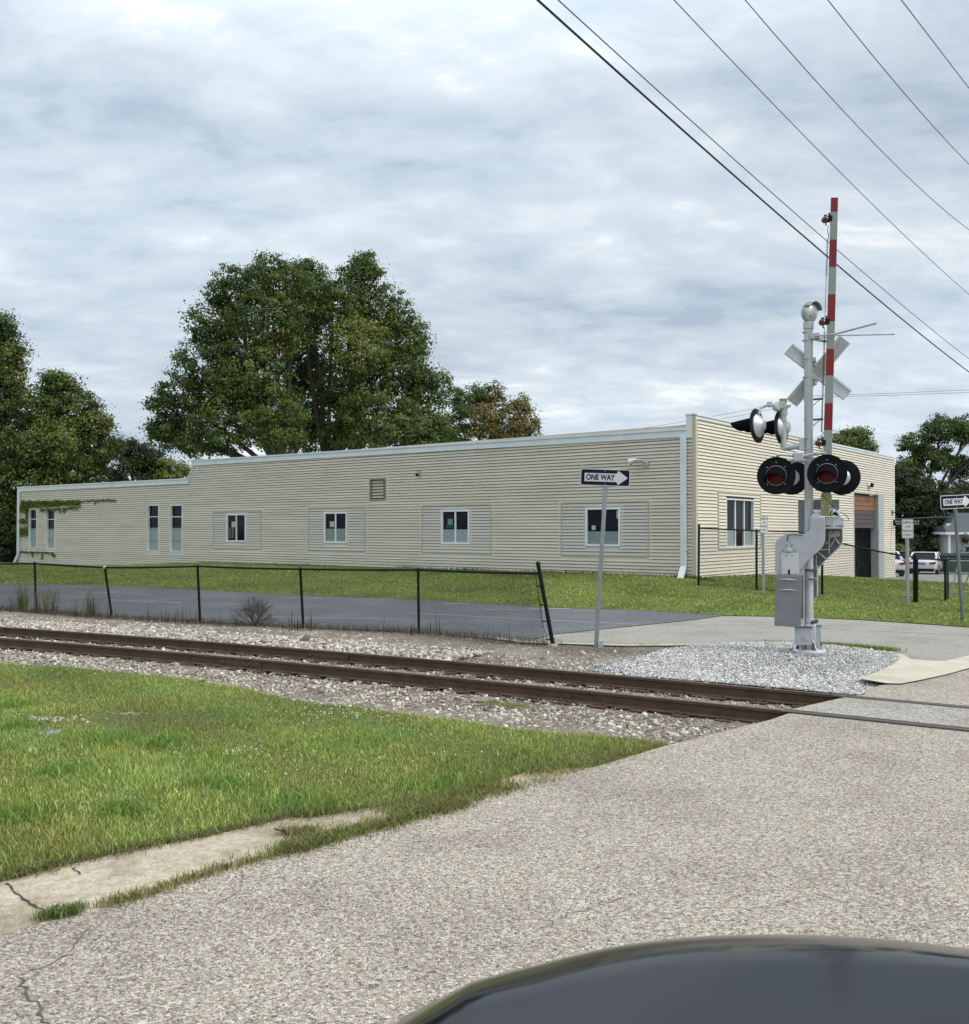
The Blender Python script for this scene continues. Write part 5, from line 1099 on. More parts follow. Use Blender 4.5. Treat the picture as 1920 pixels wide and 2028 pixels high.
# side mounted pair turned to the left
pv0, pv1 = c2(660, 640, .0), c2(656, 85, .0)
part(MB().tube([pv0 + Vector((0, 0, -.005)), pv1], .052, 16), 'side_pipe', 'galv', smooth=40); part(MB().lathe([(.0, .05), (.064, .04), (.066, -.02), (.053, -.03)], pv1, (0, 0, 1), 16), 'pipe_cap', 'tan', smooth=40)
part(MB().lathe([(.054, -.03), (.060, -.03), (.060, .03), (.054, .03)], c2(664, 225), (0, 0, 1), 16), 'pipe_collar', 'galv')
part(MB().tube([pv0 + Vector((-.01, 0, .02)), c2(700, 625, 0), Vector((mx_ - .05, 0, c2(870, 595).z))], .052, 12), 'side_pipe', 'galv', smooth=40)
q0, q1 = c2(842, 655), c2(890, 512); part(MB().box((q0.x, -.07, q0.z), (mx_ - .055, .05, q1.z)), 'pipe_bracket', 'galv', bevel=.006)
for yy in (518, 640): q = c2(945, yy); part(MB().lathe([(rm_ + .001, -.011), (rm_ + .011, -.008), (rm_ + .011, .008), (rm_ + .001, .011)], (mx_ - .003, 0, q.z), (0, 0, 1), 20), 'band', 'galv')
nl = Vector((-.93, .36, -.05)); k1, k2 = c2(352, 372, -.05), c2(633, 395, .10)
light_head(k1, nl, .300, .46); light_head(k2, nl, .300, .46)
hub = c2(590, 150, -.02); part(MB().lathe([(0, -.07), (.07, -.06), (.09, 0), (.07, .06), (0, .07)], hub, (.4, -1, .1), 14).cbox(hub + Vector((.05, 0, .02)), (.15, .12, .12)), 'side_hub', 'galv', bevel=.012)
part(MB().tube([k1 + Vector((.03, -.02, .20)), k1 + Vector((.05, -.01, .27)), c2(390, 165, -.04), c2(480, 125, -.03), hub], .026, 10), 'side_arm', 'galv', smooth=50); part(MB().tube([hub, c2(680, 140, .04), c2(740, 140, .06)], .022, 10), 'side_arm', 'galv', smooth=50)
part(MB().cbox(c2(500, 120, -.03), (.09, .09, .10)), 'elbow', 'galv', bevel=.02); part(MB().tube([c2(740, 140, .06), c2(700, 155, .08), k2 + Vector((.06, -.02, .2))], .02, 8), 'side_arm', 'galv', smooth=50)
# back panels and mechanism below
def poly3(pts, y0, y1, fn=c3): return MB().prism([(fn(a, b, 0.0).x, fn(a, b, 0.0).z) for a, b in pts], y0, y1)
part(poly3([(828, 1232), (1095, 1222), (1095, 1360), (1085, 1420), (965, 1440), (965, 1600), (950, 1625), (830, 1600)], .14, .17, c2), 'rear_panel', 'grey_paint', bevel=.006); part(poly3([(1222, 1222), (1310, 1222), (1310, 1350), (1222, 1350)], .18, .21, c2), 'rear_panel', 'grey_paint')
part(poly3([(960, 1425), (1140, 1425), (1140, 1565), (960, 1565)], -.20, -.02, c2), 'pivot_casting', 'light_grey', bevel=.015)
part(poly3([(985, 1450), (1110, 1450), (1110, 1545), (985, 1545)], -.21, -.2, c2), 'casting_plate', 'alu', bevel=.004)
part(poly3([(1142, 1425), (1330, 1425), (1357, 1450), (1357, 1558), (1142, 1558)], -.06, .02, c2), 'clamp_channel', 'alu', bevel=.008)
part(poly3([(1130, 1548), (1360, 1548), (1360, 1564), (1130, 1564)], -.14, .05, c2), 'channel_flange', 'alu'); part(poly3([(1232, 1428), (1252, 1428), (1252, 1550), (1232, 1550)], -.09, -.06, c2), 'channel_rib', 'alu')
for xx in (1160, 1175, 1200, 1275, 1305, 1325, 1345): q = c2(xx, 1535, -.06); part(MB().lathe([(0, .03), (.011, .028), (.011, 0)], (q.x, -.06, q.z), (0, -1, 0), 8), 'bolt', 'dark_grey')
q0, q1 = c2(1010, 1370), c2(1105, 1370); part(MB().tube([(q0.x, -.1, q0.z), (q1.x, -.1, q1.z)], .034, 12).box((q0.x - .03, -.15, q0.z - .075), (q1.x - .02, -.05, q0.z - .035)).tube([(q0.x + .04, -.1, q0.z - .14), (q0.x + .04, -.1, q0.z)], .03, 8), 'arm_clamp', 'alu', smooth=40)
q0, q1 = c2(1205, 1375), c2(1310, 1385); part(MB().tube([(q0.x, -.1, q0.z), (q1.x, -.06, q1.z)], .055, 14).tube([(q0.x - .02, -.14, q0.z + .04), ((q0.x + q1.x) / 2, -.16, q0.z + .05), (q1.x + .01, -.13, q0.z - .08)], .018, 8), 'arm_clamp', 'alu', smooth=40)
q = c2(1250, 1395); part(MB().lathe([(.0, .02), (.022, .02), (.022, -.02)], (q.x, -.16, q.z), (0, -1, 0), 12), 'clamp_hole', 'black'); q = c2(1280, 1398); part(MB().cbox((q.x, -.13, q.z), (.05, .03, .06)), 'clamp_nut', 'black')
part(poly3([(1085, 1395), (1110, 1390), (1230, 1400), (1230, 1418), (1085, 1418)], -.13, .0, c2), 'clamp_link', 'dark_grey')
# curved counterweight supports
FRONT = [(965, 150), (968, 25), (1135, 25), (1140, 150), (1141, 230), (1136, 300), (1118, 352), (1090, 392), (1045, 435), (1000, 470), (945, 520), (905, 568), (860, 622), (842, 655), (838, 690), (640, 684), (580, 684), (566, 640), (567, 500), (567, 340), (580, 305), (610, 268), (655, 235), (700, 218), (820, 222), (905, 222), (940, 205), (960, 180)]
part(poly3(FRONT, -.26, -.215), 'counterweight_arm', 'light_grey', bevel=.008)
part(poly3([(635, 440), (835, 440), (835, 682), (640, 682)], -.272, -.262), 'arm_pad', 'alu', bevel=.006)
part(poly3([(580, 300), (700, 218), (905, 222), (760, 262), (650, 330), (640, 680), (580, 680)], -.215, .06), 'counterweight_casting', 'light_grey', bevel=.01)
part(poly3([(715, 628), (738, 628), (738, 684), (715, 684)], -.276, -.272), 'slot', 'black')
q = c3(724, 405); part(MB().lathe([(0, .065), (.026, .06), (.03, .02), (.045, .015), (.045, 0)], (q.x, -.26, q.z), (0, -1, 0), 16), 'pivot_bolt', 'galv', smooth=40)
for dx_, dy_ in ((-30, -52), (35, -52), (-65, 6), (65, 6), (-28, 60), (38, 60)): w_ = c3(724 + dx_, 405 + dy_); part(MB().lathe([(0, .02), (.011, .018), (.011, 0)], (w_.x, -.26, w_.z), (0, -1, 0), 8), 'bolt', 'dark_grey')
plain_cable([(1560.5, 1072), (1560.8, 1062), (1563, 1059.5), (1575, 1059), (1590, 1060)], .008, -.285)
REAR = [(1140, 155), (1345, 155), (1346, 300), (1325, 350), (1290, 392), (1220, 455), (1150, 520), (1090, 590), (1030, 660), (1000, 645), (1000, 480), (1080, 400), (1125, 350), (1140, 290)]
part(poly3(REAR, .12, .15), 'rear_counterweight_arm', 'dark_grey')
rb_ = MB()
for a, b in (((1190, 240), (1190, 455)), ((1060, 430), (1145, 505)), ((1205, 370), (1262, 270)), ((1262, 270), (1310, 340)), ((1140, 325), (1190, 325)), ((1075, 405), (1190, 400)), ((1200, 190), (1255, 270)), ((1290, 190), (1255, 270)), ((1140, 160), (1140, 300)), ((1040, 470), (1035, 640))):
    p, q = c3(*a), c3(*b); rb_.tube([(p.x, .112, p.z), (q.x, .112, q.z)], .008, 6)
part(rb_, 'web_ribs', 'galv')
ed = [c3(a, b) for a, b in [(1345, 155), (1346, 300), (1325, 350), (1290, 392), (1220, 455), (1150, 520), (1090, 590), (1030, 660)]]; part(MB().tube([(p.x, .13, p.z) for p in ed], .014, 6), 'arm_edge', 'galv', smooth=60)
part(MB().tube([(c3(1180, 160).x, .02, c3(1180, 240).z), (c3(1310, 160).x, .04, c3(1300, 215).z)], .05, 12), 'torque_tube', 'tan', smooth=40)
part(poly3([(1003, 600), (1045, 600), (1046, 940), (1003, 985)], .06, .075), 'rear_weight_plate', 'grey_paint'); part(poly3([(1045, 590), (1062, 588), (1063, 940), (1046, 942)], .02, .09), 'weight_bar', 'alu')
# big counterweight panel
def rr_poly(pts, r=10):
    out = []
    for i, p in enumerate(pts):
        a, b = Vector(pts[i - 1]), Vector(pts[(i + 1) % len(pts)]); p = Vector(p); u, v = (a - p).normalized() * r, (b - p).normalized() * r
        for k in range(4): t = k / 3; out.append(tuple((p + u) * (1 - t) ** 2 + p * 2 * t * (1 - t) + (p + v) * t * t))
    return out
part(poly3(rr_poly([(580, 681), (880, 700), (862, 1285), (558, 1266)], 14), -.31, -.272), 'counterweight_panel', 'grey_paint', bevel=.004)
for yy in (740, 858):
    p = [c3(628, yy), c3(680, yy - 4), c3(735, yy - 2), c3(812, yy + 6)]; part(MB().tube([(v.x, -.315 - (.012 if 0 < i < 3 else 0), v.z) for i, v in enumerate(p)], [.007, .012, .013, .006], 8), 'panel_handle', 'galv', smooth=50)
    part(poly3([(628, yy - 3), (812, yy + 2), (812, yy + 9), (628, yy + 6)], -.312, -.31), 'panel_slot', 'black')
q = c3(705, 1228); part(MB().lathe([(0, .012), (.008, .01), (.008, 0)], (q.x, -.31, q.z), (0, -1, 0), 8), 'bolt', 'galv')
part(poly3([(848, 640), (905, 575), (905, 690), (860, 700), (840, 690)], -.2, -.05), 'support_bracket', 'light_grey'); part(poly3([(872, 700), (884, 700), (884, 1250), (866, 1250)], -.2, -.03), 'rear_channel', 'dark_grey'); part(poly3([(888, 700), (906, 700), (906, 1210), (888, 1210)], -.11, -.075), 'conduit', 'galv')
part(poly3([(866, 1195), (886, 1195), (886, 1245), (866, 1245)], -.205, -.10), 'bracket_foot', 'alu')
for yy, n_ in ((640, 'clamp'), (740, 'clamp')):
    q = c3(955, yy); part(MB().lathe([(rm_ + .001, -.02), (rm_ + .014, -.016), (rm_ + .014, .016), (rm_ + .001, .02)], (mx_, 0, q.z), (0, 0, 1), 20).box((mx_ + .05, -.12, q.z - .02), (mx_ + .13, -.03, q.z + .02)).box((mx_ - .13, -.1, q.z - .018), (mx_ - .06, -.03, q.z + .018)), n_, 'galv' if yy > 700 else 'dark_grey')
    part(MB().tube([(mx_ - .02, -.12, q.z), (mx_ + .12, -.12, q.z)], .012, 6), 'clamp_bolt', 'dark_grey')
# base: pinch collar, tapered box casting, two junction boxes, flange with gussets
zc0, zc1 = c3(950, 1250).z, c3(950, 1195).z
part(MB().lathe([(rm_ + .002, 0), (rm_ + .012, .0), (rm_ + .012, zc1 - zc0), (rm_ + .002, zc1 - zc0)], (mx_, 0, zc0), (0, 0, 1), 20), 'base_collar', 'alu')
part(MB().tube([(mx_ + .03, -.07, zc0 + .01), (mx_ + .13, -.07, zc0 + .03)], .03, 8).cbox((mx_ + .12, -.05, zc0 + .035), (.05, .06, .06)), 'pinch_bolt', 'dark_grey')
zf = c3(950, 1545, -.2).z; zbx0, zbx1 = c3(890, 1512, -.2).z, c3(890, 1300, -.2).z
part(MB().lathe([(.10, .02), (.095, .05), (.085, zbx1 - .06), (.088, zbx1 + .02), (.07, zc0 + .01)], (mx_, 0, 0), (0, 0, 1), 12).box((mx_ - .05, -.10, .05), (mx_ + .11, .10, zbx1 + .03)), 'base_casting', 'alu', smooth=35, bevel=.012)
x0_, x1_ = c3(790, 1400, -.2).x, c3(990, 1400, -.2).x
part(MB().prism(rr_poly([(x0_, zbx0), (x1_, zbx0 + .01), (x1_ - .0, zbx1), (x0_ - .0, zbx1 + .005)], .02), -.24, -.10), 'terminal_box', 'light_grey', bevel=.008)
part(MB().prism([(x0_ - .008, zbx1 - .012), (x1_ + .008, zbx1 - .012), (x1_ + .008, zbx1 + .004), (x0_ - .008, zbx1 + .008)], -.255, -.09), 'box_lid', 'dark_grey')
for k in range(4): part(MB().box((x0_ + .10, -.2415, zbx0 + .07 + k * .022), (x1_ - .10 - .01 * k, -.2405, zbx0 + .076 + k * .022)), 'stamped_line', 'grey_paint')
xr = c3(1050, 1400, .05).x; xr1 = c3(1102, 1400, .05).x
part(MB().prism(rr_poly([(xr - .02, zbx0 + .04), (xr1 - .005, zbx0 + .03), (xr1 - .015, zbx1 + .01), (xr - .03, zbx1 + .01)], .02), -.02, .14), 'terminal_box', 'light_grey', bevel=.008); part(MB().box((xr - .03, -.03, zbx1 + .0), (xr1 + .005, .15, zbx1 + .012)), 'box_lid', 'dark_grey')
part(MB().lathe([(.0, .08), (.16, .075), (.24, .055), (.27, .035), (.275, .0), (.26, -.03), (0, -.03)], (mx_, 0, 0), (0, 0, 1), 32), 'base_flange', 'alu', smooth=35)
gs = MB()
for an in (-20, 60, 150, 235, 300):
    Rz = Matrix.Rotation(R(an), 4, 'Z'); gs.prism([(.09, .05), (.25, .05), (.10, .25)], -.008, .008, M=Matrix.Translation((mx_, 0, 0)) @ Rz)
    part(gs, 'gusset', 'light_grey'); gs = MB()
for an in (20, 110, 200, 290): part(MB().lathe([(0, .12), (.018, .115), (.018, .04), (.026, .04), (.026, .0)], (mx_ + .2 * math.cos(R(an)), .2 * math.sin(R(an)), .06), (0, 0, 1), 8), 'anchor_bolt', 'dark_grey')
part(MB().lathe([(0, .0), (.36, .0), (.38, -.02), (.38, -.25), (0, -.25)], (mx_, 0, -.03), (0, 0, 1), 28), 'footing', 'apron')
if True:
    o = bpy.data.objects['footing']; o.data.materials[0] = M['dark_grey']

# ------------------------------------------------------------------ chain link fences
def chain_mesh(mb, p0, p1, q0, q1, pitch=.058, r=.0036):
    """diamond mesh between bottom line p0-p1 and top line q0-q1"""
    p0, p1, q0, q1 = map(Vector, (p0, p1, q0, q1)); L_ = (p1 - p0).length; Hh = ((q0 - p0).length + (q1 - p1).length) / 2
    def at(u, v): return p0.lerp(p1, u / L_).lerp(q0.lerp(q1, u / L_), v / Hh)
    k = -Hh; 
    def seg(u0, v0, u1, v1):
        a, b = at(u0, v0), at(u1, v1); d = b - a
        if d.length < .02: return
        mb.tube([a, b], r, 3, cap=False)
    n = int((L_ + Hh) / pitch)
    for i in range(n + 1):
        c = -Hh + i * pitch; u0, u1 = max(0, c), min(L_, c + Hh)
        if u1 > u0: seg(u0, u0 - c, u1, u1 - c)
        c = i * pitch; u0, u1 = max(0, c - Hh), min(L_, c)
        if u1 > u0: seg(u0, c - u0, u1, c - u1)
def post(mb, b, t, r=.030, cap=True):
    b, t = Vector(b), Vector(t); mb.tube([b - (t - b).normalized() * .1, t], r, 10)
    if cap: mb.lathe([(r + .008, -.02), (r + .008, .015), (r * .6, .035), (0, .045)], t, (t - b).normalized(), 10)
posts = [((71.6, 1212.5), (68.6, 1116)), ((222, 1224), (207.8, 1124)), ((396.6, 1234), (391.5, 1121.5)), ((601, 1244), (595, 1127)), ((830, 1253), (828.4, 1128.5)), ((1096, 1279), (1066, 1116))]
fn = empty('chain_link_fence', G(601, 1244), 0, 'low black chain link fence with leaning posts between the tracks and the parking lot', 'fence'); FO = fn.location.copy()
PB, PT = [], []
for (a, b) in posts: g = G(*a); PB.append(g); PT.append(at_depth(b[0], b[1], g.y))
# continue out of the picture on the left
dl = (PB[0] - PB[2]).normalized(); 
for k in range(1, 5): g = PB[0] + dl * 2.9 if k == 1 else PB[0] + dl * 2.9 * k; 
ext = [PB[0] + dl * 2.9 * k for k in range(4, 0, -1)]; extT = [Vector((p.x, p.y, h1(p.x, p.y) + 1.3)) for p in ext]; ext = [Vector((p.x, p.y, h1(p.x, p.y))) for p in ext]
PB = ext + PB; PT = extT + PT
for i, (b, t) in enumerate(zip(PB, PT)):
    mb = MB(); last = i == len(PB) - 1; post(mb, b - FO, t - FO, .040 if last else .030, last); mb.build('post', M['black_vinyl'], fn, smooth=50)
    if not last: MB().lathe([(.02, -.03), (.045, -.02), (.045, .02), (.02, .03)], t - FO + Vector((0, 0, .0)), (dl), 8).build('rail_cap', M['galv' if i == 5 else 'black_vinyl'], fn)
RT = []
for i, (b, t) in enumerate(zip(PB, PT)):
    RT.append(t.copy() if i < len(PB) - 1 else at_depth(1070.5, 1136, t.y))
mb = MB(); rl = []
for i in range(len(RT) - 1):
    for k in range(6): q = RT[i].lerp(RT[i + 1], k / 6); q.z -= .012 * math.sin(math.pi * k / 6); rl.append(q - FO)
rl.append(RT[-1] - FO); mb.tube(rl, .024, 8); mb.build('top_rail', M['black_vinyl'], fn, smooth=60)
mb = MB()
for i in range(len(PB) - 1):
    b0, b1, t0, t1 = PB[i], PB[i + 1], RT[i], RT[i + 1]
    if i == len(PB) - 2: b1 = at_depth(1078, 1270, b1.y); 
    o_ = Vector((0, -.03, .03)); chain_mesh(mb, b0 + o_ - FO, b1 + o_ - FO, t0 + Vector((0, -.03, .03)) - FO, t1 + Vector((0, -.03, .02)) - FO)
mb.build('chain_mesh', M['black_vinyl'], fn)
b, t = PB[-1] - FO, PT[-1] - FO
for q in (.08, .30, .5, .72): c = b.lerp(t, q); mb = MB(); mb.lathe([(.041, -.012), (.048, -.01), (.048, .01), (.041, .012)], c, (t - b), 10); mb.box(tuple(c + Vector((-.12, -.04, -.01))), tuple(c + Vector((0, -.02, .01)))); mb.build('tension_band', M['black_vinyl'], fn)
MB().tube([b.lerp(t, .06) + Vector((-.10, -.03, .05)), b.lerp(t, .3) + Vector((-.13, -.03, 0)), b.lerp(t, .5) + Vector((-.11, -.03, 0)), t + Vector((-.05, -.03, -.2))], .006, 5).build('tension_bar', M['black_vinyl'], fn)
MB().lathe([(0, .05), (.09, .03), (.11, -.05), (0, -.05)], b, (0, 0, 1), 10).build('concrete_footing', M['apron'], fn)
# second fence in front of the end wall, and its gate
f2 = empty('end_wall_fence', G(1499, 1150.5), 0, 'taller black chain link fence sloping past the end wall beside the garage opening', 'fence'); FO2 = f2.location.copy()
def gp(px, pyb, pyt, Y=None):
    b = G(px, pyb); return b, at_depth(px, pyt, b.y)
d0 = at_depth(1384, 1146, 30.2); d0.z = h1(d0.x, d0.y)
pts2 = [(d0, at_depth(1385, 1046, 30.2))]
for Y, px, pt in ((29.9, 1499, 1051), (29.6, 1580, 1053), (29.5, 1629, 1068), (28.7, 1745, 1093), (27.9, 1812.5, 1104)):
    p = at_depth(px, 1160, Y); p.z = h1(p.x, p.y); pts2.append((p, at_depth(px, pt, Y)))
for i, (b, t) in enumerate(pts2):
    if i in (2, 4): continue
    mb = MB(); post(mb, b - FO2, t + (Vector((0, 0, .08)) if i in (0, 5) else Vector()) - FO2, .050 if i == 5 else .036); mb.build('post', M['black_vinyl'], f2, smooth=50)
mb = MB()
for (b, t), (b2, t2) in zip(pts2[:-1], pts2[1:]): mb.tube([t - FO2, t2 - FO2], .024, 8)
mb.build('top_rail', M['black_vinyl'], f2)
mb = MB()
for (b, t), (b2, t2) in zip(pts2[:-1], pts2[1:]): chain_mesh(mb, b - FO2 + Vector((0, -.02, .03)), b2 - FO2 + Vector((0, -.02, .03)), t - FO2 + Vector((0, -.02, 0)), t2 - FO2 + Vector((0, -.02, 0)), .075, .0036)
mb.build('chain_mesh', M['black_vinyl'], f2)
def panel_fence(name, a, b, label, m, pitch, extra=None, r=.0028):
    e = empty(name, a[0], 0, label, 'gate' if 'gate' in name else 'fence'); O = Vector(a[0])
    for (p, t) in (a, b): mb = MB(); post(mb, Vector(p) - O, Vector(t) - O, .034); mb.build('post', M[m], e, smooth=50)
    MB().tube([Vector(a[1]) - O, Vector(b[1]) - O], .022, 8).build('top_rail', M[m], e); 
    if r: mb = MB(); chain_mesh(mb, Vector(a[0]) - O + Vector((0, 0, .05)), Vector(b[0]) - O + Vector((0, 0, .05)), Vector(a[1]) - O, Vector(b[1]) - O, pitch, r); mb.build('chain_mesh', M[m], e)
    if extra: mb = MB(); [mb.tube([Vector(p) - O, Vector(q) - O], .020, 6) for p, q in extra]; mb.build('frame_bars', M['post'], e)
    return e
def colp(px, pt, Y): p = at_depth(px, 1190, Y); p.z = h1(p.x, p.y); return (p, at_depth(px, pt, Y))
panel_fence('yard_gate', colp(1817, 1107, 27.8), colp(1873, 1108, 28.6), 'black chain link gate between its two thick posts by the grass bank', 'black_vinyl', .09)
M['green_vinyl'] = mat('dark_green_vinyl', (.03, .06, .05), .5)
a, b = colp(1878, 1107, 29.2), colp(1990, 1109, 27.5)
panel_fence('swing_gate', a, b, 'galvanised gate frame with diagonal braces standing open at the right edge', 'green_vinyl', .07, [(at_depth(1882, 1111, 28.6), at_depth(1990, 1111, 27.2)), (at_depth(1883, 1176, 28.6), at_depth(1990, 1166, 27.2)), (at_depth(1883, 1176, 28.6), at_depth(1899, 1118, 28.6)), (at_depth(1905, 1176, 28.4), at_depth(1930, 1112, 28))])

# ------------------------------------------------------------------ dead shrub and weeds by the fence
def weeds(name, label, pxs, n, hgt, spread, cols, cat='weeds', wid=.007, lean=.25, m='dry'):
    P = []
    for px, py in pxs:
        g = G(px, py)
        for _ in range(n): P.append((g.x + random.gauss(0, spread), g.y + random.gauss(0, spread)))
    P = np.array(P); c = P.mean(0); e = empty(name, (c[0], c[1], 0), 0, label, cat)
    o = blades('stems', np.c_[P - c, H(P[:, 0], P[:, 1]) - .02], hgt, wid, np.array(cols), lean=lean, parent=e, m=m); return e
DRY = [(.10, .07, .05), (.16, .125, .08), (.06, .045, .035), (.20, .17, .11)]; GRN = [(.09, .12, .04), (.12, .15, .06), (.16, .16, .07)]
weeds('tall_weed', 'tall leaning green weed behind the leftmost fence post', [(42, 1210)], 55, .95, .10, GRN, lean=.35, m='blade', wid=.016)
weeds('tall_weed', 'wispy green weeds just right of the leftmost fence post', [(85, 1214), (95, 1214)], 50, .9, .15, GRN + DRY[:2], lean=.4, m='blade', wid=.010)
weeds('tall_weed', 'clump of reddish and green weeds left of the leaning fence post', [(178, 1221)], 80, .75, .10, GRN + [(.14, .06, .05)], lean=.25, m='blade', wid=.010)
P = []
for i in range(len(PB) - 1):
    for _ in range(900 if i > 2 else 350): t = random.random(); q = PB[i].lerp(PB[i + 1], t); P.append((q.x + random.gauss(0, .16), q.y + random.gauss(0, .16) - .05))
P = np.array(P); o = blades('dry_fence_grass', np.c_[P, H(P[:, 0], P[:, 1]) - .02], .20, .007, np.array(DRY), lean=.8, m='dry')
P = []
for px, py in [(20, 1211), (103, 1216), (137, 1219), (147, 1219), (180, 1222), (213, 1224), (292, 1230), (315, 1231), (328, 1231), (348, 1232), (371, 1233), (388, 1234), (359, 1233), (420, 1236), (433, 1236), (573, 1246), (585, 1246), (611, 1247), (650, 1249), (612, 1248), (815, 1256), (848, 1256), (866, 1257), (961, 1266), (1004, 1271), (432, 1237), (760, 1254)]:
    g = G(px, py + 2); P.append((g.x, g.y)); P.append((g.x + .05, g.y + .02))
P = np.array(P); blades('dead_stalks', np.c_[P, H(P[:, 0], P[:, 1]) - .02], .46, .022, np.array([(.035, .026, .022), (.05, .035, .03)]), lean=.10, m='dry')
P = []
for px, py in [(96, 1320), (100, 1322), (74, 1318), (197, 1334), (516, 1366), (962, 1358), (1100, 1392), (1135, 1390), (1020, 1376), (1440, 1345)]: g = G(px, py); P += [(g.x + random.gauss(0, .03), g.y) for _ in range(3)]
P = np.array(P); blades('dead_stalks', np.c_[P, H(P[:, 0], P[:, 1]) - .03], .26, .010, np.array([(.09, .05, .04), (.12, .08, .06)]), lean=.5, m='dry')
# brown dirt fringe grass on the right part
P = []
for px, py in [(1100, 1285), (1150, 1290), (1220, 1288), (1290, 1290), (900, 1264), (1000, 1272)]: g = G(px, py); P += [(g.x + random.gauss(0, .5), g.y + random.gauss(0, .18)) for _ in range(260)]
P = np.array(P); blades('dry_thatch', np.c_[P, H(P[:, 0], P[:, 1]) - .03], .07, .008, np.array(DRY), lean=1.2, m='dry')
g = G(505, 1240); sh_ = empty('dead_shrub', g, 0, 'bare grey brown rounded shrub growing against the chain link fence', 'shrub')
mb = MB(); rs = random.Random(5)
def twig(p, d, ln, r, dep):
    e = p + d * ln; mb.tube([p, p.lerp(e, .5) + Vector((rs.gauss(0, .015), rs.gauss(0, .015), 0)), e], [r, r * .8, r * .6], 3, cap=False)
    if dep == 0: return
    for _ in range(3 if dep > 1 else 4):
        nd = (d + Vector((rs.gauss(0, .45), rs.gauss(0, .45), rs.gauss(.05, .35)))).normalized(); twig(p.lerp(e, rs.uniform(.5, 1)), nd, ln * rs.uniform(.55, .85), r * .62, dep - 1)
for _ in range(20):
    a = rs.uniform(0, 6.28); el = rs.uniform(.25, 1.3); twig(Vector((0, 0, 0)), Vector((math.cos(a) * math.cos(el), math.sin(a) * math.cos(el) * .7, math.sin(el))), rs.uniform(.22, .36), .008, 4)
M['twig'] = mat('grey_twig', (.10, .085, .075), .9); mb.build('branches', M['twig'], sh_)

# ------------------------------------------------------------------ trees
LEAVES = {'maple': [(.066, .104, .018), (.046, .080, .015), (.088, .128, .022), (.036, .062, .013), (.108, .138, .026)], 'light': [(.15, .175, .035), (.12, .15, .03), (.19, .19, .045)],
          'dark': [(.028, .048, .012), (.020, .036, .010), (.040, .062, .014)], 'autumn': [(.14, .13, .035), (.19, .12, .04), (.11, .12, .03), (.20, .17, .055)], 'bright': [(.16, .20, .07), (.12, .17, .05), (.09, .13, .03)]}
def tree(name, label, px, Y, base_py, lobes, pal, leaf=.20, n_per=1.0, group=None, trunk=.28, accents=(), cat='tree', cl=.75, branch=True):
    """lobes: list of (px, py, radius_x m, radius_z m, depth offset m) read off the crown"""
    b = at_depth(px, 1100, Y); b.z = h1(b.x, b.y); e = empty(name, b, 0, label, cat, group)
    Vs, Fs, Cs, off = [], [], [], 0; tb_ = MB(); th = None
    lo = [(at_depth(a, c, Y + dd) - b, rx, rz) for a, c, rx, rz, dd in lobes]
    zc_ = min(p.z - rz for p, rx, rz in lo); fork = Vector((0, 0, max(1.6, min(zc_ + 1.0, 5.5))))
    tb_.tube([(0, 0, -.3), (0.05, 0, fork.z * .5), tuple(fork)], [trunk * 1.35, trunk, trunk * .85], 10)
    for p, rx, rz in lo:
        vol = rx * rx * rz; n_cl = max(10, int(9 * (rx * rz) / (cl * cl) * 2.0)); k = int(50 * n_per)
        u = RNG.normal(0, 1, (n_cl, 3)); u /= np.linalg.norm(u, axis=1, keepdims=True); rr = RNG.uniform(.35, 1.04, (n_cl, 1)) ** .8
        C = np.array(p)[None] + u * rr * np.array([rx, rx * .9, rz]); rcl = cl * RNG.uniform(.45, 1.15, (n_cl, 1, 1))
        q = RNG.normal(0, .42, (n_cl, k, 3)) * rcl * np.array([1, 1, .6]); Pp = (C[:, None] + q).reshape(-1, 3)
        qo = q / np.maximum(1e-6, np.linalg.norm(q, axis=-1, keepdims=True)) + .5 * (u / np.linalg.norm(u, axis=1, keepdims=True))[:, None]; V, F = leaf_quads(Pp, leaf * .80, None, out=qo.reshape(-1, 3)); Vs.append(V); Fs.append(F + off); off += len(V)
        pl_ = np.array(LEAVES[pal]); cc = pl_[RNG.integers(0, len(pl_), (n_cl,))][:, None] * np.exp(RNG.normal(0, .10, (n_cl, k, 1)))
        W = np.array((SM_ := C + np.array(b))); 
        for (ax1, ay1, rad, pal2, pr) in accents:
            a0 = at_depth(ax1, ay1, Y); dd = np.hypot((W[:, 0] / W[:, 1] - a0.x / a0.y) * Y, ((W[:, 2] - EYE) / W[:, 1] - (a0.z - EYE) / a0.y) * Y); hit = (dd < rad) & (RNG.random(n_cl) < pr)
            p2 = np.array(LEAVES[pal2]); cc[hit] = p2[RNG.integers(0, len(p2), hit.sum())][:, None] * np.exp(RNG.normal(0, .15, (hit.sum(), k, 1)))
        Cs.append(np.repeat(cc.reshape(-1, 3), 4, 0))
        if branch:
            m1 = fork.lerp(p, .5) + Vector((random.gauss(0, .3), random.gauss(0, .3), .2)); tb_.tube([tuple(fork - Vector((0, 0, .2))), tuple(m1), tuple(p)], [trunk * .5, trunk * .3, trunk * .12], 7)
            for j in range(min(9, n_cl)): 
                c_ = Vector(C[j]); tb_.tube([tuple(m1.lerp(p, random.random())), tuple(c_.lerp(p, .4)), tuple(c_)], [trunk * .13, trunk * .08, .02], 5, cap=False)
    tb_.build('trunk', M['bark'], e, smooth=60)
    np_mesh('crown', np.concatenate(Vs), np.concatenate(Fs), M['leaf'], np.concatenate(Cs), parent=e, kind='stuff')
    return e
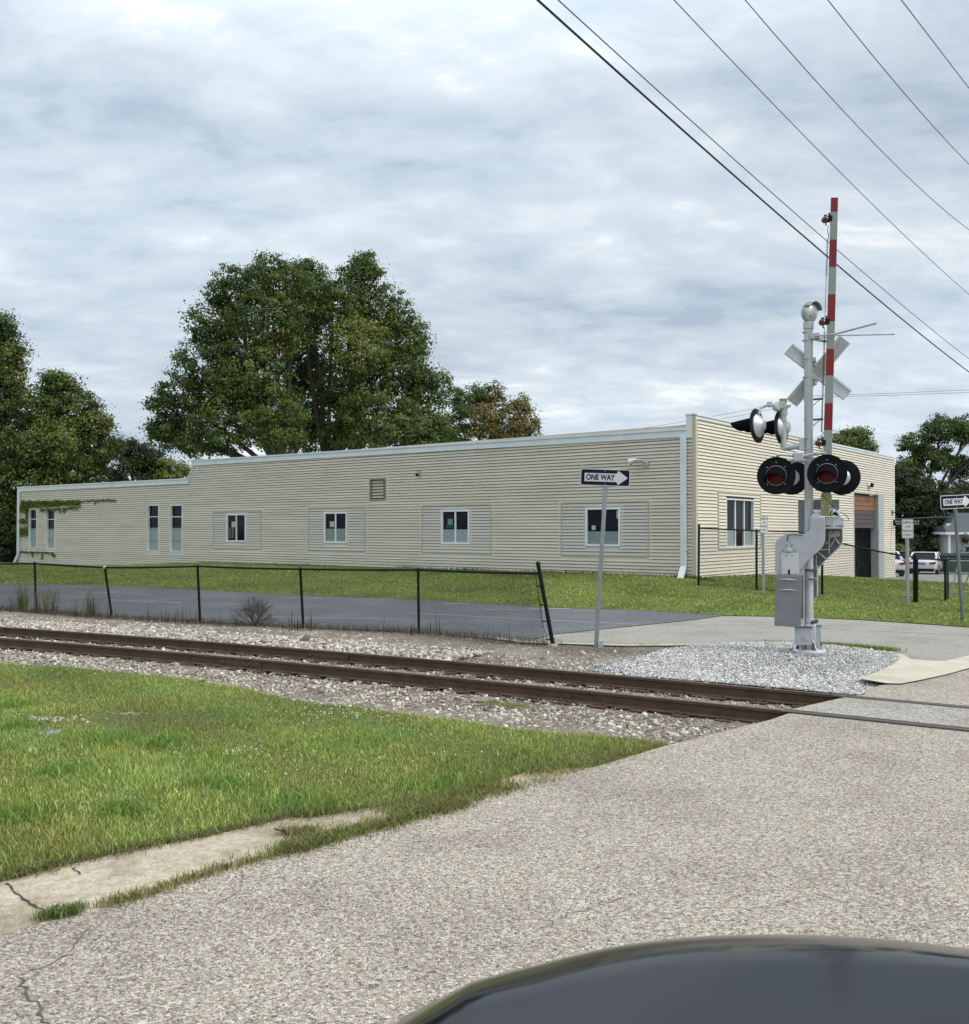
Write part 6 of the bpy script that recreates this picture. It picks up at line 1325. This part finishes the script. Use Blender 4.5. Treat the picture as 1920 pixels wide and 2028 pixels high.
# the big maples behind the building
tree('maple_tree', 'largest dark green maple rising behind the roof, left half of the big clump', 560, 62, 1100,
     [(470, 575, 2.1, 1.6, 0), (560, 560, 2.3, 1.6, -1), (430, 650, 2.0, 1.9, 0), (540, 640, 2.8, 2.3, -2), (420, 730, 2.6, 2.0, -1), (500, 735, 2.7, 2.2, -2.5), (365, 800, 2.3, 1.7, 0), (455, 830, 2.9, 2.1, -2), (550, 830, 2.2, 2.2, -3), (340, 860, 1.6, 1.2, 0), (400, 880, 1.8, 1.0, -1), (520, 530, .7, .9, 0), (320, 855, 1.0, .7, 0), (600, 640, 1.8, 1.8, 4), (605, 720, 2.0, 2.0, 5), (610, 800, 2.0, 2.2, 5), (600, 860, 1.8, 1.4, 5)],
     'maple', trunk=.42, group='maples behind the roof', accents=[(556, 670, .9, 'autumn', .6), (525, 700, .6, 'autumn', .5), (470, 780, 2.5, 'light', .35)])
for o in [bpy.data.objects['crown']]: pass
tree('maple_tree', 'dark green maple behind the roof with one yellowing bough, right half of the big clump', 650, 65, 1100,
     [(610, 560, 1.7, 1.5, 0), (720, 545, 1.6, 1.5, 0), (660, 600, 2.5, 1.9, -2), (750, 620, 2.3, 2.0, 0), (800, 670, 1.9, 1.9, 0), (700, 690, 2.4, 2.2, -3), (790, 740, 2.2, 2.2, -1), (840, 770, 1.8, 1.9, 0), (690, 770, 2.1, 2.0, -1), (740, 830, 2.7, 2.2, -3), (830, 850, 2.2, 1.8, -1), (680, 860, 2.0, 1.4, -1), (728, 520, .7, .9, 0), (608, 530, .5, .9, 0), (865, 860, 1.4, 1.4, 0)],
     'maple', trunk=.40, group='maples behind the roof', accents=[(705, 680, 1.9, 'light', .9), (690, 740, 1.2, 'light', .7), (700, 655, 1.2, 'light', .8)])
tree('maple_tree', 'smaller rusty tinged maple behind the roof, right of the big clump', 960, 72, 1100,
     [(925, 790, 1.7, 1.3, 0), (970, 785, 1.3, 1.1, 0), (940, 835, 2.2, 1.6, -1), (1000, 845, 2.0, 1.5, 0), (1030, 810, 1.1, 1.1, 0), (1050, 845, .9, .9, 0), (900, 870, 1.8, 1.2, 0), (1020, 870, 1.6, .8, 0)],
     'maple', leaf=.19, trunk=.3, group='maples behind the roof', accents=[(1000, 840, 2.6, 'autumn', .65), (950, 860, 2, 'autumn', .5), (1050, 840, 1.4, 'autumn', .8)])
tree('leafy_tree', 'tall leafy tree cut by the left edge of the picture', -20, 66, 1100,
     [(0, 650, 1.4, 1.2, 0), (15, 700, 1.5, 1.2, 0), (-40, 640, 2.0, 1.6, 0), (-30, 740, 2.6, 2.2, 0), (20, 760, 1.3, 1.2, 0), (0, 830, 2.6, 2.0, 0), (-10, 920, 2.6, 2.2, -1), (-5, 1010, 2.4, 2.3, -1), (0, 1080, 2.0, 1.6, -1)],
     'maple', trunk=.4, group='trees at the left end', accents=[(10, 730, 1.5, 'light', .4)])
tree('leafy_tree', 'broad dark maple standing behind the left end of the low roof', 130, 64.5, 1100,
     [(100, 765, 1.3, 1.1, 0), (130, 770, 1.2, 1.2, 0), (80, 810, 2.0, 1.6, 0), (150, 820, 1.9, 1.6, 0), (180, 840, 1.2, 1.3, 0), (110, 880, 2.6, 1.9, -1), (60, 890, 2.2, 1.9, -1), (190, 890, 1.6, 1.6, 0), (210, 840, .7, .8, 0), (60, 960, 2.4, 1.8, -1), (30, 1040, 2.2, 2.0, -1), (150, 930, 2.2, 1.4, 0)],
     'maple', trunk=.35, group='trees at the left end', accents=[(150, 850, 1.6, 'light', .5), (100, 880, 2, 'light', .25), (205, 840, 1, 'light', .6)])
tree('leafy_tree', 'low dark rounded tree between the left maple and the roof step', 270, 78, 1100,
     [(235, 890, 1.6, 1.2, 0), (270, 900, 1.8, 1.3, 0), (305, 915, 1.6, 1.1, 0), (340, 930, 1.6, .9, 0), (250, 940, 2.4, 1.5, 0), (320, 945, 2.0, 1.0, 0)],
     'dark', trunk=.25, group='trees at the left end', accents=[(345, 930, 1.4, 'light', .8)])
# dense growth low on the far left
tree('dense_bush', 'dark dense bushes beyond the left end of the wall', 5, 63.2, 1100, [(-10, 1090, 2.2, 1.5, 0), (15, 1060, 1.4, 1.6, 0), (-60, 1080, 2.5, 2.0, 0), (10, 1100, 1.5, .9, 0)], 'dark', trunk=.1, cat='bush', branch=False, n_per=1.3)
# right side
tree('leafy_tree', 'pale green little treetop showing above the parapet', 1690, 95, 1100,
     [(1680, 870, 1.5, 1.1, 0), (1700, 865, 1.4, 1.0, 0), (1650, 880, 1.2, 1.2, 0), (1712, 885, 1.2, .8, 0), (1670, 905, 2.0, 1.0, 0), (1635, 890, 1.0, 1.2, 0)], 'bright', leaf=.26, trunk=.25, group='trees at the right end')
tree('leafy_tree', 'big spreading tree over the house at the right edge', 1838, 99, 1100,
     [(1870, 850, 2.6, 1.5, 0), (1925, 850, 2.6, 1.6, 0), (1815, 880, 1.8, 1.4, 0), (1850, 910, 2.6, 1.5, 0), (1980, 870, 3.0, 2.2, 0), (1905, 925, 2.0, 1.4, 2), (1800, 925, 1.7, 1.5, 0), (1960, 960, 2.6, 2.0, 0)],
     'maple', leaf=.25, trunk=.4, group='trees at the right end', cl=.8, n_per=.85)
tree('leafy_tree', 'dark tree filling the gap between the building end and the house', 1800, 88, 1100,
     [(1790, 960, 2.2, 1.8, 0), (1830, 985, 2.4, 1.8, 0), (1780, 1020, 2.4, 2.0, 0), (1845, 1030, 2.3, 1.9, 0), (1800, 1075, 2.6, 1.9, 0), (1860, 1075, 2.4, 1.8, 2), (1880, 990, 2.0, 1.7, 2), (1740, 1000, 2, 2, 0), (1900, 1040, 2, 2, 6)],
     'dark', leaf=.24, trunk=.3, group='trees at the right end', n_per=1.25, branch=False)
tree('leafy_tree', 'dark tree standing behind the porch house', 1925, 104, 1100, [(1900, 1000, 3.2, 2.5, 0), (1950, 1000, 3.5, 2.8, 0), (1920, 1050, 3.5, 2.5, 0), (1990, 1060, 3.5, 2.6, 0), (1850, 1060, 3, 2.2, 0)], 'dark', leaf=.28, trunk=.3, group='trees at the right end', branch=False)
tree('sumac_bush', 'pale green fan leaved plant beside the end corner of the building', 1782, 66, 1100, [(1782, 1100, .7, .6, 0), (1775, 1108, .5, .4, 0), (1790, 1108, .5, .4, 0)], 'bright', leaf=.34, trunk=.04, cat='bush', cl=.3)

# ------------------------------------------------------------------ cars
def car_paint(name, c, rough=.25): return mat(name, c, rough, 0.0, spec=.5, var=.03, coat=1.0)
M['p_white'] = car_paint('white_car_paint', (.70, .71, .71)); M['p_dark'] = car_paint('dark_grey_car_paint', (.035, .038, .042)); M['p_silver'] = car_paint('silver_blue_car_paint', (.33, .36, .42)); M['p_black'] = mat('black_car_paint', (.006, .007, .010), .13, spec=.42, var=.03)
M['tail'] = mat('red_tail_lamp', (.28, .015, .015), .2, coat=.6); M['head'] = mat('clear_lamp', (.5, .52, .55), .1); M['rim'] = mat('wheel_alloy', (.42, .43, .44), .35, .7); M['plate'] = mat('number_plate', (.16, .22, .27), .5)
def car(label, loc, heading, paint, Lc=4.8, W=1.84, Hc=1.46, belt=.92, nose=.0, group='cars parked in the yard', name='parked_car'):
    """+y is the front"""
    e = empty(name, loc, heading, label, 'car', group); hw = W / 2
    st_ = [(-Lc / 2, .80, .42, .72), (-Lc / 2 + .06, .90, .30, .92), (-Lc / 2 + .35, .97, .24, 1.00), (-Lc / 2 + .9, 1.0, .22, 1.02), (-.8, 1.0, .20, .97), (.4, 1.0, .20, .95), (1.1, 1.0, .20, .93), (Lc / 2 - .75, .98, .22, .84), (Lc / 2 - .25, .92, .26, .74), (Lc / 2 - .03, .78, .34, .62), (Lc / 2, .70, .40, .54)]
    V, F = [], []; m = 11
    for y, wf, zb, zt in st_:
        w_ = hw * wf; V += [(-w_ * .86, y, zb), (-w_ * .97, y, zb + .10), (-w_, y, zb + (zt - zb) * .45), (-w_ * .985, y, zb + (zt - zb) * .72), (-w_ * .90, y, zt - .03), (0, y, zt + .025), (w_ * .90, y, zt - .03), (w_ * .985, y, zb + (zt - zb) * .72), (w_, y, zb + (zt - zb) * .45), (w_ * .97, y, zb + .10), (w_ * .86, y, zb)]
    for i in range(len(st_) - 1):
        for j in range(m): F.append((i * m + j, (i + 1) * m + j, (i + 1) * m + (j + 1) % m, i * m + (j + 1) % m))
    F += [tuple(range(m)), tuple(reversed([(len(st_) - 1) * m + j for j in range(m)]))]
    o = MB().add(V, F).build('body', M[paint], e, smooth=55); s_ = o.modifiers.new('sub', 'SUBSURF'); s_.levels = s_.render_levels = 1
    k = hw
    def gh(ins, z0, z1, y0, y1, y2, y3): return [(-k * .90 + ins, y0, z0), (k * .90 - ins, y0, z0), (k * .90 - ins, y3, z0), (-k * .90 + ins, y3, z0), (-k * .70 + ins, y1, z1), (k * .70 - ins, y1, z1), (k * .70 - ins, y2, z1), (-k * .70 + ins, y2, z1)]
    y0, y1, y2, y3 = -Lc / 2 + .62, -Lc / 2 + 1.30, .15, 1.05; zt = Hc
    g = MB().add(gh(0, .95, zt - .06, y0, y1, y2, y3), [(0, 1, 5, 4), (1, 2, 6, 5), (2, 3, 7, 6), (3, 0, 4, 7), (4, 5, 6, 7)]); g.build('window_glass', M['glass'], e)
    r_ = MB(); r_.prism([(-k * .72, zt - .075), (k * .72, zt - .075), (k * .66, zt - .02), (0, zt), (-k * .66, zt - .02)], y1 - .08, y2 + .08); r_.build('roof', M[paint], e, smooth=40, bevel=.02)
    for sx in (-1, 1):
        for a, b in (((k * .905, y0, .95), (k * .705, y1, zt - .05)), ((k * .905, y3, .95), (k * .705, y2, zt - .05)), ((k * .915, -.55, .95), (k * .715, -.45, zt - .05))): MB().tube([(sx * a[0], a[1], a[2]), (sx * b[0], b[1], b[2])], .045, 6).build('pillar', M[paint], e)
        q = MB(); q.prism([(y0 - .02, .95), (y0 + .55, .95), (y1 + .25, zt - .08), (y1 - .04, zt - .06)], sx * k * .80 - .03, sx * k * .80 + .03, ax='x'); q.build('quarter_panel', M[paint], e)
        for y in (-Lc / 2 + .95, Lc / 2 - .92):
            w_ = empty('wheel', (sx * (hw - .10), y, .33)); w_.parent = e
            MB().lathe([(.20, .09), (.31, .10), (.33, .07), (.33, -.07), (.31, -.10), (.20, -.09)], (0, 0, 0), (1, 0, 0), 24).build('tyre', M['rubber'], w_, smooth=40)
            MB().lathe([(0, .07), (.07, .085), (.10, .05), (.19, .075), (.215, .09), (.215, -.09), (0, -.08)], (0, 0, 0), (sx, 0, 0), 20).build('rim', M['rim'], w_, smooth=30)
        MB().prism([(sx * hw * .50, .80), (sx * hw * .93, .86), (sx * hw * .94, .72), (sx * hw * .60, .68)], -Lc / 2 - .012, -Lc / 2 + .10).build('tail_light', M['tail'], e, bevel=.01)
        MB().prism([(sx * hw * .45, .58), (sx * hw * .90, .66), (sx * hw * .90, .54), (sx * hw * .50, .50)], Lc / 2 - .16, Lc / 2 + .01).build('headlight', M['head'], e)
        MB().cbox((sx * (hw + .09), .78, .98), (.16, .10, .12)).build('door_mirror', M[paint], e, bevel=.02)
    MB().box((-.26, -Lc / 2 - .015, .66), (.26, -Lc / 2 + .05, .79)).build('number_plate', M['plate'], e); MB().box((-hw * .8, -Lc / 2 - .01, .22), (hw * .8, -Lc / 2 + .2, .40)).build('lower_bumper', M['black'], e, bevel=.03)
    return e
def on_ground_at(px, Y): p = at_depth(px, 1150, Y); p.z = h1(p.x, p.y) + .01; return p
car('white sedan seen from the rear behind the fence posts', on_ground_at(1838, 63), R(-34), 'p_white')
car('dark grey car half hidden by the sign post and building corner', on_ground_at(1770, 66), R(-12), 'p_dark')
car('white car edge peeping out at the building corner', on_ground_at(1744, 55.5), R(-10), 'p_white')
car('silver blue car cut by the right edge beside the green bin', on_ground_at(1946, 64), R(-60), 'p_silver')
g = on_ground_at(1891, 63); e = empty('waste_container', g, R(-10), 'dark green waste container beyond the gate', 'container'); M['bin'] = mat('dark_green_steel', (.03, .06, .045), .6)
MB().box((-1.0, -.7, .12), (1.0, .7, 1.15)).build('bin_body', M['bin'], e, bevel=.03); MB().prism([(-.75, 1.15), (.75, 1.15), (.72, 1.35), (-.72, 1.22)], -1.02, 1.02, ax='x').build('lid', M['black'], e)
for x in (-.8, -.3, .3, .8): MB().box((x - .04, -.74, .2), (x + .04, -.70, 1.1)).build('rib', M['bin'], e)
# white porch house
hb = on_ground_at(1877, 82); hs = empty('porch_house', hb, R(-16), 'small white house with grey roof and porch behind the parked cars', 'house'); M['hs_white'] = mat('white_house_siding', (.55, .58, .58), .6); M['shingle'] = mat('grey_shingle', (.075, .085, .095), .85, var=.2, vscale=8); M['navy'] = mat('navy_window', (.01, .012, .06), .3)
W_ = 9.0
MB().box((.2, 0, 0), (W_, 7, 3.2)).build('wall', M['hs_white'], hs); MB().prism([(-.1 - 1.7, 2.95), (.0, 3.55), (7, 3.55), (7, 2.95)], -.3, W_, ax='x').build('porch_roof', M['shingle'], hs)
MB().add([(.3, 0, 3.54), (W_, 0, 3.54), (W_, 7, 3.54), (.3, 7, 3.54), (1.1, 2.4, 4.7), (W_, 2.4, 4.7), (W_, 4.6, 4.7), (1.1, 4.6, 4.7)], [(0, 1, 5, 4), (1, 2, 6, 5), (2, 3, 7, 6), (3, 0, 4, 7), (4, 5, 6, 7)]).build('roof', M['shingle'], hs)
MB().box((-.4, -1.9, 2.80), (W_, -1.80, 3.0)).box((-.4, -1.8, 2.80), (-.3, 7, 3.0)).build('gutter', M['white'], hs)
for x in (-.1, 2.9, 5.9): MB().box((x - .08, -1.7, .3), (x + .08, -1.55, 2.8)).build('porch_post', M['white'], hs)
rl_ = MB().box((.0, -1.66, 1.1), (2.9, -1.60, 1.17)); rl_.build('porch_rail', M['white'], hs)
for k in range(16): MB().box((.12 + k * .17, -1.65, .5), (.16 + k * .17, -1.61, 1.1)).build('baluster', M['white'], hs)
MB().box((0.0, -1.8, .1), (W_, 0, .45)).build('porch_deck', M['shingle'], hs)
for x0, x1 in ((1.5, 2.5), (3.2, 4.4)): w_ = MB().box((x0, -.05, 1.0), (x1, .02, 1.75)).build('window', M['navy'], hs); MB().box((x0 - .06, -.04, 1.75), (x1 + .06, .0, 1.83)).build('frame', M['white'], w_)
MB().box((.05, .4, 3.5), (.5, .9, 3.75)).build('vent', M['white'], hs)
for px, py, lb in ((1853.5, 1075, 'dark flower basket hanging from the left porch corner'), (1912, 1068, 'leafy flower basket hanging at the right edge of the porch')):
    p = at_depth(px, py, 77.6); e = empty('hanging_basket', p, 0, lb, 'flower basket'); MB().lathe([(0, -.3), (.2, -.26), (.28, 0)], (0, 0, 0), (0, 0, 1), 12).build('pot', M['black'], e)
    MB().tube([(0, 0, 0), (0, 0, .65)], .015, 4).build('hanger', M['black'], e); n = 260; P = RNG.normal(0, .22, (n, 3)); V, F = leaf_quads(P, .12, None); c = np.array(LEAVES['dark'] + [(.2, .12, .1)])[RNG.integers(0, 4, n)]; np_mesh('plants', V, F, M['leaf'], np.repeat(c, 4, 0), parent=e, kind='stuff')
g = on_ground_at(1893, 78); 
tree('hedge_bush', 'low green shrubs in front of the porch', 1905, 74, 1100, [(1890, 1112, .9, .7, 0), (1912, 1110, .9, .7, 0), (1935, 1110, 1, .8, 0)], 'maple', leaf=.14, trunk=.05, cat='bush', cl=.4, branch=False)

# ------------------------------------------------------------------ overhead lines, running parallel to the end wall
def wire(label, px, Y0, r, m='wire_thin', dirv=(.617, .787), ext=(-30, 60)):
    d0 = ray(*px[0]); x0 = d0.x / d0.y * Y0; T, Z = [], []
    for a, b in px:
        d = ray(a, b); k = d.x / d.y; t = (k * Y0 - x0) / (dirv[0] - k * dirv[1]); T.append(t); Z.append(EYE + d.z / d.y * (Y0 + dirv[1] * t))
    c = np.polyfit(T, Z, 2); c[0] = max(c[0], 0.0002) if len(px) > 2 else c[0]
    ts = np.linspace(ext[0], max(T) + ext[1], 60); pts = [(x0 + dirv[0] * t, Y0 + dirv[1] * t, float(np.polyval(c, t)) if t <= max(T) + 5 else float(np.polyval(c, max(T) + 5) + (t - max(T) - 5) * (2 * c[0] * (max(T) + 5) + c[1]))) for t in ts]
    o = bpy.data.objects.new('overhead_wire', None); bpy.data.objects.remove(o)
    mb = MB(); O = Vector(pts[0]); mb.tube([Vector(p) - O for p in pts], r, 6); o = mb.build('overhead_wire', M[m]); o.location = O; tag(o, label, 'wire', 'overhead lines'); return o
wire('thickest black overhead cable, lowest of the six crossing the sky', [(1067.5, 0), (1215.8, 134), (1441, 338.7), (1640.6, 509), (1750.6, 600), (1920, 737)], 15, .021, 'wire')
wire('thin overhead wire running just above the thick black cable', [(1111, 0), (1267, 148), (1471.7, 335), (1640.6, 477), (1784, 600), (1920, 711)], 15.2, .011)
wire('thin overhead wire, third from the left where they enter the top of the picture', [(1336, 0), (1548.5, 222.6), (1920, 583)], 17, .010)
wire('thin overhead wire, fourth from the left where they enter the top of the picture', [(1476.8, 0), (1676, 225), (1920, 455)], 17, .010)
wire('thin overhead wire, second from the right where they enter the top of the picture', [(1640.6, 0), (1778.7, 169), (1920, 325)], 17, .010)
wire('thin overhead wire nearest the top right corner', [(1786.4, 0), (1850, 84), (1920, 179)], 17, .010)
g = at_depth(1440, 338, 17.5)
# far line: a pole behind the mast and its wires
pb_ = at_depth(1602, 1140, 72); pb_.z = h1(pb_.x, pb_.y); up_ = empty('utility_pole', pb_, R(-35), 'distant wooden utility pole with two crossarms, mostly hidden by the signal mast', 'utility pole')
zt_ = at_depth(1606, 786, 72).z - pb_.z; MB().tube([(0, 0, -.3), (0, 0, zt_ + .5)], [.19, .12], 10).build('pole', M['bark'], up_)
for yy in (792, 832): zz = at_depth(1606, yy, 72).z - pb_.z; MB().box((-.25, -.07, zz - .07), (1.15, .07, zz + .07)).tube([(1.0, .0, zz), (.1, 0, zz - .7)], .03, 4).build('crossarm', M['bark'], up_)
def far_wire(label, px, Ys, r=.014):
    P = [at_depth(a, b, y) for (a, b), y in zip(px, Ys)]; mb = MB(); O = P[0]; out = []
    for i in range(len(P) - 1):
        for k in range(8): out.append(P[i].lerp(P[i + 1], k / 8) - O)
    out.append(P[-1] - O); mb.tube(out, r, 4); o = mb.build('far_wire', M['wire_thin']); o.location = O; tag(o, label, 'wire', 'far overhead wires')
far_wire('faint distant wire right of the gate arm, upper of the pair', [(1611, 783), (1760, 779), (1920, 772), (2100, 766)], [72, 72, 72, 72]); far_wire('faint distant wire right of the gate arm, lower of the pair', [(1613, 786), (1760, 783), (1920, 777), (2100, 771)], [72, 72, 72, 72])
far_wire('faint distant wire left of the signal, upper of the pair', [(1604, 787), (1500, 808), (1366, 833), (1220, 857)], [72, 66, 62, 58], .012); far_wire('faint distant wire left of the signal, lower of the pair', [(1604, 793), (1500, 817), (1366, 840), (1240, 857)], [72, 66, 62, 58], .012)
far_wire('pale wire strung low in front of the dark trees at the building end', [(1770, 1028), (1800, 1027), (1860, 1024), (1990, 1022)], [52, 52, 52, 52], .016)

# ------------------------------------------------------------------ the black car under the camera
fc = empty('black_car', (.72, .28, -.085), R(-3), 'glossy black car hood blurred in the bottom right corner', 'car')
def fcar():
    hw = 1.16; Zh = 1.15
    # stations from nose to windscreen base; y forward
    ny_, nx_ = 26, 30; V = []; F = []
    ys = [2.52, 2.50, 2.45, 2.38, 2.28, 2.15, 2.0, 1.8, 1.6, 1.4, 1.2, 1.0]
    def hood_z(x, y):
        u = abs(x) / hw; yf = 2.52 - .60 * u ** 2.3
        d = max(0.0, yf - y); z = Zh - .30 * math.exp(-d / .07) - .25 * max(0, .50 - d) - .10 * max(0, .26 - d)  + .03 * (1 - u * u) - .16 * max(0, (u - .84) / .16) ** 2
        z += .018 * math.exp(-((u - .72) / .06) ** 2) * min(1, d / .4)
        return z, yf
    rows = 22
    for i in range(rows + 1):
        t = i / rows
        for j in range(nx_ + 1):
            x = -hw + 2 * hw * j / nx_; u = abs(x) / hw; yf = 2.52 - .60 * u ** 2.3; y = yf - (yf - 1.58) * t ** 1.5; V.append((x, y, hood_z(x, y)[0]))
    for i in range(rows):
        for j in range(nx_): a = i * (nx_ + 1) + j; F.append((a, a + nx_ + 1, a + nx_ + 2, a + 1))
    CV, CF = [], []
    for i in range(9):
        for j in range(21):
            x = -hw * .97 + 2 * hw * .97 * j / 20; y = 1.62 - .64 * i / 8; CV.append((x, y, hood_z(x, y)[0] - .03 - .02 * math.sin(math.pi * min(1, i / 3))))
    for i in range(8):
        for j in range(20): a = i * 21 + j; CF.append((a, a + 1, a + 22, a + 21))
    MB().add(CV, CF).build('cowl', M['black'], fc, smooth=60)
    MB().add(V, [f[::-1] for f in F]).add([], []).build('hood', M['p_black'], fc, smooth=60)
    mb = MB(); n = nx_ + 1
    top_ = [V[j] for j in range(n)]; vs = []
    for (x, y, z) in top_: vs += [(x, y, z - .003), (x * 1.005, y + .04, z - .12), (x * 1.0, y + .06, .62), (x * .99, y + .10, .48), (x * .98, y + .05, .28)]
    fs = [(5 * j + k, 5 * j + k + 1, 5 * j + k + 6, 5 * j + k + 5) for j in range(n - 1) for k in range(4)]; mb.add(vs, fs).build('front_bumper', M['p_black'], fc, smooth=50)
    for sx in (-1, 1):
        pr = [(1.88, .28), (1.86, .88), (1.55, .98), (1.0, 1.06), (-1.9, 1.0), (-2.05, .85), (-2.05, .35), (-1.75, .30), (-1.68, .55), (-1.38, .74), (-1.08, .55), (-1.02, .26), (1.12, .26), (1.18, .55), (1.48, .74), (1.78, .55), (1.84, .28)]
        MB().prism(pr, sx * (hw - .03) - .03, sx * (hw - .03) + .03, ax='x').build('side_panel', M['p_black'], fc, bevel=.012)
        for y in (1.48, -1.38):
            w_ = empty('wheel', (sx * (hw - .13), y, .35)); w_.parent = fc
            MB().lathe([(.23, .11), (.33, .115), (.355, .08), (.355, -.08), (.33, -.115), (.23, -.11)], (0, 0, 0), (1, 0, 0), 28).build('tyre', M['rubber'], w_, smooth=40); MB().lathe([(0, .08), (.08, .10), (.11, .05), (.21, .08), (.24, .10), (.24, -.10), (0, -.09)], (0, 0, 0), (sx, 0, 0), 20).build('rim', M['rim'], w_, smooth=30)
        MB().prism([(sx * .45, .72), (sx * .78, .76), (sx * .78, .64), (sx * .50, .60)], 2.26, 2.40).build('headlight', M['head'], fc, bevel=.02)
        MB().cbox((sx * 1.16, .05, 1.12), (.20, .12, .14)).build('door_mirror', M['p_black'], fc, bevel=.04)
    MB().box((-.95, -2.05, .25), (.95, -1.98, .98)).build('tailgate', M['p_black'], fc, bevel=.02); MB().box((-.93, -1.98, .24), (.93, 2.1, .34)).build('underbody', M['black'], fc)
    MB().box((-.93, -1.95, .93), (.93, -1.2, .99)).box((-.93, .96, 1.0), (.93, 1.04, 1.07)).build('rear_deck', M['p_black'], fc)
    MB().add([(-.92, 1.0, 1.05), (.92, 1.0, 1.05), (.92, -1.6, .98), (-.92, -1.6, .98), (-.68, .25, 1.50), (.68, .25, 1.50), (.68, -1.0, 1.50), (-.68, -1.0, 1.50)], [(0, 1, 5, 4), (1, 2, 6, 5), (2, 3, 7, 6), (3, 0, 4, 7)]).build('window_glass', M['glass'], fc)
    MB().prism([(-.71, 1.495), (.71, 1.495), (.64, 1.535), (0, 1.555), (-.64, 1.535)], -1.05, .30).build('roof', M['p_black'], fc, smooth=40)
    for x0 in (-.5, .1): MB().tube([(x0, .98, 1.10), (x0 + .55, 1.0, 1.115)], .012, 6).build('wiper', M['black'], fc)
    MB().box((-.5, 2.56, .50), (.5, 2.60, .66)).build('grille', M['dark_grey'], fc)
fcar()
